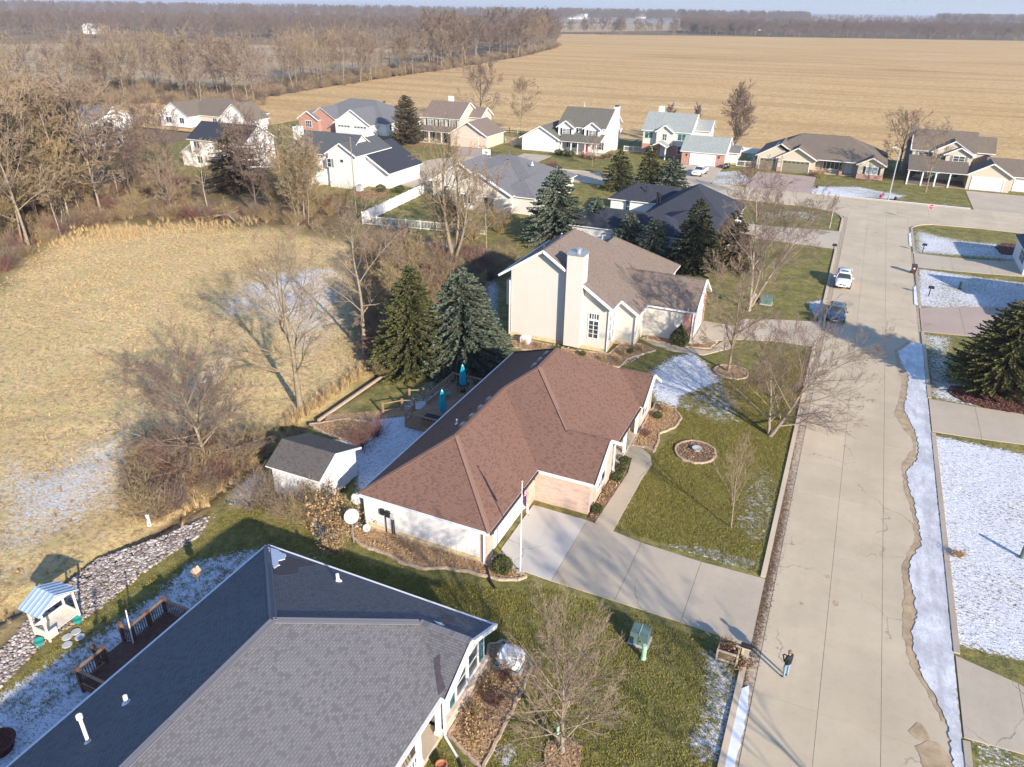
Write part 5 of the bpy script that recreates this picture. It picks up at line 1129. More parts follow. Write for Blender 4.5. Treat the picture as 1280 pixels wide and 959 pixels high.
def spruce(seed, H, Rb, mat, dens=1.0, droop=.12, base=.3, pw=.85, trunk='bark_dark', spray=(.42, .13)):
    r = np.random.RandomState(seed); A, B, W_ = [], [], []; limbs = []
    lv = int(H/.27); z0 = base
    for i in range(lv):
        z = z0+(H-z0)*(i+r.uniform(0, .8))/lv; t = (z-z0)/(H-z0); Rz = Rb*(1-t)**pw*(.93 if t > .08 else .80)
        nb = max(4, int((7+7*(1-t))*dens))
        for b in range(nb):
            az = r.uniform(0, 2*np.pi); L = Rz*r.uniform(.72, 1.10)+.12
            dz = -droop*L+.10*L*r.uniform(-1, 1)
            tip = np.array([np.cos(az)*L, np.sin(az)*L, dz+.08*L])
            limbs.append((0, 0, z, tip[0]*.9, tip[1]*.9, z+dz*.9, .03*(1-t)+.012, .008))
            ns = max(3, int(L*6.5*dens))
            for s_ in range(ns):
                f = (s_+r.uniform(.2, 1))/ns; f = f**.65
                base_p = np.array([tip[0]*f, tip[1]*f, z+dz*f-.05*np.sin(f*3)*L])
                side = r.uniform(-1.1, 1.1); ca, sa = np.cos(az+side), np.sin(az+side)
                l = spray[0]*r.uniform(.6, 1.25)*(1.0-.25*f)*min(1, .35+H/9)
                d = np.array([ca*l, sa*l, l*r.uniform(-.35, .30)])
                A.append(base_p); B.append(base_p+d); W_.append(spray[1]*r.uniform(.7, 1.3))
    for k in range(10): A.append(np.array([0, 0, H-.5+.05*k])); B.append(np.array([r.uniform(-.2, .2), r.uniform(-.2, .2), H-.2+.05*k])); W_.append(.07)
    A, B, W_ = np.array(A), np.array(B), np.array(W_)
    d = B-A; d /= np.linalg.norm(d, axis=1)[:, None]; rv = r.normal(0, 1, d.shape); rv[:, 2] *= .45; sd_ = np.cross(d, rv); sd_ /= np.linalg.norm(sd_, axis=1)[:, None]
    nrm = np.cross(d, sd_); m = (A+B)/2
    # a four-sided needle spray: two crossing kites
    w = W_[:, None]
    V = np.stack([A, m+sd_*w, B, m-sd_*w, m+nrm*w*.8, m-nrm*w*.8], 1).reshape(-1, 3)
    k = np.arange(len(A))[:, None]*6; F = np.concatenate([k+np.array([[0, 1, 2, 3]]), k+np.array([[0, 4, 2, 5]])], 0)
    cr = mesh_np('crown', V, F, [mat])
    limbs.append((0, 0, -.2, 0, 0, H*.95, .05*H**.6, .02)); Vl, Fl = frusta(limbs, 4); tr = mesh_np('trunk', Vl, Fl, [trunk])
    return tr, cr
def bush(seed, h, rad, n=60, twig='twig', levels=2, r0=.014, leaf=None, nl=0, lsz=.05):
    r = random.Random(seed); S = []
    for i in range(n):
        az = r.uniform(0, 6.283); a = abs(r.gauss(0, .45)); b = Vector((math.cos(az)*rad*.18*r.random(), math.sin(az)*rad*.18*r.random(), -.05))
        d = Vector((math.cos(az)*math.sin(a), math.sin(az)*math.sin(a), math.cos(a))); L = h*r.uniform(.6, 1.1)*(1 if a < .5 else .85); q = b
        for k in range(3):
            d = (d+perp(d, r)*.16+Vector((math.cos(az), math.sin(az), 0))*.12*rad/h).normalized(); p2 = q+d*L/3; S.append((*q, *p2, r0*(1-k*.25), r0*(.75-k*.2)))
            if k:
                for _ in range(levels+1):
                    e = (d*.8+perp(d, r)*.6).normalized(); m = q.lerp(p2, r.random()); ee = m+e*L*.3*r.uniform(.5, 1); S.append((*m, *ee, r0*.5, r0*.3))
                    if levels > 1:
                        for _ in range(2): f = (e*.8+perp(e, r)*.6).normalized(); mm = m.lerp(ee, r.uniform(.3, 1)); S.append((*mm, *(mm+f*L*.16), r0*.35, r0*.25))
            q = p2
    V, F = frusta(S, 3); mats = [twig]; mi = None
    if leaf and nl:
        rr = np.random.RandomState(seed); ss = np.array(S)[rr.randint(len(S)//3, len(S), nl)]; c = ss[:, 3:6]+rr.normal(0, .05, (nl, 3)); u = rr.normal(0, 1, (nl, 3)); u /= np.linalg.norm(u, axis=1)[:, None]; v = np.cross(u, rr.normal(0, 1, (nl, 3))); v /= np.linalg.norm(v, axis=1)[:, None]
        LV = np.stack([c-u*lsz, c+v*lsz*.6, c+u*lsz, c-v*lsz*.6], 1).reshape(-1, 3); LF = np.arange(nl*4).reshape(-1, 4)+len(V)
        mi = np.concatenate([np.zeros(len(F)), np.ones(nl)]); V = np.concatenate([V, LV]); F = np.concatenate([F, LF]); mats = [twig, leaf]
    return mesh_np('stems', V, F, mats, mi)
def leafball(seed, rx, rz, n, mat, sz=.07, cone=False, cz=None):
    r = np.random.RandomState(seed); d = r.normal(0, 1, (n, 3)); d /= np.linalg.norm(d, axis=1)[:, None]; k = r.uniform(.55, 1, n)**.5
    lump = 1+.12*np.sin(d[:, 0]*5+seed)*np.cos(d[:, 1]*4)
    P = d*(k*lump)[:, None]*np.array([rx, rx, rz]); P[:, 2] += rz*.9
    if cone: P[:, :2] *= np.clip(1.35-P[:, 2:3]/(2*rz)*1.25, .08, 1.2)
    P[:, 2] = np.maximum(P[:, 2], .03)
    u = r.normal(0, 1, (n, 3)); u /= np.linalg.norm(u, axis=1)[:, None]; v = np.cross(u, r.normal(0, 1, (n, 3))); v /= np.linalg.norm(v, axis=1)[:, None]
    V = np.stack([P-u*sz, P+v*sz*.5, P+u*sz, P-v*sz*.5], 1).reshape(-1, 3)
    return mesh_np('foliage', V, np.arange(n*4).reshape(-1, 4), [mat])
def one(name, label, cat, loc, me, group=None, rz=0, sc=1):
    o = bpy.data.objects.new(name, me); COL.objects.link(o); o.location = (loc[0], loc[1], loc[2] if len(loc) > 2 else 0); o.rotation_euler.z = rz; o.scale = (sc,)*3
    return tag(o, label, cat, group)

# --- named yard trees
add_tree('ornamental_tree', 'fan-shaped bare tree with dense reddish golden twigs on the lawn beside the gray-roofed house', 'tree', (-6.8, 21.4), tree_meshes(11, 5.5, .13, 'bark', 'twig_red', nch=(30, 9, 7, 4), first=.10, lens=(.64, .50, .45, .5), ang=(54, 30, 28, 26), up=(.02, .03, .04, .03), shape='fan', rmin=.0055, wander=.05))
add_tree('young_tree', 'slender young bare tree with pale twigs on the front lawn near the round flower bed', 'tree', (-2.7, 41.3), tree_meshes(12, 6.6, .06, 'bark', 'twig', nch=(20, 7, 5), first=.15, lens=(.36, .5, .5), ang=(32, 30, 30), up=(.06, .08, .05, .03), shape='cone', rmin=.006))
add_tree('leaning_tree', 'dark bare tree leaning out over the kerb and street', 'tree', (-1.95, 54.5), tree_meshes(13, 6.6, .19, 'bark', 'twig_purple', nch=(14, 9, 8, 5), first=.14, lens=(.85, .50, .45, .5), ang=(56, 40, 36, 34), up=(.03, .04, .03, .03), shape='fan', rmin=.007, stems=((.50, .05), (-.12, .25))))
add_tree('yard_tree', 'bare spreading tree standing in a round mulch ring with snow beside it', 'tree', (-7.0, 64.9), tree_meshes(14, 7.8, .17, 'bark_tan', 'twig_pale', nch=(17, 11, 9, 6), first=.16, lens=(.60, .46, .45, .5), ang=(50, 38, 36, 34), up=(.05, .05, .04, .03), shape='fan', rmin=.0065))
add_tree('birch_tree', 'tall pale birch with several white stems beside the chimney house', 'tree', (-7.6, 82.1), tree_meshes(15, 13.0, .19, 'bark_pale', 'twig_purple', nch=(14, 8, 7, 6), first=.26, lens=(.36, .50, .50, .5), ang=(40, 36, 38, 36), up=(.04, .05, .03, .02), rmin=.008, stems=((-.10, .0), (.42, .05), (.05, .22))))
add_tree('meadow_tree', 'large pale-trunked bare tree at the meadow edge throwing a long shadow', 'tree', (-38.0, 42.0), tree_meshes(16, 12.0, .30, 'bark_tan', 'twig', nch=(16, 9, 8, 5), first=.22, lens=(.42, .48, .46, .5), ang=(56, 38, 36, 34), up=(.05, .05, .04, .03), rmin=.008))
add_tree('spreading_tree', 'low wide bare tree with dense purplish twigs in the golden brush by the shed', 'tree', (-37.9, 31.7), tree_meshes(17, 6.6, .20, 'bark_tan', 'twig_purple', nch=(22, 13, 10, 6), first=.16, lens=(.80, .48, .42, .5), ang=(68, 40, 34, 30), up=(.03, .05, .05, .03), shape='fan', rmin=.0065))
add_tree('straight_tree', 'upright bare tree left of the two spruces with short stubby lower branches', 'tree', (-39.6, 53.5), tree_meshes(18, 12.6, .23, 'bark', 'twig_pale', nch=(15, 7, 7, 5), first=.24, lens=(.36, .48, .46, .5), ang=(62, 42, 38, 36), up=(.03, .06, .04, .03), rmin=.008, wander=.09))
add_tree('cottonwood_tree', 'tallest bare tree with several upright golden stems behind the blue spruce', 'tree', (-44.8, 81.5), tree_meshes(19, 15.0, .36, 'bark_tan', 'twig', nch=(11, 7, 7, 5), first=.28, lens=(.32, .48, .46, .5), ang=(38, 36, 36, 36), up=(.06, .06, .04, .03), rmin=.010, stems=((-.18, 0), (.12, .05), (.30, -.05))))
add_tree('edge_tree', 'bare pale-twigged tree whose branches reach in at the lower left beside the canopy', 'tree', (-36.6, 10.6), tree_meshes(20, 5.2, .14, 'bark_pale', 'twig_pale', nch=(16, 9, 7, 4), first=.1, lens=(.75, .5, .45, .5), ang=(58, 36, 34, 30), up=(.03, .04, .04, .02), shape='fan', rmin=.008))
add_tree('verge_tree', 'bare tree on the east verge at the near end of the street', 'tree', (12.6, 18.6), tree_meshes(29, 10.0, .13, 'bark', 'twig', nch=(12, 7, 6, 4), first=.3, lens=(.5, .48, .46, .5), ang=(50, 38, 36, 34), up=(.05, .05, .04, .03), rmin=.012))
T_porch = tree_meshes(21, 10.5, .17, 'bark_tan', 'twig_pale', nch=(13, 7, 6, 4), first=.24, lens=(.38, .48, .48, .5), ang=(46, 38, 38, 36), rmin=.016)
add_tree('porch_tree', 'bare tree on the lawn before the white-posted porch, next to the street lamp', 'tree', (13.0, 160.4), T_porch)
T_dark = tree_meshes(22, 11, .28, 'bark_dark', 'twig_purple', nch=(14, 8, 7, 5), first=.2, lens=(.50, .5, .5, .5), ang=(54, 40, 40, 38), rmin=.02)
add_tree('gnarled_tree', 'dark bare tree between the brown ranch house and the porch house', 'tree', (8.2, 178.5), T_dark, .5, .86)
add_tree('field_edge_tree', 'broad bare tree behind the taupe two-storey house at the edge of the field', 'tree', (-100, 199), T_dark, 1.5, 1.15)
T_pale = tree_meshes(23, 10.5, .2, 'bark', 'twig', nch=(14, 8, 7, 5), first=.2, lens=(.42, .5, .5, .5), ang=(48, 40, 40, 38), rmin=.02)
add_tree('fence_line_tree', 'rounded bare tree by the wooden fence left of the red-door house', 'tree', (-83.5, 190.5), T_pale, .5, 1.05)
T_up = tree_meshes(24, 12.5, .2, 'bark', 'twig_purple', nch=(13, 8, 7, 5), first=.12, lens=(.38, .5, .5, .5), ang=(32, 34, 38, 38), rmin=.02, stems=((-.1, 0), (.12, .05), (.35, 0)))
add_tree('rear_yard_tree', 'tall purplish bare tree behind the sage-roofed house', 'tree', (-27.5, 190), T_up, .5, .98)
T_col = tree_meshes(25, 8.5, .12, 'bark_dark', 'twig_purple', nch=(22, 8, 6), first=.08, lens=(.24, .5, .5), ang=(24, 30, 30), rmin=.03)
add_tree('columnar_tree', 'narrow dark columnar bare tree left behind the sage roof', 'tree', (-44.5, 193), T_col, 0, (1.35, 1.35, .95)); add_tree('columnar_tree', 'narrow dark columnar bare tree right behind the sage roof', 'tree', (-37, 192.5), T_col, 2, (1.2, 1.2, 1.0))
T_small = tree_meshes(26, 4.6, .07, 'bark_tan', 'twig_red', nch=(14, 6, 5), first=.25, lens=(.45, .5, .5), ang=(45, 36, 36), rmin=.018, shape='round')
add_tree('small_tree', 'small bare tree on the green lawn between the taupe and the red-door house', 'tree', (-70.82, 155.46), T_small, 0, .85); add_tree('small_tree', 'small bare tree in a reddish mulch ring before the red-door porch', 'tree', (-51.04, 154.46), T_small, 1, 1.1)
T_cr = tree_meshes(27, 5.5, .1, 'bark_dark', 'dry_red', nch=(16, 8, 6), first=.1, lens=(.5, .5, .5), ang=(45, 36, 36), rmin=.018, shape='round')
add_tree('crabapple_tree', 'reddish twiggy small tree by the snow mound next to the wide driveways', 'tree', (-17.38, 142.24), T_cr, 0, .8)

# --- evergreens
BL, GR, DK = 'needle_blue', 'needle_green', 'needle_dark'
add_tree('green_spruce', 'olive green spruce, left of the pair behind the patio umbrellas', 'spruce', (-33.6, 52.8), spruce(31, 9.9, 4.5, GR, 1.9, pw=.72, spray=(.36, .085)))
add_tree('blue_spruce', 'broad blue spruce, right of the pair behind the patio umbrellas', 'spruce', (-30.0, 55.8), spruce(32, 9.3, 5.6, BL, 1.9, pw=.66, spray=(.36, .09)))
add_tree('blue_spruce', 'large blue spruce beside the gray roof of the fenced yard', 'spruce', (-37.0, 97.5), spruce(33, 10.6, 6.2, BL, 1.2, pw=.68), group=None)
s_m = spruce(34, 6.2, 3.8, BL, 1.2, pw=.68)
add_tree('blue_spruce', 'small blue spruce just right of the largest far spruce', 'spruce', (-32.2, 101.2), s_m)
add_tree('blue_spruce', 'low blue spruce before the dark navy roof, left of two', 'spruce', (-26.3, 97.3), s_m, 1, .9); add_tree('blue_spruce', 'low blue spruce before the dark navy roof, right of two', 'spruce', (-22.2, 94.6), s_m, 2, .95)
add_tree('dark_spruce', 'dark green spruce in front of the navy roof beside the birch', 'spruce', (-16.5, 93.8), spruce(35, 9.2, 4.2, DK, 1.2, pw=.7)); add_tree('dark_spruce', 'dark shaded spruce close behind the birch stems', 'spruce', (-12.3, 96.5), spruce(36, 7.5, 4.0, 'needle_brown', 1.1, pw=.65))
s_f = spruce(37, 7.2, 4.3, GR, 1.15, pw=.62)
add_tree('green_pine', 'yellowish green pine, left of three on the island before the sage house', 'pine', (-39.4, 135.2), s_f, 0, (.95, .95, .98)); add_tree('green_pine', 'tallest green pine, middle of three before the sage house', 'pine', (-34.5, 138.5), s_f, 2, (.85, .85, 1.1)); add_tree('blue_pine', 'blue-green spruce, right of three before the sage house', 'pine', (-30.6, 139.6), s_m, 1, (1.25, 1.25, .95))
add_tree('pine', 'big dark pine in red mulch on the right lawn', 'pine', (15.6, 71.4), spruce(38, 8.6, 5.0, 'needle_pine', 2.4, base=.9, droop=.02, pw=.55, spray=(.32, .065)))
add_tree('cedar', 'tall narrow bronze-green cedar left of the taupe house', 'cedar', (-99.7, 159.2), spruce(39, 11.2, 4.6, 'needle_brown', 1.1, droop=-.3, pw=.55))
add_tree('conifer', 'wide dark conifer in front of the gray-roofed house in the wood', 'conifer', (-101.12, 103.36), spruce(40, 10.5, 7.2, 'needle_brown', 1.0, pw=.55))

# --- woodland: variants shared by the many individuals
VAR = []
for i, (b_, t_, H_, kw) in enumerate([
    ('bark', 'twig_purple', 14, dict(nch=(12, 7, 7, 5), first=.26, lens=(.40, .5, .5, .5), ang=(46, 40, 38, 36))),
    ('bark_tan', 'twig', 15, dict(nch=(12, 7, 7, 5), first=.3, lens=(.36, .5, .5, .5), ang=(42, 38, 38, 36), stems=((.1, 0), (-.22, .08)))),
    ('bark', 'twig_pale', 13, dict(nch=(14, 7, 7, 5), first=.22, lens=(.46, .5, .5, .5), ang=(56, 40, 38, 36))),
    ('bark_dark', 'twig_purple', 15, dict(nch=(13, 8, 7, 5), first=.24, lens=(.44, .5, .5, .5), ang=(50, 42, 40, 36))),
    ('bark_pale', 'twig', 14, dict(nch=(10, 6, 6, 5), first=.38, lens=(.32, .5, .5, .5), ang=(40, 38, 38, 36))),
    ('bark_tan', 'twig_gold', 10, dict(nch=(12, 8, 7, 4), first=.14, lens=(.46, .5, .5, .5), ang=(44, 38, 38, 36), stems=((.25, 0), (-.25, .1), (0, -.3))))]):
    VAR.append(tree_meshes(50+i, H_, .17, b_, t_, rmin=.022, wander=.09, **kw))
SPARSE = [tree_meshes(60+i, 15, .2, b_, t_, rmin=.03, wander=.1, nch=(11, 6, 5, 3), first=.2, lens=(.5, .5, .5, .5), ang=(52, 42, 40, 38)) for i, (b_, t_) in enumerate((('bark_tan', 'twig_pale'), ('bark', 'twig_purple'), ('bark_dark', 'twig')))]
FARV = []
for i in range(3):
    FARV.append(tree_meshes(70+i, 16, .25, 'bark', 'twig_far', rmin=.05, nch=(13, 8, 7, 3), first=.2, lens=(.42, .5, .5, .5), ang=(50, 42, 42, 38), wander=.08))
BRUSHW = [(-102.96, 52.98), (-205.57, 115.41), (-164.08, 112.46), (-138.90, 110.02), (-117.38, 103.40), (-97.53, 106.01), (-73.95, 100.01), (-64.94, 89.32), (-64.49, 86.66), (-81.13, 87.17), (-98.72, 80.27), (-102.75, 70.95), (-95.67, 58.53), (-92.28, 53.06)]
avoid_h = []
for (px0, py0, w1, w2, d1, d2) in ((*(-161.80, 119.71), 26, 10, 6, 16), (*(-160.29, 156.78), 18, 18, 6, 16), (*(-118.59, 114.19), 10, 12, 3, 12)):
    avoid_h.append([(px0-w1, py0-d1), (px0+w2, py0-d1), (px0+w2, py0+d2), (px0-w1, py0+d2)])
avoid_h.append([(-67.05, 83.49), (-60.02, 86.16), (-48.02, 87.86), (-50.12, 99.43), (-68.21, 117.73), (-70.40, 98.28), (-74.45, 92.23)])
avoid_h.append([(-95.04, 85.53), (-82.79, 91.87), (-107.39, 122.12), (-126.82, 116.55)])
avoid_h.append([(-99, 108), (-74, 108), (-74, 132), (-99, 132)])
def wood(n, poly, seed, names, lab, grp, vs, smin, smax, avoid=()):
    r = random.Random(seed); cnt = 0
    for (x, y) in rand_in(poly, n, seed, avoid):
        v = vs[r.randrange(len(vs))]; s_ = r.uniform(smin, smax)
        add_tree(names, lab, 'tree', (x, y), v, r.uniform(0, 6.28), (s_*r.uniform(.85, 1.1), s_*r.uniform(.85, 1.1), s_), grp)
avoid_h.append([(-131.38, 84.49), (-115.65, 92.77), (-147.49, 121.57), (-167.81, 110.41)])
wood(72, BRUSHW, 5, 'woodland_tree', 'bare tree in the tangled wood between the meadow and the houses', 'bare trees between the meadow and the houses', VAR, .45, .82, avoid_h)
wood(9, [(-56.19, 80.42), (-51.30, 91.51), (-41.42, 92.07), (-37.75, 80.37), (-38.83, 68.88), (-39.93, 60.51), (-40.98, 57.64)], 6, 'thicket_tree', 'bare tree in the snowy thicket behind the spruces', 'bare trees in the snowy thicket', VAR, .35, .7)
wood(60, [(-231.88, 133.57), (-296.14, 173.25), (-288.24, 225.39), (-246.73, 239.87), (-200.32, 226.25), (-181.88, 202.94), (-221.44, 189.73), (-243.45, 171.11), (-237.22, 150.89)], 7, 'woodland_tree', 'bare tree in the wood line behind the half-hidden houses', 'bare trees behind the half-hidden houses', SPARSE+VAR[:1], .8, 1.2, avoid_h)
EDGE = [(-196.78, 222.16), (-206.10, 311.53), (-207.69, 375.49), (-224.46, 514.97), (-244.79, 624.07), (-262.18, 681.84), (-295.94, 652.12), (-257.98, 466.81), (-248.26, 368.13), (-246.60, 317.12), (-235.09, 264.09)]
wood(36, [(-99.75, 51.03), (-161.34, 88.50), (-122.33, 89.25), (-104.16, 84.33), (-101.28, 66.05), (-94.33, 54.44)], 15, 'woodland_tree', 'tall bare tree in the left corner of the wood above the meadow', 'tall bare trees at the left wood corner', [VAR[1], VAR[4], VAR[5], VAR[2]], .95, 1.35)
wood(38, [(-196.78, 222.16), (-206.10, 311.53), (-206.60, 356.59), (-248.26, 368.13), (-246.60, 317.12), (-235.09, 264.09)], 18, 'field_edge_tree', 'open-crowned bare tree at the near end of the wood strip by the stubble field', 'open-crowned trees at the near end of the field edge', SPARSE, .85, 1.15)
wood(58, EDGE[1:8], 8, 'field_edge_tree', 'bare tree in the wood strip along the curving edge of the stubble field', 'bare trees along the field edge', VAR[:5]+FARV, 1.0, 1.5)
wood(24, [(-376.48, 977.57), (-237.57, 1044.71), (-250.10, 1099.02), (-393.50, 1021.59)], 9, 'fence_row_tree', 'bare tree in the sparse row beyond the stubble field', 'bare trees in the far field row', FARV, .7, 1.1)
# far woods that read as one mass
def far_src(i):
    a, b = FARV[i]
    me = bpy.data.meshes.new('far_tree')
    bm = bmesh.new(); bm.from_mesh(a); n0 = len(bm.faces); bm.from_mesh(b)
    bm.faces.ensure_lookup_table()
    for k in range(n0, len(bm.faces)): bm.faces[k].material_index = 1
    bm.to_mesh(me); bm.free(); me.materials.append(M['bark']); me.materials.append(M['twig_far'])
    return bpy.data.objects.new('far_tree', me)
def band(*polys):
    out = []
    for k, (n, p) in enumerate(polys): out += [(x, y, -.4) for x, y in rand_in(p, n, 20+k)]
    return out
pts_far = band((430, [(-693.39, 431.49), (-614.11, 558.20), (-455.35, 613.28), (-346.32, 627.22), (-316.21, 696.72), (-332.80, 840.05), (-423.10, 1067.19), (-602.76, 957.37), (-955.74, 872.95), (-1081.07, 678.04)]),
    (800, [(-1027.27, 624.70), (-396.30, 999.78), (-637.23, 1605.76), (-1723.57, 1054.64)]),
    (330, [(-249.04, 1118.33), (-146.48, 1184.79), (-192.66, 1546.23), (-360.89, 1579.18)]), (420, [(-134.78, 1093.19), (171.26, 1202.51), (263.15, 1881.47), (-184.43, 1481.80)]),
    (120, [(-192.74, 2367.07), (119.32, 2397.75), (185.52, 3814.81), (-287.72, 3501.10)]), (150, [(-524.41, 4142.69), (255.69, 4564.99), (427.69, 7727.37), (-738.15, 5815.54)]))
far_sources = [far_src(i) for i in range(3)]
tag(scatter('far_woodland', pts_far, far_sources, .62, 1.0, 5), 'bare woods reaching to the horizon beyond the fields')
pts2 = band((1500, [(-1729.26, 1027.12), (-659.88, 1710.80), (-1097.34, 2842.65), (-2576.05, 2801.65), (-4024.90, 2403.56)]), (500, [(-785.42, 2035.62), (-534.92, 2333.42), (-811.70, 3532.95), (-1264.15, 3274.24)]), (260, [(-360.89, 1579.18), (-217.94, 1684.36), (-458.20, 3500.83), (-811.70, 3532.95)]), (700, [(92.76, 1829.29), (267.07, 1814.94), (1094.15, 7622.78), (300.73, 6280.68)]), (200, [(-297.49, 2366.63), (-192.74, 2367.07), (-262.12, 3195.38), (-405.99, 3215.88)]))
tag(scatter('horizon_woodland', pts2, [bpy.data.objects.new('far_tree', o.data) for o in far_sources], .95, 1.6, 6), 'distant dark woods along the horizon')
# undergrowth that nobody could count
br = [bpy.data.objects.new('brush', bush(80+i, 1.9, 1.4, 46, t_, 2, .02)) for i, t_ in enumerate(('twig', 'dry_red', 'twig_gold', 'twig_purple', 'twig'))]
avoid_b = avoid_h
p_ = [(x, y, -.05) for x, y in rand_in(BRUSHW, 900, 31, avoid_b)]+[(x, y, -.05) for x, y in rand_in([(-60.08, 83.47), (-47.93, 85.40), (-39.14, 87.04), (-37.54, 78.77), (-37.41, 66.30), (-37.72, 57.00), (-36.32, 51.18), (-39.34, 54.07), (-49.24, 69.67), (-63.52, 85.29)], 420, 32)]
p_ += [(x, y, -.05) for x, y in rand_in([(-42.72, 28.26), (-43.57, 32.56), (-38.17, 35.15), (-36.28, 36.06), (-36.24, 32.24), (-35.12, 28.95), (-36.26, 25.82), (-38.21, 26.30)], 90, 33)]
tag(scatter('undergrowth', p_, br, .5, 1.35, 8, .15), 'tangled brown and reddish brush under the bare trees')
pe = []
for k, (a, b) in enumerate(zip(EDGE[:5], EDGE[1:6])):
    r_ = random.Random(k)
    for _ in range(150): t_ = r_.random(); pe.append((a[0]+(b[0]-a[0])*t_-r_.uniform(0, 25), a[1]+(b[1]-a[1])*t_+r_.uniform(-2, 6), -.2))
pe += [(x, y, -.2) for x, y in rand_in([(-231.88, 133.57), (-296.14, 173.25), (-288.24, 225.39), (-203.97, 230.49), (-178.97, 199.59), (-217.86, 186.53), (-233.78, 148.57)], 700, 34, avoid_h)]
tag(scatter('wood_edge_brush', pe, [bpy.data.objects.new('brush', o.data) for o in br[:1]+br[3:]], .9, 2.0, 9, .1), 'low brush along the foot of the wood by the stubble field')
# meadow grass
def tuft(seed, h, n, mat, spread=.32, w=.012):
    r = np.random.RandomState(seed); az = r.uniform(0, 6.283, n); b = np.stack([np.cos(az), np.sin(az), 0*az], 1)*r.uniform(0, .16, n)[:, None]
    L = h*r.uniform(.5, 1.1, n); a2 = az+r.normal(0, .5, n); o_ = r.uniform(.1, spread, n)*h*2
    d = np.stack([np.cos(a2)*o_, np.sin(a2)*o_, L], 1); sd_ = np.stack([-np.sin(a2), np.cos(a2), 0*az], 1)*w
    mid = b+d*np.array([.4, .4, .62]); V = np.stack([b-sd_, b+sd_, mid+sd_*.8, mid-sd_*.8, b+d+sd_*.1, b+d-sd_*.1], 1).reshape(-1, 3)
    k = np.arange(n)[:, None]*6; F = np.concatenate([k+np.array([[0, 1, 2, 3]]), k+np.array([[3, 2, 4, 5]])], 0)
    return mesh_np('tuft', V, F, [mat])
tf = [bpy.data.objects.new('tuft', tuft(90+i, h_, 34, m_)) for i, (h_, m_) in enumerate(((.13, 'grass_dry'), (.10, 'grass_dry'), (.16, 'grass_gold'), (.12, 'grass_dry')))]
MB2 = [(-81.99, 41.02), (-89.22, 51.00), (-99.16, 64.48), (-98.09, 75.33), (-78.04, 83.60), (-63.81, 83.78), (-52.25, 73.11), (-40.98, 57.64), (-36.85, 50.93), (-37.07, 46.19), (-36.77, 40.13), (-36.42, 34.74), (-36.31, 31.76), (-35.14, 27.76), (-36.72, 25.60), (-38.89, 21.53), (-38.25, 16.60), (-38.26, 14.02)]
mx = rand_in(MB2, 13000, 41)
nz = np.array([math.sin(x*.31+math.sin(y*.23)*2)*math.cos(y*.27+x*.11)+.5*math.sin(x*1.1+y*.7) for x, y in mx])
rk = np.random.RandomState(2).rand(len(mx)); mx = [(x, y, -.02) for (x, y), n_, k_ in zip(mx, nz, rk) if k_ < .72+.12*n_ and not (y < 48 and k_ > .35)]
tag(scatter('meadow_grass', mx, tf, .35, 1.0, 10, .35), 'dry golden grass of the meadow')
wd = [bpy.data.objects.new('weed', tuft(98+i, .42, 22, m_, .25, .012)) for i, m_ in enumerate(('twig', 'grass_gold', 'grass_dry'))]
tag(scatter('meadow_weeds', [(x, y, -.03) for x, y in rand_in(MEADOW, 1500, 43)], wd, .3, .9, 13, .3), 'dry brown weeds standing in the meadow')
tg = [bpy.data.objects.new('reed', tuft(95+i, .9, 36, 'grass_gold', .22, .016)) for i in range(2)]
pr_ = []
for (x1, y1), (x2, y2), w_ in (((-36.27, 40.80), (-36.59, 51.05), 1.0), ((-34.34, 27.66), (-35.41, 34.62), 1.6), ((-35.41, 34.62), (-36.27, 40.80), 1.0), ((-100.57, 65.52), (-78.94, 84.65), 5.5), ((-37.27, 26.75), (-37.08, 30.95), 2.2)):
    r_ = random.Random(int(abs(x1)*7))
    for _ in range(int(26*math.hypot(x2-x1, y2-y1)/2)): t_ = r_.random(); pr_.append((x1+(x2-x1)*t_-r_.uniform(.3, w_+.6), y1+(y2-y1)*t_+r_.uniform(-w_, w_), -.05))
tag(scatter('reeds', pr_, tg, .35, 1.0, 11, .2), 'tall golden reeds along the ditch and brush edge')

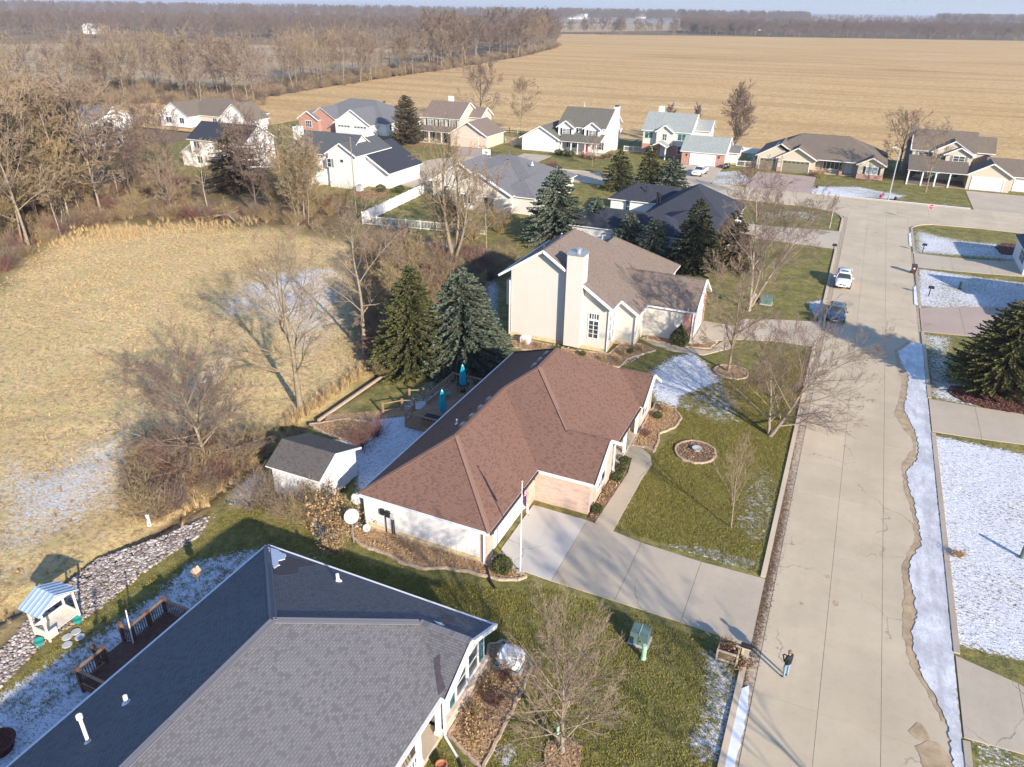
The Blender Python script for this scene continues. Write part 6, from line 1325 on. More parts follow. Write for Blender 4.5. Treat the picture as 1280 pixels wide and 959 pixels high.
# ------------------------------------------------------------------ planting beds, rocks
def bed(name, label, poly, mat, edging='edging', h=.07, grp=None, jit=.05, block=.28, cat='flower bed', seed=1):
    cx = sum(p[0] for p in poly)/len(poly); cy = sum(p[1] for p in poly)/len(poly)
    t = thing(name, label, cat, (cx, cy, 0), grp); r_ = random.Random(seed); out = []
    for i in range(len(poly)):
        a, b = poly[i], poly[(i+1) % len(poly)]; k = max(1, int(math.hypot(b[0]-a[0], b[1]-a[1])/.3))
        for j in range(k): out.append((a[0]+(b[0]-a[0])*j/k+r_.uniform(-jit, jit), a[1]+(b[1]-a[1])*j/k+r_.uniform(-jit, jit)))
    mb = MB(); mb.prism(out, -.1, h); mb.build('mulch', mat, t)
    if edging:
        mb = MB()
        for i in range(len(out)):
            a, b = out[i], out[(i+1) % len(out)]
            mb.beam((*a, h-.02), (*b, h-.02), .13, .15+.02*(i % 3))
        o = mb.build('edging', edging, t); o['kind'] = 'stuff'
    # bark chips, leaves and twigs on top
    n = int(90*abs(sum(out[i][0]*out[(i+1) % len(out)][1]-out[(i+1) % len(out)][0]*out[i][1] for i in range(len(out))))/2)
    rr = np.random.RandomState(seed); P = np.array(rand_in(out, min(n, 5000), seed)); k = len(P)
    c = np.concatenate([P, np.full((k, 1), h+.015)+rr.uniform(0, .06, (k, 1))], 1); u = rr.normal(0, 1, (k, 3)); u[:, 2] *= .4; u /= np.linalg.norm(u, axis=1)[:, None]
    v = np.cross(u, rr.normal(0, .4, (k, 3))+[0, 0, 1]); v /= np.linalg.norm(v, axis=1)[:, None]; s_ = rr.uniform(.03, .09, (k, 1))
    V = np.stack([c-u*s_, c+v*s_*.5, c+u*s_, c-v*s_*.5], 1).reshape(-1, 3)-np.array([cx, cy, 0])
    o = bpy.data.objects.new('leaf_litter', mesh_np('leaf_litter', V, np.arange(k*4).reshape(-1, 4), ['dry' if mat != 'mulch_red' else 'dry_red'])); COL.objects.link(o); o.parent = t; o['kind'] = 'stuff'
    return t
def circle(cx, cy, rx, ry, n=22): return [(cx+rx*math.cos(6.2832*k/n), cy+ry*math.sin(6.2832*k/n)) for k in range(n)]
bed('flower_bed', 'round stone-edged mulch bed with a low gray basin in the front lawn', circle(-6.75, 49.5, 1.5, 1.6), 'mulch', seed=2)
bed('tree_ring', 'mulch ring with tan leaves round the spreading yard tree', circle(-6.7, 64.9, 1.55, 1.45), 'gravel_bed', seed=3)
bed('tree_ring', 'small pale mulch ring under the fan-shaped tree', circle(-6.75, 21.3, .9, .9), 'gravel_bed', None, seed=4, jit=.12)
bed('mulch_bed', 'large dark red mulch bed under the big pine', circle(15.4, 69.6, 3.9, 2.3), 'mulch_red', None, seed=5, jit=.15)
bed('flower_bed', 'brown bed with low shrubs between the pink brick wall and the walk', [(-11.45, 38.2), (-10.9, 38.2), (-10.8, 41), (-10.65, 44.4), (-10.95, 46.2), (-11.5, 46.6)], 'mulch', None, seed=6)
bed('flower_bed', 'curved stone-edged bed beyond the porch at the far corner of the brown-roofed house', [(-11.4, 48.4), (-10.4, 48.5), (-9.6, 48.2), (-9.7, 49.6), (-9.9, 51), (-9.0, 52.6), (-8.9, 54.2), (-9.8, 55.6), (-11.5, 55.8)], 'gravel_bed', seed=7)
bed('flower_bed', 'long wavy bed with dry plants along the white garage side wall', [(-24.6, 31.2), (-24.8, 30.1), (-23, 29.5), (-21.4, 29.5), (-20.0, 29.2), (-18.6, 29.3), (-17.6, 29.9), (-16.2, 30.2), (-14.3, 30.4), (-13.2, 30.8), (-12.9, 31.35), (-14.3, 31.7), (-15.3, 32.1), (-15.4, 31.25)], 'gravel_bed', seed=8)
bed('flower_bed', 'dry bed with a timber edge below the stone wainscot of the gray-roofed house', [(-11.9, 20.0), (-9.7, 19.1), (-9.75, 22.4), (-9.9, 25.2), (-10.7, 26.0), (-12, 26.2), (-12.6, 25.6), (-11.9, 24.3)], 'gravel_bed', seed=9, block=.5)
bed('flower_bed', 'tan gravel bed with ornamental grasses under the chimney house', [(-28.9, 63.6), (-28.3, 61.4), (-26, 61), (-23.5, 61.6), (-20.5, 61.2), (-18.3, 60.7), (-16.4, 61.4), (-16.2, 63.4), (-15.2, 65.2), (-14.3, 66.6), (-16.3, 67.4), (-17.9, 66.4), (-18.2, 63.7), (-22, 62.9)], 'gravel_bed', seed=10)
bed('flower_bed', 'brown planting bed by the brick garage corner of the chimney house', [(-16, 69.8), (-15.8, 68.9), (-12.4, 68.6), (-9.6, 69.4), (-9.2, 71.4), (-11.3, 69.7), (-13, 69.8)], 'gravel_bed', seed=11)
bed('flower_bed', 'reddish bed under the cedar before the taupe house', circle(-97.5, 160.3, 4.6, 2.1), 'mulch', None, seed=12, jit=.2)
bed('flower_bed', 'pinkish bed with shrubs behind the white house air conditioner', [(-80.5, 108), (-76, 106.5), (-74, 110), (-76.5, 115), (-80.8, 111.8)], 'mulch', None, seed=13, jit=.2)
bed('flower_bed', 'dark garden bed below the corner house wall at the right edge', [(20.63, 123.98), (22.17, 127.05), (23.89, 127.00), (24.28, 124.50), (23.15, 120.92), (21.14, 120.32)], 'mulch_red', None, seed=15, jit=.1)
# bird bath
t = thing('bird_bath', 'low gray stone bird bath in the round front bed', 'bird bath', (-6.7, 49.7, 0))
mb = MB(); mb.lathe((-6.7, 49.7, .05), [(.24, 0), (.2, .05), (.12, .08), (.12, .14), (.16, .18)], 12); mb.build('pedestal', 'dish', t)
mb = MB(); mb.lathe((-6.7, 49.7, .2), [(.15, 0), (.36, .08), (.38, .11), (.32, .10), (.05, .05)], 16); mb.build('bowl', 'dish', t)
# shrubs
SB = [leafball(i, .55, .42, 900, 'shrub_green', .07) for i in range(3)]; DG = [bush(120+i, .75, .6, 50, 'twig_gold', 1, .012, 'dry', 200, .05) for i in range(2)]; DR = [bush(125+i, .7, .6, 46, 'dry_red', 2, .012) for i in range(2)]
def shrub(kind, label, loc, i=0, sc=1, group=None, rz=0):
    me = {'g': SB, 'd': DG, 'r': DR}[kind]; one({'g': 'green_shrub', 'd': 'dry_shrub', 'r': 'red_shrub'}[kind], label, 'shrub', loc, me[i % len(me)], group, rz, sc)
one('round_shrub', 'tall rounded green shrub at the garage corner beside the flagpole', 'shrub', (-14.35, 31.1, 0), leafball(7, .62, .62, 2000, 'shrub_green', .06), sc=1.0)
one('cone_shrub', 'cone-shaped dark evergreen at the brick garage corner of the chimney house', 'shrub', (-12.6, 69.1, 0), leafball(8, 1.05, 1.15, 2600, 'shrub_green', .09, True))
for k, (x, y, lab) in enumerate(((-11.1, 39.1, 'green shrub nearest the driveway in the bed by the walk'), (-11.05, 43.3, 'green shrub by the middle of the walkway bed'), (-11.1, 44.5, 'green shrub next to last in the walkway bed'), (-11.15, 45.6, 'green shrub at the porch end of the walkway bed'))):
    shrub('g', lab, (x, y, .05), k, .75)
shrub('d', 'dry brown shrub in the middle of the walkway bed', (-11.1, 41.5, .05), 0, .8); shrub('g', 'green shrub in the curved bed past the porch', (-10.7, 53.4, .05), 1, .7); shrub('r', 'reddish twiggy shrub by the porch end of the curved bed', (-10.8, 50.2, .05), 0, 1.0); shrub('d', 'tan shrub at the far end of the curved bed', (-10.4, 54.8, .05), 1, 1.0)
for k, (x, y) in enumerate(((-18.2, 62.0), (-17.0, 62.6), (-17.0, 64.3), (-15.9, 65.9), (-24.8, 62.2), (-26.5, 62.3))): shrub('d', 'clipped tan ornamental grass clump number in the gravel bed'.replace(' number', '')+(' below the corner window', ' at the downspout', ' beside the tall windows', ' nearest the walk', ' left of the chimney', ' at the far left')[k], (x, y, .05), k, .85)
for k, (x, y) in enumerate(((-23.0, 62.4), (-20.4, 62.3), (-16.4, 64.9))): shrub('g', ('low green shrub left of the chimney foot', 'low green shrub under the corner window', 'low green shrub in the bed bend')[k], (x, y, .05), k, .6)
for k, (x, y) in enumerate(((-20.6, 30.4), (-20.1, 30.3), (-19.2, 30.2), (-17.2, 30.6), (-16.5, 30.6))): one('dry_plant', 'clump of thin dry stems against the white garage side wall', 'plant', (x, y, .05), bush(130+k, 1.3, .3, 9, 'twig', 1, .010), 'dry stems by the white wall')
for k, (x, y, s_) in enumerate(((-11.2, 21.2, 1.3), (-10.6, 22.3, 1.25), (-11.3, 23.2, 1.2), (-10.7, 20.3, 1.0), (-10.9, 24.0, 1.0))): shrub(('d', 'r', 'd', 'd', 'r')[k], 'leggy dry shrub in the timber-edged bed'+(' beside the window', ' in the middle', ' near the white cover', ' at the walk end', ' at the lawn side')[k], (x, y, .05), k, s_)
RB = [bush(140+i, 2.0, 1.6, 90, t_, 2, .014) for i, t_ in enumerate(('twig_pale', 'twig_gold', 'dry_red', 'twig_purple'))]
RB.append(bush(145, 1.9, 1.2, 70, 'twig', 2, .013, 'dry', 900, .07))
for k, (p, i, s_, lab) in enumerate((((-31.97, 30.05), 0, 1.25, 'pale multi-stemmed bare shrub left of the shed'), ((-27.68, 29.89), 1, 1.2, 'golden bare shrub in front of the shed'), ((-29.40, 30.01), 0, 1.15, 'pale bare shrub before the shed wall'), ((-26.45, 30.19), 4, 1.3, 'leafy brown shrub right of the shed corner'), ((-25.18, 30.16), 4, 1.1, 'leafy brown shrub by the satellite dish'), ((-28.42, 31.93), 4, 1.0, 'brown-leaved shrub against the shed roof edge'),
        ((-30.02, 39.06), 2, .95, 'reddish bare shrub in the bed behind the shed'), ((-29.92, 41.07), 2, .8, 'dark bare shrub at the snowy corner behind the shed'), ((-34.91, 53.21), 1, 1.0, 'golden shrub at the foot of the green spruce'), ((-35.32, 50.19), 1, .8, 'golden shrub left of the green spruce'), ((-24.37, 28.39), 4, .8, 'low brown shrub beside the gray-roofed house edge'),
        ((-84.31, 94.63), 1, 2.2, 'big golden willow shrub at the wood edge, leftmost'), ((-79.49, 97.13), 1, 2.4, 'big golden willow shrub in front of the white house'), ((-76.40, 101.20), 1, 1.8, 'golden willow shrub before the fence corner'), ((-104.67, 118.89), 1, 1.9, 'golden willow shrub behind the others'), ((-48.22, 93.08), 1, 2.0, 'golden bush near the cottonwood'), ((-46.44, 98.78), 1, 2.0, 'golden bush left of the large blue spruce'), ((-39.99, 79.25), 2, 1.6, 'reddish bush by the snowy strip'))):
    one('bare_shrub', lab, 'shrub', (*p, -.03), RB[i], rz=k*1.3, sc=s_)
# far foundation shrubs
for k, (p, lab) in enumerate((((-62.26, 163.57), 'round clipped shrub by the red-door garage, first of three'), ((-60.60, 163.32), 'round clipped shrub by the red-door garage, middle of three'), ((-59.12, 162.98), 'round clipped shrub by the red-door garage, last of three'))): shrub('g', lab, p, k, 1.7)
for k, p in enumerate(((-56.37, 163.34), (-54.59, 162.06), (-53.16, 161.73), (-51.42, 163.79), (-50.92, 166.31))): shrub('r', 'brown shrub along the red-door porch'+(', nearest the door', ', left of the small tree', ', right of the small tree', ', before the corner', ', at the corner')[k], p, k, 1.8)
for k, p in enumerate(((-6.03, 165.27), (-6.97, 167.50))): shrub('d', ('wide tan shrub beside the olive garage', 'small tan shrub beside the brown porch')[k], p, k, 2.4-k*.8)
for k, p in enumerate(((-73.60, 114.16), (-76.99, 113.11))): shrub('g', ('dark round shrub at the white garage corner', 'dark shrub beside the air conditioner')[k], p, k, 1.7)
one('hedge_shrub', 'dense reddish bare shrub left of the porch house', 'shrub', (10.60, 174.14), bush(150, 3.0, 2.2, 120, 'dry_red', 2, .02))
one('hedge_shrub', 'brown hedge shrub at the roof corner before the red-door drive', 'shrub', (-57.30, 147.14), bush(151, 1.4, 2.4, 120, 'dry_red', 2, .02), sc=1.3)
one('ground_shrub', 'dark low shrub on the snow by the pine driveway', 'shrub', (10.6, 44.5, 0), bush(152, .5, .8, 50, 'dry', 2, .012, 'dry', 200, .05))
M['rockm'] = leafy('river_rocks', (.16, .12, .095), (.56, .51, .48))
def rocks(name, pts, smin, smax, seed, label):
    r = np.random.RandomState(seed); bm = bmesh.new(); bmesh.ops.create_icosphere(bm, subdivisions=1, radius=1); bv = np.array([v.co[:] for v in bm.verts]); bf = np.array([[v.index for v in f.verts] for f in bm.faces]); bm.free()
    n = len(pts); s_ = r.uniform(smin, smax, (n, 1, 1))*np.stack([r.uniform(.7, 1.3, n), r.uniform(.7, 1.3, n), r.uniform(.4, .8, n)], 1)[:, None, :]
    V = bv[None]*s_*(1+r.uniform(-.2, .2, (n, len(bv), 1))); a = r.uniform(0, 6.28, n); c, s = np.cos(a)[:, None], np.sin(a)[:, None]
    X = V[..., 0]*c-V[..., 1]*s; Y = V[..., 0]*s+V[..., 1]*c; V = np.stack([X, Y, V[..., 2]], -1)+np.array([(p[0], p[1], .03) for p in pts])[:, None, :]
    F = (bf[None]+np.arange(n)[:, None, None]*len(bv)).reshape(-1, 3)
    o = bpy.data.objects.new(name, mesh_np(name, V.reshape(-1, 3), F, ['rockm'])); COL.objects.link(o); tag(o, label, kind='stuff')
RIP = [(-35.22, 14.55), (-36.22, 17.02), (-36.94, 21.63), (-35.17, 24.81), (-34.01, 27.82), (-33.03, 26.00), (-33.41, 22.90), (-33.23, 18.62), (-33.75, 16.14), (-33.03, 13.07)]
rocks('riprap', rand_in(RIP, 3600, 51), .04, .13, 1, 'pale river rocks lining the drainage swale')
rocks('bed_rocks', rand_in([(-28.3, 61.3), (-18.3, 60.7), (-16.3, 61.5), (-14.5, 66.4), (-17.8, 66.3), (-18.2, 63.5), (-28.6, 63.6)], 900, 52), .05, .12, 2, 'tan river rocks in the bed under the chimney house')
for k, p in enumerate(((-32.38, 16.97), (-32.90, 17.13), (-32.99, 16.68), (-32.52, 16.32), (-32.58, 17.31))[:4]):
    mb = MB(); mb.lathe((*p, .0), [(.24, 0), (.26, .03), (.24, .06)], 12); tag(mb.build('stepping_stone', 'dish'), ('round stepping stone nearest the deck steps', 'round stepping stone by the teal pot', 'round stepping stone beside the canopy', 'round stepping stone second from the deck')[k], 'stone')
# leaf litter in the gutter and on the lawns
def leaves(name, pts, s0, s1, mat, seed, label, z=.02, zz=.04):
    rr = np.random.RandomState(seed); P = np.array(pts); k = len(P); c = np.concatenate([P, z+rr.uniform(0, zz, (k, 1))], 1); u = rr.normal(0, 1, (k, 3)); u[:, 2] *= .3; u /= np.linalg.norm(u, axis=1)[:, None]
    v = np.cross(u, rr.normal(0, .3, (k, 3))+[0, 0, 1]); v /= np.linalg.norm(v, axis=1)[:, None]; s_ = rr.uniform(s0, s1, (k, 1))
    o = bpy.data.objects.new(name, mesh_np(name, np.stack([c-u*s_, c+v*s_*.6, c+u*s_, c-v*s_*.6], 1).reshape(-1, 3), np.arange(k*4).reshape(-1, 4), [mat])); COL.objects.link(o); tag(o, label, kind='stuff')
rr = np.random.RandomState(9); gy = np.concatenate([rr.uniform(12, 60, 1500), rr.normal(39, 6, 5500)])
leaves('gutter_leaves', list(zip(np.abs(rr.normal(.0, .17, 7000)).clip(0, .9)*(.5+.9*(gy < 50)*(gy > 30)), gy)),   .02, .05, 'litter', 1, 'dark leaf litter collected in the west gutter', .005, .03)
leaves('fallen_leaves', rand_in([(-11, 11), (-.4, 11), (-.4, 31), (-13, 30.8), (-15, 27), (-10, 26.5)], 3200, 61)+rand_in(circle(-5.5, 28.6, 2.2, 1.4), 900, 62)+rand_in([(-24, 26), (-12, 27.5), (-13, 30), (-24, 29)], 700, 63), .018, .045, 'lawn_leaf', 2, 'scattered fallen leaves on the near lawn')
leaves('fallen_leaves', rand_in([(-9.3, 37.8), (-.4, 37.8), (-.4, 74), (-9, 70), (-8.5, 57), (-9, 48)], 3500, 64), .018, .045, 'lawn_leaf', 3, 'scattered fallen leaves on the front lawns')

# ------------------------------------------------------------------ things on the near yards
# deck beside the gray-roofed house
t = thing('wooden_deck', 'reddish brown wooden deck with railings on the shaded side of the gray-roofed house', 'deck', (-28, 17, 0))
M['deck'] = plain('deck_boards', (.13, .065, .048), .8, var=.3, scale=3); M['rail'] = plain('weathered_rail', (.30, .185, .11), .8, var=.2, scale=3)
X0, X1, DY0, DY1, DZ = -29.2, -25.65, 14.6, 19.9, .55
n = int((X1-X0)/.145)
for k in range(n):
    mb = MB(); x = X0+k*.145; mb.box(x, x+.135, DY0, DY1, DZ-.03, DZ); mb.build('deck_board', 'deck', t)
mb = MB(); mb.box(X0, X1, DY0+.02, DY0+.06, .2, DZ-.03); mb.box(X0, X1, DY1-.06, DY1-.02, .2, DZ-.03); mb.box(X0+.02, X0+.06, DY0+.06, DY1-.06, .2, DZ-.03); mb.build('deck_frame', 'deck', t)
def railrun(t, a, b, z, mr='rail', mp='deck', posts=True, h=.95, sp=.13):
    L = math.hypot(b[0]-a[0], b[1]-a[1]); 
    r_ = MB(); r_.beam((*a, z+h), (*b, z+h), .13, .05); r_.beam((*a, z+h-.07), (*b, z+h-.07), .05, .08); r_.beam((*a, z+.1), (*b, z+.1), .05, .07); ro = r_.build('railing', [mr], t)
    k = int(L/sp)
    for i in range(1, k):
        x = a[0]+(b[0]-a[0])*i/k; y = a[1]+(b[1]-a[1])*i/k; m_ = MB(); m_.box(x-.018, x+.018, y-.018, y+.018, z+.12, z+h-.1); m_.build('baluster', mp, ro)
for a, b in (((-29.15, 19.85), (-25.7, 19.85)), ((-29.15, 17.75), (-29.15, 19.85)), ((-29.15, 14.65), (-29.15, 16.1)), ((-29.15, 14.65), (-25.7, 14.65)), ((-29.15, 17.75), (-30.0, 17.75)), ((-29.15, 16.1), (-29.9, 16.1))):
    railrun(t, a, b, DZ if abs(a[0]-b[0]) < .01 or a[1] in (19.85, 14.65) else .25)
for p in ((-29.15, 19.85), (-29.15, 17.75), (-29.15, 16.1), (-29.15, 14.65), (-30.0, 17.75), (-29.9, 16.1), (-29.15, 18.8)):
    mb = MB(); mb.box(p[0]-.075, p[0]+.075, p[1]-.075, p[1]+.075, 0, 1.55 if p[0] > -29.5 else 1.3); mb.box(p[0]-.1, p[0]+.1, p[1]-.1, p[1]+.1, 1.55 if p[0] > -29.5 else 1.3, 1.61 if p[0] > -29.5 else 1.36); mb.build('post', 'deck', t)
for k in range(3):
    mb = MB(); mb.box(-29.5-.3*k, -29.22-.3*k, 16.2, 17.65, .36-.17*k, .40-.17*k); mb.build('stair_tread', 'deck', t)
mb = MB(); mb.lathe((-27.2, 19.3, DZ), [(.22, 0), (.28, .1), (.26, .3), (.1, .35)], 12); tag(mb.build('planter', 'black'), 'dark round planter in the far corner of the deck', 'planter')
t = thing('deck_flagpole', 'thin pale pole strapped upright to the deck post', 'pole', (-29.0, 17.6, 0)); mb = MB(); mb.tube((-29.0, 17.55, .5), (-29.15, 17.75, 2.6), .035, .03, 8); mb.build('pole', 'trim', t); mb = MB(); mb.lathe((-29.15, 17.75, 2.58), [(.04, 0), (.05, .05), (.01, .1)], 8); mb.build('finial', 'mulch_red', t)
# birdhouse
bx, by = (-28.66, 21.80)
t = thing('birdhouse', 'wooden birdhouse on a white post beside the shaded roof edge', 'birdhouse', (bx, by, 0)); mb = MB(); mb.tube((bx, by, 0), (bx, by, 1.75), .055, .05, 8); mb.build('post', 'pvc', t)
mb = MB(); mb.box(bx-.16, bx+.16, by-.14, by+.14, 1.75, 2.1); mb.build('nest_box', 'mulch', t); mb = MB(); mb.extr([(bx-.22, by-.2, 2.08), (bx+.22, by-.2, 2.08), (bx, by-.2, 2.36)], (0, .4, 0)); mb.build('roof', 'edging', t); mb = MB(); mb.lathe((bx, by, 2.33), [(.05, 0), (.07, .06), (.02, .14)], 8); mb.build('finial', 'shrub_green', t)
# garden canopy
t = thing('garden_canopy', 'small pale timber canopy seat with a blue striped metal roof by the rock swale', 'canopy', (-34, 17, 0))
M['blue_roof'] = plain('blue_metal_sheet', (.30, .42, .56), .35, .2, .08); M['pine_wood'] = plain('pale_pine', (.68, .61, .51), .7, var=.15)
cx0, cx1, cy0, cy1 = -34.6, -33.5, 16.1, 17.9
for x in (cx0, cx1):
    for y in (cy0, cy1):
        mb = MB(); mb.box(x-.045, x+.045, y-.045, y+.045, 0, 2.0); mb.build('post', 'pine_wood', t)
for k, x in enumerate((cx0, cx1)):
    mb = MB(); mb.box(x-.03, x+.03, cy0+.06, cy1-.06, .15, .65) if k == 0 else mb.box(x-.03, x+.03, cy0+.06, cy0+.5, .15, .65); mb.build('side_panel', 'pine_wood', t)
for y in (cy0, cy1):
    mb = MB(); mb.box(cx0+.06, cx1-.06, y-.03, y+.03, .15, .65); mb.build('side_panel', 'pine_wood', t)
for k in range(6):
    mb = MB(); mb.box(cx0+.08+k*.165, cx0+.22+k*.165, cy0+.05, cy1-.05, .36, .40); mb.build('seat_board', 'pine_wood', t)
ym = (cy0+cy1)/2
for sg in (-1, 1):
    for k in range(5):
        x0 = cx0-.25+k*.32; x1_ = x0+.32; ye = ym+sg*1.15
        mb = MB(); P_ = [(x0, ye, 1.95), (x1_, ye, 1.95), (x1_, ym, 2.5), (x0, ym, 2.5)]; P_ = P_ if sg < 0 else P_[::-1]; mb.extr(P_, (0, 0, -.03)); mb.beam((x0, ye, 1.97), (x0, ym, 2.52), .035, .04, 0)
        mb.build('roof_sheet', ['blue_roof', 'trim'][k % 2] if sg < 0 and 0 else 'blue_roof', t)
        mb = MB(); mb.beam((x1_-.06, ye, 1.975), (x1_-.06, ym, 2.525), .035, .03); mb.build('roof_batten', 'trim', t)
for x in (cx0, cx1):
    mb = MB(); mb.extr([(x, cy0-.1, 1.95), (x, cy1+.1, 1.95), (x, ym, 2.42)], (.04, 0, 0)); mb.build('gable_board', 'pine_wood', t)
M['teal'] = plain('teal_plastic', (.03, .30, .27), .4); 
for k, p in enumerate(((-33.42, 17.68), (-33.82, 15.74))): mb = MB(); mb.lathe((*p, 0), [(.16, 0), (.23, .28), (.25, .3), (.2, .28), (.05, .24)], 14); tag(mb.build('plant_pot', 'teal', smooth=False), ('teal pot at the right foot of the canopy', 'teal pot half hidden by branches left of the canopy')[k], 'pot')
mb = MB(); mb.lathe((*(-29.77, 10.87), 0), [(.55, 0), (.72, .5), (.76, .52), (.66, .5), (.5, .3)], 20); tag(mb.build('round_tub', 'mulch_red'), 'dark brown round tub at the lower left edge of the yard', 'tub')
# covered unit, pot, edging by the gray house
gx_, gy_ = -11.0, 25.0
t = thing('covered_unit', 'white covered air conditioner on a pad by the house corner', 'air conditioner', (gx_, gy_, 0))
mb = MB(); mb.box(gx_-.75, gx_+.75, gy_-.62, gy_+.6, 0, .1); mb.build('pad', 'dish', t)
bm = bmesh.new(); bmesh.ops.create_cube(bm, size=1); bmesh.ops.scale(bm, vec=(1.25, 1.0, .85), verts=bm.verts); bmesh.ops.translate(bm, vec=(0, 0, .52), verts=bm.verts); bmesh.ops.bevel(bm, geom=list(bm.edges), offset=.16, segments=3, affect='EDGES')
me = bpy.data.meshes.new('cover'); bm.to_mesh(me); bm.free(); me.materials.append(M['trim']); o = bpy.data.objects.new('cover', me); COL.objects.link(o); o.parent = t
mb = MB(); mb.beam((gx_-.64, gy_-.52, .2), (gx_+.64, gy_-.52, .2), .03, .03); mb.beam((gx_+.64, gy_-.52, .2), (gx_+.64, gy_+.5, .2), .03, .03); mb.build('strap', 'black', t)
M['terracotta'] = plain('terracotta', (.42, .17, .09), .8)
t = thing('flower_pot', 'terracotta pot at the corner of the near porch', 'pot', (-11.3, 18.3, 0)); mb = MB(); mb.lathe((-11.3, 18.3, .03), [(.16, 0), (.24, .34), (.27, .34), (.27, .42), (.22, .42), (.2, .34)], 14); mb.build('pot', 'terracotta', t); mb = MB(); mb.lathe((-11.3, 18.3, .33), [(.2, 0), (.19, .03)], 12); mb.build('soil', 'mulch', t)
mb = MB(); mb.tube((-10.9, 19.1, .09), (-9.9, 18.2, .09), .06, .06, 8); mb.tube((-9.9, 18.2, .09), (-9.3, 18.0, .09), .06, .06, 8); tag(mb.build('drain_pipe', 'black'), 'black drain pipe across the end of the dry bed', 'pipe')
mb = MB(); mb.tube((-15.4, 31.05, .12), (-14.6, 30.0, .09), .07, .07, 8); mb.tube((-14.6, 30.0, .09), (-14.1, 29.6, .09), .07, .07, 8); tag(mb.build('drain_pipe', 'black'), 'black drain pipe from the brown-roofed garage corner', 'pipe')
# satellite dishes
def dish(label, x, y, z, r, zb=0, aim=(.75, -.55, .35)):
    t = thing('satellite_dish', label, 'satellite dish', (x, y, zb)); A_ = Vector(aim).normalized(); c = Vector((x, y, z)); e = A_.cross(Vector((0, 0, 1))).normalized(); g = e.cross(A_)
    mb = MB(); vs = [c-A_*.0]; fs = []; n = 20; P_ = []
    for j, (rr_, dd) in enumerate(((.35, .03), (.7, .09), (1, .18))):
        for k in range(n): a = 6.2832*k/n; P_.append(c+(e*math.cos(a)+g*math.sin(a))*r*rr_+A_*r*dd)
    V = [c]+P_; fs = [(0, 1+k, 1+(k+1) % n) for k in range(n)]+[(1+j*n+k, 1+(j+1)*n+k, 1+(j+1)*n+(k+1) % n, 1+j*n+(k+1) % n) for j in range(2) for k in range(n)]
    mb.solid(V, fs); o = mb.build('reflector', 'dish', t, True); s_ = o.modifiers.new('thickness', 'SOLIDIFY'); s_.thickness = .02
    mb = MB(); mb.tube((x, y, zb), (x, y, z-r*.3), .035, .03, 8); mb.tube((x, y, z-r*.3), c-A_*.02, .03, .03, 8); mb.build('mast', 'metal', t)
    mb = MB(); q = c+A_*r*1.1-g*r*.15; mb.tube(c-g*r*.95+A_*r*.1, q, .012, .012, 6); mb.tube(q, q-A_*.1, .03, .035, 8); mb.build('feed_arm', 'dish', t)
dish('largest gray satellite dish on a pole in the bed corner', -23.9, 29.6, 2.05, .48); dish('gray satellite dish behind the large one near the house corner', -24.9, 31.6, 1.8, .42); dish('small low satellite dish on the leaf bed', -23.6, 30.6, .55, .26)
t = thing('utility_meter', 'electric and gas meters with conduits on the white garage wall', 'meter', (-22.3, 31.2, 0))
for k, (x, w_, h_) in enumerate(((-22.75, .22, .4), (-22.35, .28, .42), (-22.0, .24, .36))): mb = MB(); mb.box(x-w_/2, x+w_/2, 31.12, 31.3, 1.45-.05*k, 1.45+h_-.05*k); mb.build('meter_box', 'black' if k != 2 else 'dish', t)
for k, x in enumerate((-22.5, -22.05, -21.9)): mb = MB(); mb.tube((x, 31.2, 0), (x, 31.2, 1.5), .03, .03, 6); mb.build('conduit', 'black', t)
# flagpole and flag
fx, fy, fh = -13.37, 31.51, 6.45
t = thing('flagpole', 'white flagpole by the garage corner with a limp United States flag', 'flagpole', (fx, fy, 0))
mb = MB(); mb.tube((fx, fy, 0), (fx, fy, fh), .045, .025, 10); mb.build('pole', 'pvc', t); mb = MB(); mb.lathe((fx, fy, fh), [(.02, 0), (.07, .05), (.07, .1), (.01, .15)], 10); mb.build('ball', 'edging', t); mb = MB(); mb.box(fx-.18, fx+.18, fy-.18, fy+.18, 0, .12); mb.build('base', 'dish', t)
M['flag_red'] = plain('flag_red', (.55, .04, .06), .8); M['flag_white'] = plain('flag_white', (.78, .78, .78), .8); M['flag_blue'] = plain('flag_blue', (.04, .06, .22), .8)
nu, nv = 30, 26; V = []; F = []; mi = []
for j in range(nv+1):
    for i in range(nu+1):
        u = i/nu; v = j/nv; x = fx+.06+u*.55*(.75+.1*v); z_ = fh-.25-v*1.15-u*u*.85+.1*u*v; y = fy+.11*math.sin(u*13+v*2)*(u**.6)-.25*u
        V.append((x, y, z_))
for j in range(nv):
    for i in range(nu):
        F.append((j*(nu+1)+i, j*(nu+1)+i+1, (j+1)*(nu+1)+i+1, (j+1)*(nu+1)+i)); st = j//2
        if i < 12 and j < 14: mi.append(1 if (i % 3 == 1 and j % 3 == 1) else 2)
        else: mi.append(0 if st % 2 == 0 else 1)
V = [(a-fx, b-fy, c) for a, b, c in V]; me = mesh_np('flag', np.array(V), np.array(F), ['flag_red', 'flag_white', 'flag_blue'], mi, True); o = bpy.data.objects.new('flag', me); COL.objects.link(o); o.parent = t
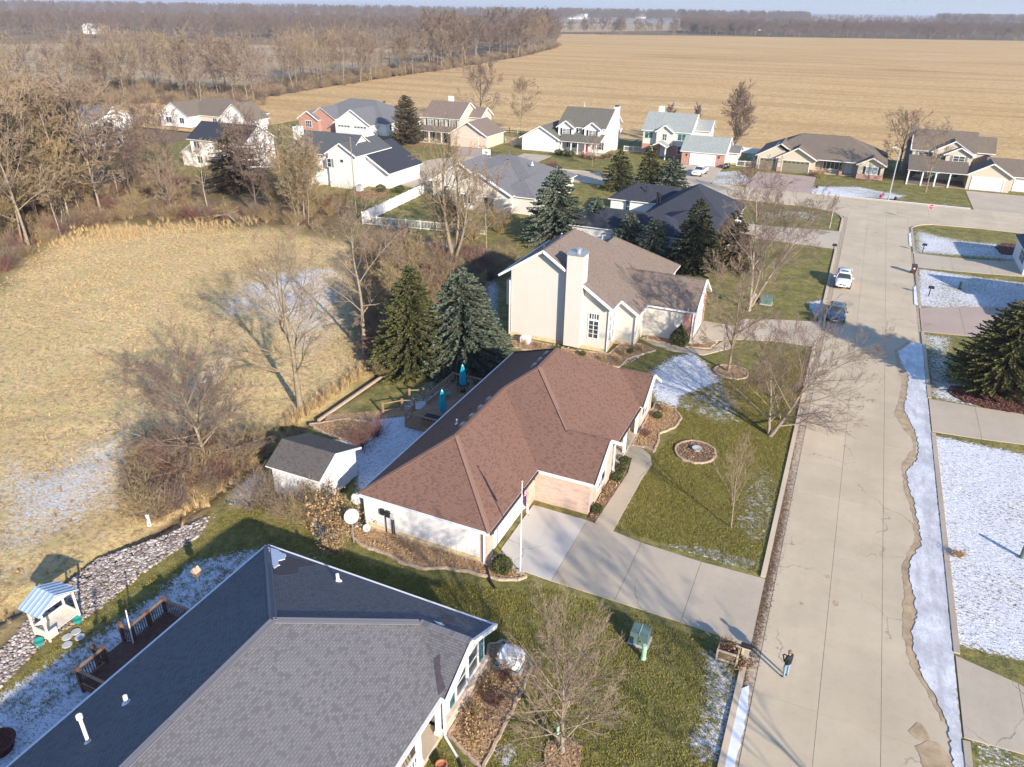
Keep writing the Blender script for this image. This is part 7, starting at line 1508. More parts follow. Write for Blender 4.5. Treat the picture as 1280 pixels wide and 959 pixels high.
# transformer and pedestal
M['util_green'] = plain('utility_green', (.12, .175, .15), .5); M['util_light'] = plain('faded_green', (.30, .50, .34), .5)
def cabinet(label, x, y, sx, sy, h, mat='util_green'):
    t = thing('transformer_box', label, 'utility box', (x, y, 0)); mb = MB(); mb.box(x-sx/2-.08, x+sx/2+.08, y-sy/2-.08, y+sy/2+.08, -.02, .08); mb.build('pad', 'dish', t)
    mb = MB(); mb.solid([(x-sx/2, y-sy/2, .08), (x+sx/2, y-sy/2, .08), (x+sx/2, y+sy/2, .08), (x-sx/2, y+sy/2, .08), (x-sx/2, y-sy/2, h*.93), (x+sx/2, y-sy/2, h*.93), (x+sx/2, y+sy/2, h), (x-sx/2, y+sy/2, h)], [(3, 2, 1, 0), (4, 5, 6, 7), (0, 1, 5, 4), (1, 2, 6, 5), (2, 3, 7, 6), (3, 0, 4, 7)]); mb.build('cabinet', mat, t, bev=.02)
    mb = MB(); mb.box(x-.01, x+.01, y-sy/2-.012, y-sy/2, .12, h*.78); mb.box(x+.08, x+.14, y-sy/2-.03, y-sy/2, h*.4, h*.5); mb.build('door_seam', 'black', t)
    mb = MB(); mb.beam((x, y-sy/2-.01, h*.93+.012), (x, y+sy/2, h+.012), .04, .02); mb.build('lid_seam', 'util_light', t)
def pedestal(label, x, y, h, mat='util_light', r=.13):
    t = thing('cable_pedestal', label, 'utility box', (x, y, 0)); mb = MB(); mb.lathe((x, y, 0), [(r*1.15, 0), (r*1.15, .1), (r, .12), (r, h-.06), (r*.8, h)], 12); mb.build('post', mat, t); mb = MB(); mb.lathe((x, y, h*.55), [(r*1.06, 0), (r*1.06, .05)], 12); mb.build('band', mat, t)
cabinet('green transformer box on the lawn beside the near driveway', -5.45, 29.35, .95, .8, .85); pedestal('pale green cable pedestal in front of the transformer box', -4.95, 28.25, .95)
cabinet('gray-green transformer box under the birch', -6.2, 85.2, 1.2, 1.0, .9); pedestal('gray pedestal beside the transformer under the birch', -7.6, 85.4, .9, 'dish', .2)
pedestal('dark green pedestal on the snowy lawn past the driveway', 14.6, 101.0, .95, 'shut_dark', .16); pedestal('small teal marker by the trunk of the fan-shaped tree', -7.35, 22.2, .7, 'util_light', .07); pedestal('dark green post at the right edge on the snowy lawn', *(14.19, 46.05), 1.0, 'util_green', .14)
cabinet('white air conditioner in the gravel bed by the cream wall', -26.6, 62.7, .9, .8, .75, 'trim')
pedestal('white utility post at the end of the rock swale', *(-36.72, 25.41), .9, 'pvc', .12)
# mailbox with planter
M['lumber'] = plain('weathered_lumber', (.46, .38, .25), .85, var=.2, scale=3)
mx_, my_ = -1.0, 30.2
t = thing('mailbox_planter', 'black mailbox on a timber planter box with lattice beside the near driveway', 'mailbox', (mx_, my_, 0))
for x in (mx_-.5, mx_+.5):
    for y in (my_-.4, my_+.4): mb = MB(); mb.box(x-.05, x+.05, y-.05, y+.05, 0, .75); mb.build('post', 'lumber', t)
for y in (my_-.4, my_+.4):
    for z0 in (.06, .62): mb = MB(); mb.box(mx_-.45, mx_+.45, y-.025, y+.025, z0, z0+.12); mb.build('rail', 'lumber', t)
for x in (mx_-.5, mx_+.5):
    for z0 in (.06, .62): mb = MB(); mb.box(x-.025, x+.025, my_-.35, my_+.35, z0, z0+.12); mb.build('rail', 'lumber', t)
for k in range(9):
    mb = MB(); u = mx_-.42+k*.105; mb.beam((u-.16, my_-.405, .18), (min(u+.16, mx_+.45), my_-.405, .62), .022, .015); mb.build('lattice_slat', 'lumber', t)
mb = MB(); mb.box(mx_-.44, mx_+.44, my_-.34, my_+.34, .1, .5); mb.build('soil', 'mulch', t)
mb = MB(); mb.box(mx_+.62, mx_+.74, my_-.05, my_+.07, 0, 1.05); mb.beam((mx_+.3, my_, 1.0), (mx_+1.05, my_, 1.0), .1, .08); mb.build('mail_post', 'lumber', t)
def mailbox(t, x, y, z, ax='x', L=.5, mat='black'):
    mb = MB(); pr = [(-.1, 0), (.1, 0), (.1, .13), (.07, .2), (0, .23), (-.07, .2), (-.1, .13)]
    if ax == 'x': mb.extr([(x-L/2, y+a, z+b) for a, b in pr][::-1], (L, 0, 0))
    else: mb.extr([(x+a, y-L/2, z+b) for a, b in pr], (0, L, 0))
    o = mb.build('mailbox', mat, t); mb = MB(); mb.box(x-.02, x+.02, y+.11, y+.125, z+.1, z+.3); mb.build('flag', 'door_red', o); return o
mailbox(t, mx_+.8, my_+.02, 1.05, 'x', .55)
one('mailbox_plants', 'withered brown plants spilling out of the timber mailbox planter', 'plant', (mx_-.05, my_, .45), bush(160, .75, .5, 40, 'dry_red', 2, .012, 'dry', 160, .05)); one('mailbox_vine', 'brown dead flowers between the mailbox and the kerb', 'plant', (mx_+.75, my_-.3, 0), bush(161, .6, .5, 44, 'dry_red', 2, .012, 'dry', 260, .05))
def post_mail(label, x, y, ax='x'):
    t = thing('mailbox_post', label, 'mailbox', (x, y, 0)); mb = MB(); mb.box(x-.05, x+.05, y-.05, y+.05, 0, 1.15); mb.build('post', 'black', t); mb = MB(); mb.beam((x-.3, y, 1.0), (x+.4, y, 1.0), .08, .08); mb.build('arm', 'black', t); mailbox(t, x+.05, y, 1.08, 'x', .6)
post_mail('black mailbox by the west kerb across from the corner lawn', -.45, 110.2); post_mail('black mailbox on the snowy corner lawn at the driveway', 11.0, 116.2); post_mail('dark mailbox at the east kerb before the pink driveway', 11.0, 96.4)

# ------------------------------------------------------------------ patio behind the brown-roofed house
t = thing('patio_deck', 'brown back deck with railings behind the brown-roofed house', 'deck', (-27, 47, 0))
for k in range(27):
    y = 43.2+k*.30; mb = MB(); mb.box(-28.6, -24.1, y, y+.28, .42, .46); mb.build('deck_board', 'rail', t)
mb = MB(); mb.box(-28.6, -24.1, 43.2, 43.26, .05, .42); mb.box(-28.6, -28.54, 43.26, 51.3, .05, .42); mb.build('deck_frame', 'rail', t)
for a, b in (((-28.55, 43.3), (-25.4, 43.3)), ((-28.55, 46.6), (-28.55, 51.2)), ((-28.55, 51.2), (-25.0, 51.2)), ((-28.55, 43.3), (-28.55, 44.2))): railrun(t, a, b, .46, 'rail', 'rail', h=.85, sp=.3)
for p in ((-28.55, 43.3), (-28.55, 44.3), (-28.55, 46.6), (-28.55, 51.2), (-28.55, 48.9), (-26.8, 51.2)): mb = MB(); mb.box(p[0]-.06, p[0]+.06, p[1]-.06, p[1]+.06, 0, 1.42); mb.build('post', 'rail', t)
t = thing('garden_railing', 'low brown railing beside the winding path to the back deck', 'railing', (-30, 45.5, 0))
pts_ = [(-31.3, 44.2), (-30.2, 45.4), (-29.3, 45.8)]
for p in pts_+[(-30.6, 47.2), (-29.6, 47.8)]: mb = MB(); mb.box(p[0]-.07, p[0]+.07, p[1]-.07, p[1]+.07, 0, 1.15); mb.build('post', 'rail', t)
for a, b in zip(pts_, pts_[1:]): mb = MB(); mb.beam((*a, 1.0), (*b, 1.0), .07, .07); mb.beam((*a, .35), (*b, .35), .05, .06); mb.build('rail', 'rail', t)
mb = MB(); mb.beam((-30.6, 47.2, 1.0), (-29.6, 47.8, 1.0), .07, .07); mb.build('rail', 'rail', t)
struct(flat('garden_path', [(-34.5, 40.6), (-33.0, 41.2), (-31.5, 43.2), (-29.5, 44.8), (-28.6, 45.2), (-28.6, 46.3), (-30, 45.9), (-31.9, 44.6), (-33.6, 43.4), (-35.5, 42.2)], .045, 'gravel_bed'))
bed('flower_bed', 'crescent bed with gray edging between the shed and the back deck', [(-35.6, 40.2), (-33, 39.4), (-31, 39.7), (-30, 41.3), (-31.5, 42.6), (-33.5, 42.2)], 'gravel_bed', seed=14)
M['umb'] = plain('turquoise_canvas', (.0, .30, .38), .75, var=.12)
def parasol(label, x, y, z, h):
    t = thing('closed_umbrella', label, 'umbrella', (x, y, z)); mb = MB(); mb.tube((x, y, z), (x, y, z+h), .025, .02, 8); mb.build('pole', 'rail', t)
    mb = MB(); n = 16; P_ = []
    for j in range(9):
        f = j/8
        for k in range(n): a = 6.2832*k/n; rr_ = (.05+.26*math.sin(math.pi*min(1, f*.78+.05))**.8*(.55+.45*f))*(1.18 if k % 2 else .78); P_.append((x+rr_*math.cos(a), y+rr_*math.sin(a), z+h-.02-f*(h-.62)))
    mb.solid(P_, [(j*n+k, (j+1)*n+k, (j+1)*n+(k+1) % n, j*n+(k+1) % n) for j in range(8) for k in range(n)]+[tuple(range(n))]); mb.build('canvas', 'umb', t)
    mb = MB(); mb.lathe((x, y, z+h-.06), [(.09, 0), (.04, .08), (.01, .16)], 10); mb.build('cap', 'flag_white', t); mb = MB(); mb.lathe((x, y, z), [(.25, 0), (.22, .06), (.05, .1)], 14); mb.build('base', 'black', t)
parasol('closed turquoise patio umbrella nearer the roof edge', -26.2, 45.1, .46, 2.5); parasol('closed turquoise patio umbrella further back below the blue spruce', -26.9, 49.9, .46, 2.5)
M['chair_teal'] = plain('teal_chair', (.12, .30, .27), .6)
def chair(label, x, y, rz):
    t = thing('patio_chair', label, 'chair', (x, y, .46), None, rz)
    def P_(mb, n_, m_='chair_teal'):
        o = mb.build(n_, m_); o.parent = t
    mb = MB(); mb.box(-.28, .28, -.26, .28, .38, .42); P_(mb, 'seat')
    for k in range(5): mb = MB(); mb.beam((-.24+k*.12, -.26, .4), (-.24+k*.12, -.5, 1.0), .09, .025, 0, (0, 1, 0)); P_(mb, 'back_slat')
    for sx in (-1, 1):
        mb = MB(); mb.box(sx*.33-.06, sx*.33+.06, -.35, .3, .58, .61); P_(mb, 'armrest')
        for yy in (-.3, .24): mb = MB(); mb.box(sx*.31-.03, sx*.31+.03, yy-.03, yy+.03, 0, .58); P_(mb, 'leg')
chair('teal slatted patio chair facing the far umbrella', -27.6, 48.3, -.6); chair('teal patio chair right of the far umbrella', -25.6, 49.4, 1.2)
t = thing('patio_table', 'round dark glass patio table under the far umbrella', 'table', (-26.9, 49.9, .46)); mb = MB(); mb.lathe((-26.9, 49.9, 1.16), [(.6, 0), (.6, .03), (.1, .035)], 20); mb.build('tabletop', 'glass', t)
for k in range(4): a = k*1.57+.8; mb = MB(); mb.tube((-26.9+.5*math.cos(a), 49.9+.5*math.sin(a), .46), (-26.9+.35*math.cos(a), 49.9+.35*math.sin(a), 1.16), .02, .02, 6); mb.build('leg', 'black', t)
t = thing('hot_tub_box', 'brown timber storage box at the near corner of the back deck', 'box', (-26.3, 43.9, .46)); mb = MB(); mb.box(-27.2, -25.5, 43.5, 44.4, .46, .95); mb.build('box', 'rail', t); mb = MB(); mb.box(-27.25, -25.45, 43.45, 44.45, .95, 1.0); mb.build('lid', 'black', t)

# ------------------------------------------------------------------ fences
def panel_fence(name, label, line, h, step=2.0, mat='trim', gap=False, post=.12, ph=.1):
    t = thing(name, label, 'fence', (line[0][0], line[0][1], 0)); 
    for a, b in zip(line, line[1:]):
        L = math.hypot(b[0]-a[0], b[1]-a[1]); n = max(1, round(L/step)); dx, dy = (b[0]-a[0])/n, (b[1]-a[1])/n; l = math.hypot(dx, dy); ux, uy = dx/l, dy/l
        for i in range(n+1):
            x, y = a[0]+dx*i, a[1]+dy*i; mb = MB(); mb.box(x-post/2, x+post/2, y-post/2, y+post/2, 0, h+ph); mb.build('post', mat, t)
            if i == n: break
            p0 = (x+ux*post/2, y+uy*post/2); p1 = (x+dx-ux*post/2, y+dy-uy*post/2)
            if gap == 'rail':
                for z_ in (.35, h*.62, h-.08): mb = MB(); mb.beam((*p0, z_), (*p1, z_), .04, .12); mb.build('rail', mat, t)
                continue
            mb = MB(); mb.beam((*p0, h-.06), (*p1, h-.06), .06, .1); mb.beam((*p0, .14), (*p1, .14), .06, .1)
            if gap:
                k = int(l/.22)
                for j in range(1, k): q = (x+dx*j/k, y+dy*j/k); mb.beam((*q, .19), (*q, h-.1), .03, .08, 0, (uy, -ux, 0))
            else: mb.beam((*p0, h*.5), (*p1, h*.5), .035, h-.3)
            mb.build('panel', mat, t)
    return t
panel_fence('vinyl_fence', 'tall solid white vinyl fence running along the back yard of the cream house', [(-67.2, 93.3), (-69.6, 118.5)], 1.8, 2.4)
panel_fence('picket_fence', 'low white picket fence facing the wood at the bottom of the fenced yard', [(-67.1, 93.15), (-55.4, 95.0), (-47.5, 96.2)], 1.3, 2.4, 'trim', True)
panel_fence('wooden_fence', 'weathered wooden fence behind the red-door house', [(-103, 187.5), (-86, 188.6), (-72.5, 189.5), (-66, 187)], 1.4, 2.4, 'lumber', 'rail')
panel_fence('solid_fence', 'gray wooden fence between the taupe and red-door garages', [(-79.9, 172.6), (-74.4, 171.2)], 1.7, 1.8, 'lumber')
panel_fence('white_fence', 'white rail fence along the field behind the sage-roofed house', [(-25.5, 187), (-17.6, 187.5)], 1.3, 2.6, 'trim'); panel_fence('white_picket_fence', 'white picket fence between the sage-roofed and ranch houses', [(-23.4, 169.5), (-20.0, 169.8), (-19.2, 186.5)], 1.2, 2.2, 'trim', True)
panel_fence('small_white_fence', 'short white picket fence left of the sage-roofed house', [(-50.5, 176), (-46.2, 176.4)], 1.2, 2.1, 'trim', True)
# play things behind the houses
t = thing('swing_set', 'orange timber play set with a slide behind the red-door house', 'play set', (-46.8, 187, 0)); M['cedar_w'] = plain('orange_cedar', (.45, .22, .07), .7)
for dx in (-2.2, -.6, 2.6):
    for s_ in (-1, 1): mb = MB(); mb.beam((-46.8+dx, 187+s_*.9, 0), (-46.8+dx, 187, 2.5), .12, .12, 0, (1, 0, 0)); mb.build('leg', 'cedar_w', t)
mb = MB(); mb.beam((-49.2, 187, 2.5), (-44.1, 187, 2.5), .14, .14); mb.build('top_beam', 'cedar_w', t)
for x in (-45.9, -45.1): mb = MB(); mb.tube((x-.2, 187, 2.45), (x-.2, 187, .6), .015, .015, 5); mb.tube((x+.2, 187, 2.45), (x+.2, 187, .6), .015, .015, 5); mb.box(x-.22, x+.22, 186.9, 187.1, .55, .6); mb.build('swing', 'black', t)
mb = MB(); mb.extr([(-49.6, 186.3, 2.3), (-47.4, 186.3, 2.3), (-48.5, 186.3, 3.1)], (0, 1.4, 0)); mb.build('roof', 'cedar_w', t); mb = MB(); mb.beam((-50, 186.8, 1.3), (-52, 185.2, .2), .5, .06); mb.build('slide', 'flag_blue', t)
t = thing('toy_slide', 'red and teal plastic toy slide in the fenced side yard', 'toy', (-20.2, 180, 0)); mb = MB(); mb.beam((-20.2, 181, 1.2), (-20.2, 178.8, .1), .6, .08); mb.build('slide', 'door_red', t); mb = MB(); mb.box(-20.7, -19.7, 181, 181.9, 0, 1.4); mb.build('tower', 'flag_red', t)
mb = MB(); mb.lathe((-21.9, 181.5, 0), [(.9, 0), (1.0, .1), (.9, .5), (.3, .9)], 14); tag(mb.build('toy_turtle', 'teal'), 'teal round play tub beside the red toy slide', 'toy')
# basketball hoop
t = thing('basketball_hoop', 'basketball hoop on a pole at the head of the taupe house driveway', 'basketball hoop', (*(-69.18, 140.75), 0)); hx, hy = (-69.18, 140.75)
mb = MB(); mb.tube((hx, hy, 0), (hx, hy, 3.4), .08, .07, 8); mb.build('pole', 'dish', t); mb = MB(); mb.box(hx-.9, hx+.9, hy-.35, hy-.3, 3.0, 4.1); mb.build('backboard', 'flag_white', t); mb = MB(); mb.box(hx-.3, hx+.3, hy-.37, hy-.352, 3.2, 3.7); mb.build('target_square', 'glass_light', t)
mb = MB()
for k in range(12): a, b = 6.2832*k/12, 6.2832*(k+1)/12; mb.tube((hx+.23*math.cos(a), hy-.62+.23*math.sin(a), 3.1), (hx+.23*math.cos(b), hy-.62+.23*math.sin(b), 3.1), .02, .02, 4)
mb.build('rim', 'door_red', t)
t = thing('air_conditioner', 'gray air conditioner beside the white house', 'air conditioner', (*(-80.65, 111.92), 0)); ax_, ay_ = (-80.65, 111.92); mb = MB(); mb.box(ax_-.5, ax_+.5, ay_-.5, ay_+.5, 0, 1.1); mb.build('case', 'dish', t); mb = MB(); mb.lathe((ax_, ay_, 1.1), [(.4, 0), (.4, .03), (.1, .04)], 14); mb.build('fan_grille', 'black', t)
t = thing('utility_pole', 'thin gray metal pole rising before the white house', 'pole', (-71.6, 97.9, 0)); mb = MB(); mb.tube((-71.6, 97.9, 0), (-71.6, 97.9, 11.8), .09, .05, 8); mb.build('pole', 'bark', t); mb = MB(); mb.lathe((-71.6, 97.9, 11.8), [(.09, 0), (.02, .12)], 8); mb.build('cap', 'metal', t)

# ------------------------------------------------------------------ street furniture
lx, ly = 6.58, 149.4
t = thing('street_lamp', 'tall gray street lamp on the verge before the ranch house', 'street lamp', (lx, ly, 0)); mb = MB(); mb.tube((lx, ly, 0), (lx, ly, 8.9), .13, .08, 10); mb.build('pole', 'metal', t); mb = MB(); mb.tube((lx, ly, 8.8), (lx-.9, ly-.5, 9.15), .05, .04, 8); mb.build('arm', 'metal', t); mb = MB(); mb.beam((lx-.75, ly-.42, 9.15), (lx-1.35, ly-.75, 9.2), .3, .14); mb.build('lamp_head', 'dish', t)
sx_, sy_ = 12.3, 134.9
t = thing('stop_sign', 'red octagonal stop sign at the street corner', 'road sign', (sx_, sy_, 0)); mb = MB(); mb.box(sx_-.035, sx_+.035, sy_-.02, sy_+.02, 0, 2.95); mb.build('post', 'metal', t)
oc = [(sx_+.42*math.cos(R(22.5+45*k)), 0, 2.6+.42*math.sin(R(22.5+45*k))) for k in range(8)]; mb = MB(); mb.extr([(a, sy_-.03, c) for a, b, c in oc], (0, -.01, 0)); mb.build('border', 'flag_white', t)
oc = [(sx_+.385*math.cos(R(22.5+45*k)), 0, 2.6+.385*math.sin(R(22.5+45*k))) for k in range(8)]; mb = MB(); mb.extr([(a, sy_-.043, c) for a, b, c in oc], (0, -.004, 0)); mb.build('sign_face', 'flag_red', t)
fc = bpy.data.curves.new('lettering', 'FONT'); fc.body = 'STOP'; fc.size = .34; fc.align_x = 'CENTER'; fc.align_y = 'CENTER'; fc.extrude = .002; fc.materials.append(M['flag_white']); o = bpy.data.objects.new('text', fc); COL.objects.link(o); bpy.context.view_layer.update()
me = bpy.data.meshes.new_from_object(o.evaluated_get(bpy.context.evaluated_depsgraph_get())); me.name = 'lettering'; bpy.data.objects.remove(o)
o = bpy.data.objects.new('lettering', me); COL.objects.link(o); o.parent = t; o.location = (0, -.052, 2.6); o.rotation_euler = (math.pi/2, 0, 0)
t = thing('sign_post', 'thin bare metal sign post beside the stop sign', 'post', (14.2, 136.2, 0)); mb = MB(); mb.box(14.17, 14.23, 136.18, 136.22, 0, 3.0); mb.build('post', 'metal', t); mb = MB(); mb.box(13.9, 14.5, 136.16, 136.175, 2.8, 3.0); mb.build('blade', 'util_green', t)
t = thing('marker_post', 'white marker pole on the grass island by the kerb', 'post', (*(-1.69, 123.74), 0)); px_, py_ = (-1.69, 123.74); mb = MB(); mb.tube((px_, py_, 0), (px_, py_, 2.8), .035, .03, 6); mb.build('post', 'pvc', t); mb = MB(); mb.lathe((px_, py_, 2.8), [(.05, 0), (.01, .08)], 8); mb.build('cap', 'pvc', t)
def bin_(label, x, y, c='shut_maroon', rz=0, lid=None):
    t = thing('trash_bin', label, 'trash bin', (x, y, 0), None, rz)
    def P_(mb, n_, m_): o = mb.build(n_, m_); o.parent = t
    mb = MB(); mb.solid([(-.25, -.3, .08), (.25, -.3, .08), (.25, .3, .08), (-.25, .3, .08), (-.32, -.36, 1.02), (.32, -.36, 1.02), (.32, .38, 1.02), (-.32, .38, 1.02)], [(3, 2, 1, 0), (4, 5, 6, 7), (0, 1, 5, 4), (1, 2, 6, 5), (2, 3, 7, 6), (3, 0, 4, 7)]); P_(mb, 'body', c)
    mb = MB(); mb.solid([(-.35, -.42, 1.02), (.35, -.42, 1.02), (.35, .42, 1.02), (-.35, .42, 1.02), (-.28, -.33, 1.12), (.28, -.33, 1.12), (.28, .33, 1.16), (-.28, .33, 1.16)], [(3, 2, 1, 0), (4, 5, 6, 7), (0, 1, 5, 4), (1, 2, 6, 5), (2, 3, 7, 6), (3, 0, 4, 7)]); P_(mb, 'lid', lid or c)
    mb = MB(); mb.tube((-.3, .46, .98), (.3, .46, .98), .02, .02, 6); P_(mb, 'handle', 'black')
    for sx in (-1, 1): mb = MB(); mb.tube((sx*.27, .33, .13), (sx*.35, .33, .13), .13, .13, 12); P_(mb, 'wheel', 'black')
    mb = MB(); mb.lathe((0, 0, 0), [(.001, 0), (.11, .001)], 12); o = mb.build('sticker', 'flag_white'); o.parent = t; o.rotation_euler = (math.pi/2, 0, 0); o.location = (0, -.345, .72)
bin_('dark brown wheeled trash bin standing at the east kerb', 9.55, 105.3, 'shut_maroon'); bin_('black wheeled bin at the sage house garage corner', -24.9, 165.2, 'black', .1, 'black'); bin_('wheeled bin with an orange lid behind the black one', -24.6, 166.3, 'black', .1, 'cedar_w')
# front-yard oddments of the ranch house, in the snow
for k, (p, m_, lab) in enumerate((((5.38, 151.27), 'door_red', 'small red yard ornament by the lamp foot'), ((5.77, 152.92), 'util_green', 'small green yard ornament by the lamp foot'), ((7.76, 150.39), 'black', 'black round planter right of the lamp'), ((-5.84, 154.42), 'shut_maroon', 'dark stake light in the snow bed'))):
    mb = MB(); mb.lathe((*p, 0), [(.22, 0), (.3, .25), (.18, .5), (.05, .62)], 10); tag(mb.build('yard_ornament', m_), lab, 'ornament')
one('fallen_log', 'fallen gray branches lying at the meadow edge by the wood', 'log', (*(-89.14, 84.12), .1), mesh_np('log', *frusta([(-4, 0, 0, 0, .6, .5, .09, .16), (0, .6, .5, 3, .9, 1.0, .16, .2), (3, .9, 1.0, 5, .2, .4, .2, .14), (0, .6, .5, -1.5, -1.5, .4, .08, .03), (-2, .3, .3, -3.2, 1.4, .9, .06, .02), (1.5, .8, .8, .8, -1.2, .3, .06, .02), (3, .9, 1, 4.2, 2.2, 1.6, .1, .03)], 6), ['bark_tan']))
# rock border log edge of the bed and timber by the ditch
mb = MB(); mb.beam((-35.4, 41, .06), (-35.2, 50.5, .06), .18, .2); tag(mb.build('timber_edge', 'edging'), 'long timber edging along the ditch behind the brown-roofed house', 'timber')
# distant farm buildings
def barn(label, x, y, w, d, h, rz, wall='side_white', rf='trim'):
    t = thing('farm_building', label, 'barn', (x, y, -.4), None, rz)
    mb = MB(); pent(mb, -w/2, w/2, -d/2, d/2, h, .45, 'x'); o = mb.build('wall', wall); o.parent = t
    o = roof(None, gable_polys(-w/2-.4, w/2+.4, -d/2-.5, d/2+.5, h+.1, .45, 'x'), rf); o.parent = t
    mb = MB(); mb.box(-1.6, 1.6, -d/2-.05, -d/2+.1, 0, h*.8); o = mb.build('barn_door', 'shut_gray'); o.parent = t
barn('white round-topped farm shed before the far right wood', *(-207.29, 1453.15), 24, 16, 9, .9); barn('long white farm building above the fence row', *(-870.43, 2406.23), 60, 24, 10, .2); barn('white farm house beyond the fence row, right of the long shed', *(-823.29, 2944.40), 40, 24, 12, .3); barn('gray metal farm sheds above the wood strip', *(-877.28, 2079.37), 70, 30, 10, .5, 'side_white', 'roof_slate'); barn('pale roofed farmhouse in the left far wood', *(-751.19, 598.85), 16, 12, 7, .3, 'side_white', 'trim')

# short grass of the near lawns
def blades(seed):
    r = np.random.RandomState(seed); n = 16; az = r.uniform(0, 6.283, n); b = r.normal(0, .07, (n, 3)); b[:, 2] = 0; L = r.uniform(.03, .075, n)
    d = np.stack([np.cos(az)*.035, np.sin(az)*.035, L], 1); sd_ = np.stack([-np.sin(az), np.cos(az), 0*az], 1)*.012
    V = np.stack([b-sd_, b+sd_, b+d], 1).reshape(-1, 3); return mesh_np('grass_tuft', V, np.arange(n*3).reshape(-1, 3), ['lawn_blades'])
gp = rand_in([(-12.5, 10), (-.5, 10), (-.5, 31), (-12.5, 31)], 9000, 71, [circle(-6.75, 21.3, .9, .9), [(-11.9, 19), (-9.7, 19), (-9.9, 26), (-12, 26)]])+rand_in([(-24, 25), (-12.5, 25.5), (-12.5, 30), (-20, 28.4), (-24, 28.6)], 3000, 72)+rand_in([(-9.3, 38), (-.5, 37.6), (-.5, 74), (-10, 58), (-8.6, 52), (-9.4, 48)], 15000, 73, [circle(-6.75, 49.5, 1.6, 1.7), circle(-6.7, 64.9, 1.6, 1.5)])+rand_in([(-36, 12), (-30, 12), (-26.5, 26), (-24, 29), (-34, 30)], 2500, 74)
tag(scatter('lawn_grass', [(x, y, 0) for x, y in gp], [bpy.data.objects.new('grass_tuft', blades(i)) for i in range(4)], .7, 1.5, 12, .2), 'short grass of the near lawns')

# ------------------------------------------------------------------ vehicles
M['car_white'] = plain('white_car_paint', (.75, .75, .76), .22, 0, .02, spec=.6); M['car_blue'] = plain('steel_blue_car_paint', (.11, .17, .21), .22, .35, .03, spec=.6)
M['tyre'] = plain('tyre_rubber', (.018, .018, .018), .85); M['rim'] = plain('alloy_rim', (.45, .45, .47), .3, .8); M['headlight'] = glassmat('headlight_glass', (.55, .58, .6), .1); M['tail'] = glassmat('tail_light_glass', (.35, .01, .01), .2); M['plate'] = plain('plate_white', (.7, .7, .7), .5)
def loft(secs, n_):
    """secs: list of closed rings with the same number of points"""
    V = [p for r_ in secs for p in r_]; k = n_; F = [(j*k+i, j*k+(i+1) % k, (j+1)*k+(i+1) % k, (j+1)*k+i) for j in range(len(secs)-1) for i in range(k)]
    F += [tuple(range(k-1, -1, -1)), tuple((len(secs)-1)*k+i for i in range(k))]; return V, F
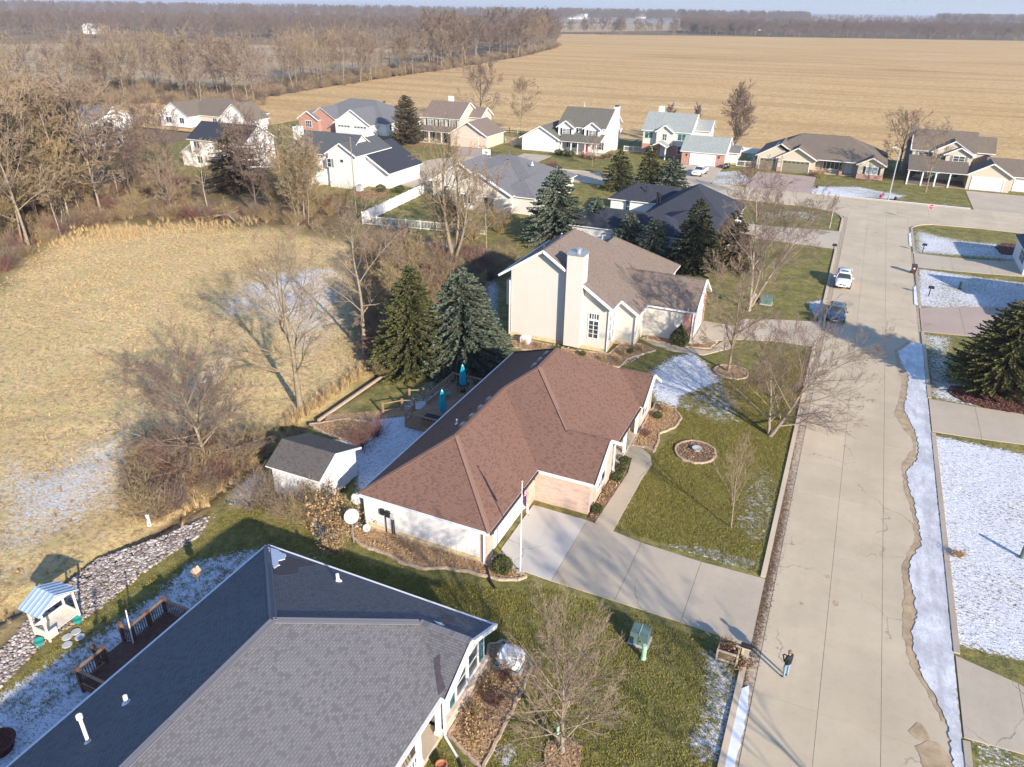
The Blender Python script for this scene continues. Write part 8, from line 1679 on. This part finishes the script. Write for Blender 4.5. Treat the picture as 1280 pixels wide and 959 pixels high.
def car(name, label, cat, loc, rz, paint, kind, L=4.6, Wd=1.84):
    t = thing(name, label, cat, loc, None, rz); hw = Wd/2
    def put(mb, n_, m_, smooth=False, sub=0, par=None):
        o = mb.build(n_, m_, None, smooth); o.parent = par or t
        if sub: s_ = o.modifiers.new('sub', 'SUBSURF'); s_.levels = s_.render_levels = sub
        return o
    # y = along the car, front at -L/2
    if kind == 'suv': prof = [(-.5, .42, .62, .72), (-.49, .30, .80, .86), (-.44, .24, .92, .92), (-.30, .22, 1.00, .97), (-.16, .22, 1.04, 1.0), (.1, .22, 1.05, 1.0), (.36, .22, 1.06, 1.0), (.47, .26, 1.02, .95), (.5, .36, .86, .88)]; cab = [(-.20, 1.03, 1.04, .80), (-.08, 1.03, 1.50, .74), (.0, 1.03, 1.62, .72), (.2, 1.03, 1.66, .72), (.38, 1.03, 1.60, .70), (.47, 1.0, 1.12, .80)]
    elif kind == 'sedan': prof = [(-.5, .38, .54, .70), (-.49, .28, .68, .86), (-.44, .20, .78, .93), (-.30, .18, .86, .98), (-.18, .18, .90, 1.0), (.1, .18, .92, 1.0), (.34, .18, .93, 1.0), (.47, .24, .92, .93), (.5, .34, .78, .85)]; cab = [(-.22, .88, .90, .82), (-.08, .90, 1.30, .70), (.02, .90, 1.42, .66), (.16, .90, 1.43, .66), (.27, .90, 1.32, .66), (.40, .90, .95, .78)]
    else: prof = [(-.5, .46, .74, .80), (-.49, .36, .98, .92), (-.45, .30, 1.08, .96), (-.30, .28, 1.12, 1.0), (-.14, .28, 1.16, 1.0), (.1, .28, 1.16, 1.0), (.12, .28, 1.16, 1.0), (.48, .30, 1.14, 1.0), (.5, .36, 1.10, .97)]; cab = [(-.17, 1.13, 1.16, .84), (-.08, 1.13, 1.66, .78), (.0, 1.13, 1.78, .76), (.10, 1.13, 1.78, .76), (.135, 1.13, 1.66, .78), (.14, 1.13, 1.2, .82)]
    secs = []
    for f, zl, zh, wf in prof:
        w_ = hw*wf; y = f*L; secs.append([(-w_*.9, y, zl), (w_*.9, y, zl), (w_, y, zl+(zh-zl)*.25), (w_, y, zl+(zh-zl)*.72), (w_*.9, y, zh), (w_*.45, y, zh+.035), (-w_*.45, y, zh+.035), (-w_*.9, y, zh), (-w_, y, zl+(zh-zl)*.72), (-w_, y, zl+(zh-zl)*.25)])
    V, F = loft(secs, 10); mb = MB(); mb.solid(V, F); put(mb, 'body', paint, True, 1)
    secs = []
    for f, zl, zh, wf in cab:
        y = f*L; wl = hw*.90; wt = hw*wf; secs.append([(-wl, y, zl-.05), (wl, y, zl-.05), (wl, y, zl), (wt, y, zh-.05), (wt*.8, y, zh), (-wt*.8, y, zh), (-wt, y, zh-.05), (-wl, y, zl)])
    V, F = loft(secs, 8); mb = MB(); mb.solid(V, F); gl = put(mb, 'windows', 'glass', True)
    # painted roof with pillars
    top = [c for c in cab if c[2] > cab[1][2]-.02 or c is cab[1]]; top = cab[1:-1]; secs = []
    for f, zl, zh, wf in top:
        y = f*L; wt = hw*wf+.012; secs.append([(-wt, y, zh-.07), (wt, y, zh-.07), (wt*.82, y, zh+.018), (-wt*.82, y, zh+.018)])
    V, F = loft(secs, 4); mb = MB(); mb.solid(V, F); rf_ = put(mb, 'roof_panel', paint, True)
    mb = MB()
    for sx in (-1, 1):
        a, b = cab[0], cab[1]; mb.beam((sx*hw*.88, a[0]*L, a[2]-.01), (sx*(hw*b[3]), b[0]*L, b[2]-.03), .06, .05)
        a, b = cab[-1], cab[-2]; mb.beam((sx*hw*.86, a[0]*L, a[2]-.01), (sx*(hw*b[3]), b[0]*L, b[2]-.03), .09, .06)
        m_ = cab[2]; mb.beam((sx*hw*.9, (m_[0]+.06)*L, m_[1]), (sx*hw*m_[3], (m_[0]+.05)*L, m_[2]-.05), .08, .03)
    put(mb, 'pillars', paint)
    if kind != 'pickup':
        m_ = cab[2]; mb = MB(); mb.box(-hw*.42, hw*.42, (m_[0]-.02)*L, (m_[0]+.11)*L, m_[2]+.022, m_[2]+.045); put(mb, 'sunroof', 'glass')
    else:
        mb = MB(); mb.box(-hw*.82, hw*.82, .15*L, .485*L, .7, .78); mb.build; put(mb, 'bed_floor', 'black')
        mb = MB()
        for sx in (-1, 1): mb.box(sx*hw*.9-.05, sx*hw*.9+.05, .145*L, .49*L, 1.14, 1.24)
        mb.box(-hw*.88, hw*.88, .48*L, .495*L, 1.14, 1.24); put(mb, 'bed_rails', paint)
        mb = MB(); mb.box(-hw*.82, hw*.82, .15*L, .475*L, 1.185, 1.215); put(mb, 'bed_cover', 'shut_gray')
    wr = .36 if kind != 'sedan' else .32
    for fy in (-.315, .29):
        for sx in (-1, 1):
            y = fy*L; x = sx*(hw-.10)
            mb = MB(); mb.tube((x-.11, y, wr), (x+.11, y, wr), wr, wr, 22); w_ = put(mb, 'wheel', 'tyre')
            mb = MB(); mb.tube((x+sx*.105, y, wr), (x+sx*.125, y, wr), wr*.66, wr*.6, 16); put(mb, 'rim', 'rim', par=w_)
            mb = MB()
            n = 10
            for k in range(n): a, b = math.pi*k/n, math.pi*(k+1)/n; mb.beam((sx*(hw+.004), y+(wr+.05)*math.cos(a), wr+(wr+.05)*math.sin(a)), (sx*(hw+.004), y+(wr+.05)*math.cos(b), wr+(wr+.05)*math.sin(b)), .05, .05)
            put(mb, 'wheel_arch', 'black')
    zf = prof[1][2]-.10; yf = -.492*L
    for sx in (-1, 1):
        mb = MB(); mb.solid([(sx*hw*.42, yf-.02, zf-.07), (sx*hw*.86, yf+.10, zf-.05), (sx*hw*.88, yf+.16, zf+.07), (sx*hw*.44, yf+.03, zf+.05), (sx*hw*.42, yf+.1, zf-.07), (sx*hw*.86, yf+.2, zf-.05), (sx*hw*.88, yf+.26, zf+.07), (sx*hw*.44, yf+.15, zf+.05)], [(0, 1, 2, 3), (7, 6, 5, 4), (0, 4, 5, 1), (1, 5, 6, 2), (2, 6, 7, 3), (3, 7, 4, 0)]); put(mb, 'headlight', 'headlight')
        mb = MB(); mb.box(min(sx*hw*.05, sx*hw*.38), max(sx*hw*.05, sx*hw*.38), yf-.035, yf+.05, zf-.10, zf+.04); put(mb, 'grille', 'black')
        mb = MB(); mb.box(min(sx*hw*.5, sx*hw*.8), max(sx*hw*.5, sx*hw*.8), yf-.03, yf+.1, zf-.34, zf-.22); put(mb, 'air_intake', 'black')
        mb = MB(); mb.box(min(sx*hw, sx*(hw+.2)), max(sx*hw, sx*(hw+.2)), cab[0][0]*L+.28, cab[0][0]*L+.42, cab[0][1]-.02, cab[0][1]+.14); put(mb, 'side_mirror', paint)
        mb = MB(); mb.box(min(sx*hw*.62, sx*hw*.92), max(sx*hw*.62, sx*hw*.92), .485*L, .503*L, prof[-1][2]-.12, prof[-1][2]+.02); put(mb, 'tail_light', 'tail')
    mb = MB(); mb.box(-.25, .25, yf-.045, yf, zf-.28, zf-.15); put(mb, 'number_plate', 'plate')
    mb = MB(); mb.box(-hw*.42, hw*.42, yf-.032, yf+.05, zf-.38, zf-.30); put(mb, 'lower_grille', 'black')
    return t
car('white_suv', 'white SUV parked at the west kerb behind the blue-gray sedan', 'car', (1.45, 96.4, 0), 0, 'car_white', 'suv', 4.7, 1.9)
car('blue_sedan', 'steel blue-gray sedan parked at the kerb, nearer of the two cars', 'car', (1.35, 84.4, 0), 0, 'car_blue', 'sedan', 4.7, 1.86)
car('white_pickup', 'white pickup truck parked on the driveway of the sage-roofed house', 'pickup truck', (-28.6, 156.2, .03), -.12, 'car_white', 'pickup', 5.6, 1.98)

# ------------------------------------------------------------------ person
M['skin'] = plain('skin', (.55, .32, .22), .6, var=.04); M['jeans'] = plain('light_blue_jeans', (.20, .30, .38), .85, var=.2, scale=8); M['jacket'] = plain('black_jacket', (.016, .017, .020), .75, var=.3, scale=8); M['hair'] = plain('light_brown_hair', (.20, .12, .06), .7, var=.3, scale=20); M['shoe'] = plain('dark_shoe', (.03, .03, .035), .6)
def skin_mesh(name, verts, edges, radii, mats, pick=None, sub=2):
    me = bpy.data.meshes.new(name+'_src'); me.from_pydata(verts, edges, []); o = bpy.data.objects.new(name+'_src', me); COL.objects.link(o)
    o.modifiers.new('skin', 'SKIN'); s_ = o.modifiers.new('sub', 'SUBSURF'); s_.levels = s_.render_levels = sub
    for i, sv_ in enumerate(me.skin_vertices[0].data): r_ = radii[i]; sv_.radius = r_ if isinstance(r_, tuple) else (r_, r_); sv_.use_root = (i == 0)
    bpy.context.view_layer.update(); dg = bpy.context.evaluated_depsgraph_get(); m2 = bpy.data.meshes.new_from_object(o.evaluated_get(dg)); m2.name = name
    bpy.data.objects.remove(o)
    m2.materials.clear()
    for m_ in mats: m2.materials.append(M[m_])
    for p in m2.polygons:
        p.use_smooth = True
        if pick: p.material_index = pick(p.center)
    return m2
pj = thing('person', 'person in black jacket and light jeans standing in the street looking down at their hands', 'person', (1.85, 30.15, 0), None, -2.2)
# local frame: faces -Y
bv = [(0, 0, .98), (0, .01, 1.12), (0, .015, 1.28), (0, .01, 1.44), (0, -.005, 1.53), (0, -.03, 1.60), (0, -.045, 1.69), (0, -.045, 1.76),      # 0-7 pelvis..crown
      (.10, 0, .93), (.125, -.01, .70), (.115, .0, .50), (.12, .02, .28), (.12, .03, .09), (.125, -.06, .05), (.13, -.15, .04),                  # 8-14 right leg
      (-.10, 0, .93), (-.125, .01, .70), (-.115, .02, .50), (-.12, .04, .28), (-.12, .05, .09), (-.125, -.04, .05), (-.13, -.13, .04),           # 15-21 left leg
      (.19, .01, 1.43), (.235, .0, 1.30), (.25, -.0, 1.16), (.19, -.13, 1.17), (.10, -.24, 1.21), (.07, -.28, 1.22),                              # 22-27 right arm
      (-.19, .01, 1.43), (-.235, .0, 1.30), (-.25, -.0, 1.16), (-.19, -.13, 1.17), (-.10, -.24, 1.21), (-.07, -.28, 1.22)]                        # 28-33 left arm
be = [(0, 1), (1, 2), (2, 3), (3, 4), (4, 5), (5, 6), (6, 7), (0, 8), (8, 9), (9, 10), (10, 11), (11, 12), (12, 13), (13, 14), (0, 15), (15, 16), (16, 17), (17, 18), (18, 19), (19, 20), (20, 21),
      (3, 22), (22, 23), (23, 24), (24, 25), (25, 26), (26, 27), (3, 28), (28, 29), (29, 30), (30, 31), (31, 32), (32, 33)]
br_ = [(.15, .11), (.145, .105), (.165, .115), (.16, .10), .065, .062, .088, .07, .095, .088, .066, .06, .045, .045, .035, .095, .088, .066, .06, .045, .045, .035, .075, .06, .05, .042, .032, .036, .075, .06, .05, .042, .032, .036]
for hs in (1, -1):   # five bent fingers on each hand
    root = 27 if hs > 0 else 33
    for k, (dx, L_) in enumerate(((-.028, .062), (-.010, .072), (.009, .070), (.026, .056))):
        a = len(bv); x, y, z_ = bv[root]; bv += [(x+dx*.9, y-.035, z_+.004), (x+dx-hs*.012, y-.035-L_*.55, z_-.004), (x+dx-hs*.026, y-.035-L_*.75, z_-.03)]
        be += [(root, a), (a, a+1), (a+1, a+2)]; br_ += [.011, .0095, .008]
    a = len(bv); x, y, z_ = bv[root]; bv += [(x-hs*.034, y-.01, z_+.016), (x-hs*.05, y-.045, z_+.022)]; be += [(root, a), (a, a+1)]; br_ += [.012, .009]
def pk_(c):
    if c.z > 1.545: return 0
    if c.y < -.262 and 1.1 < c.z < 1.3 and abs(c.x) < .16: return 0
    if c.z < .095: return 3
    return 1 if c.z < .93 and abs(c.x) < .24 else 2
me = skin_mesh('body', bv, be, br_, ['skin', 'jeans', 'jacket', 'shoe'], pk_)
o = bpy.data.objects.new('body', me); COL.objects.link(o); o.parent = pj
me = skin_mesh('jacket', [(0, .012, .90), (0, .018, 1.05), (0, .02, 1.22), (0, .018, 1.38), (0, .0, 1.52)], [(0, 1), (1, 2), (2, 3), (3, 4)], [(.195, .15), (.19, .145), (.21, .155), (.215, .145), (.115, .10)], ['jacket'])
o = bpy.data.objects.new('jacket', me); COL.objects.link(o); o.parent = pj
me = skin_mesh('hair', [(0, .0, 1.60), (0, .0, 1.69), (0, -.02, 1.775), (0, -.09, 1.765)], [(0, 1), (1, 2), (2, 3)], [(.09, .065), (.112, .082), (.105, .06), (.075, .035)], ['hair'])
o = bpy.data.objects.new('hair', me); COL.objects.link(o); o.parent = pj
fm = MB(); fm.solid([(-.014, -.128, 1.655), (.014, -.128, 1.655), (0, -.155, 1.66), (0, -.125, 1.70)], [(0, 1, 2), (0, 2, 3), (1, 3, 2), (0, 3, 1)]); o = fm.build('nose', 'skin'); o.parent = pj
for sx in (-1, 1):
    fm = MB(); fm.box(sx*.034-.012, sx*.034+.012, -.135, -.12, 1.698, 1.708); o = fm.build('eye', 'black'); o.parent = pj
    fm = MB(); fm.box(sx*.092-.008, sx*.092+.008, -.06, -.03, 1.66, 1.71); o = fm.build('ear', 'skin'); o.parent = pj
fm = MB(); fm.box(-.024, .024, -.132, -.12, 1.625, 1.633); o = fm.build('mouth', 'mulch_red'); o.parent = pj
ph = thing('controller', 'small dark handheld controller held by the person in the street', 'controller', (1.85, 30.15, 0), None, -2.2)
fm = MB(); fm.box(-.075, .075, -.345, -.285, 1.235, 1.262); o = fm.build('case', 'shut_gray'); o.parent = ph
fm = MB(); fm.box(-.045, .045, -.335, -.295, 1.262, 1.268); o = fm.build('screen', 'glass'); o.parent = ph

# ------------------------------------------------------------------ the air
def haze():
    m = bpy.data.materials.new('haze'); m.use_nodes = True; t = m.node_tree
    for n in list(t.nodes):
        if n.type == 'BSDF_PRINCIPLED': t.nodes.remove(n)
    v = t.nodes.new('ShaderNodeVolumePrincipled'); v.inputs['Color'].default_value = (.86, .90, .98, 1); v.inputs['Density'].default_value = HAZE; v.inputs['Anisotropy'].default_value = .2
    t.links.new(v.outputs[0], t.nodes['Material Output'].inputs['Volume'])
    M['haze'] = m; mb = MB(); mb.box(-14500, 14500, -2500, 17500, -2, 46); o = mb.build('haze', 'haze'); o['kind'] = 'stuff'
HAZE = .00014
haze()
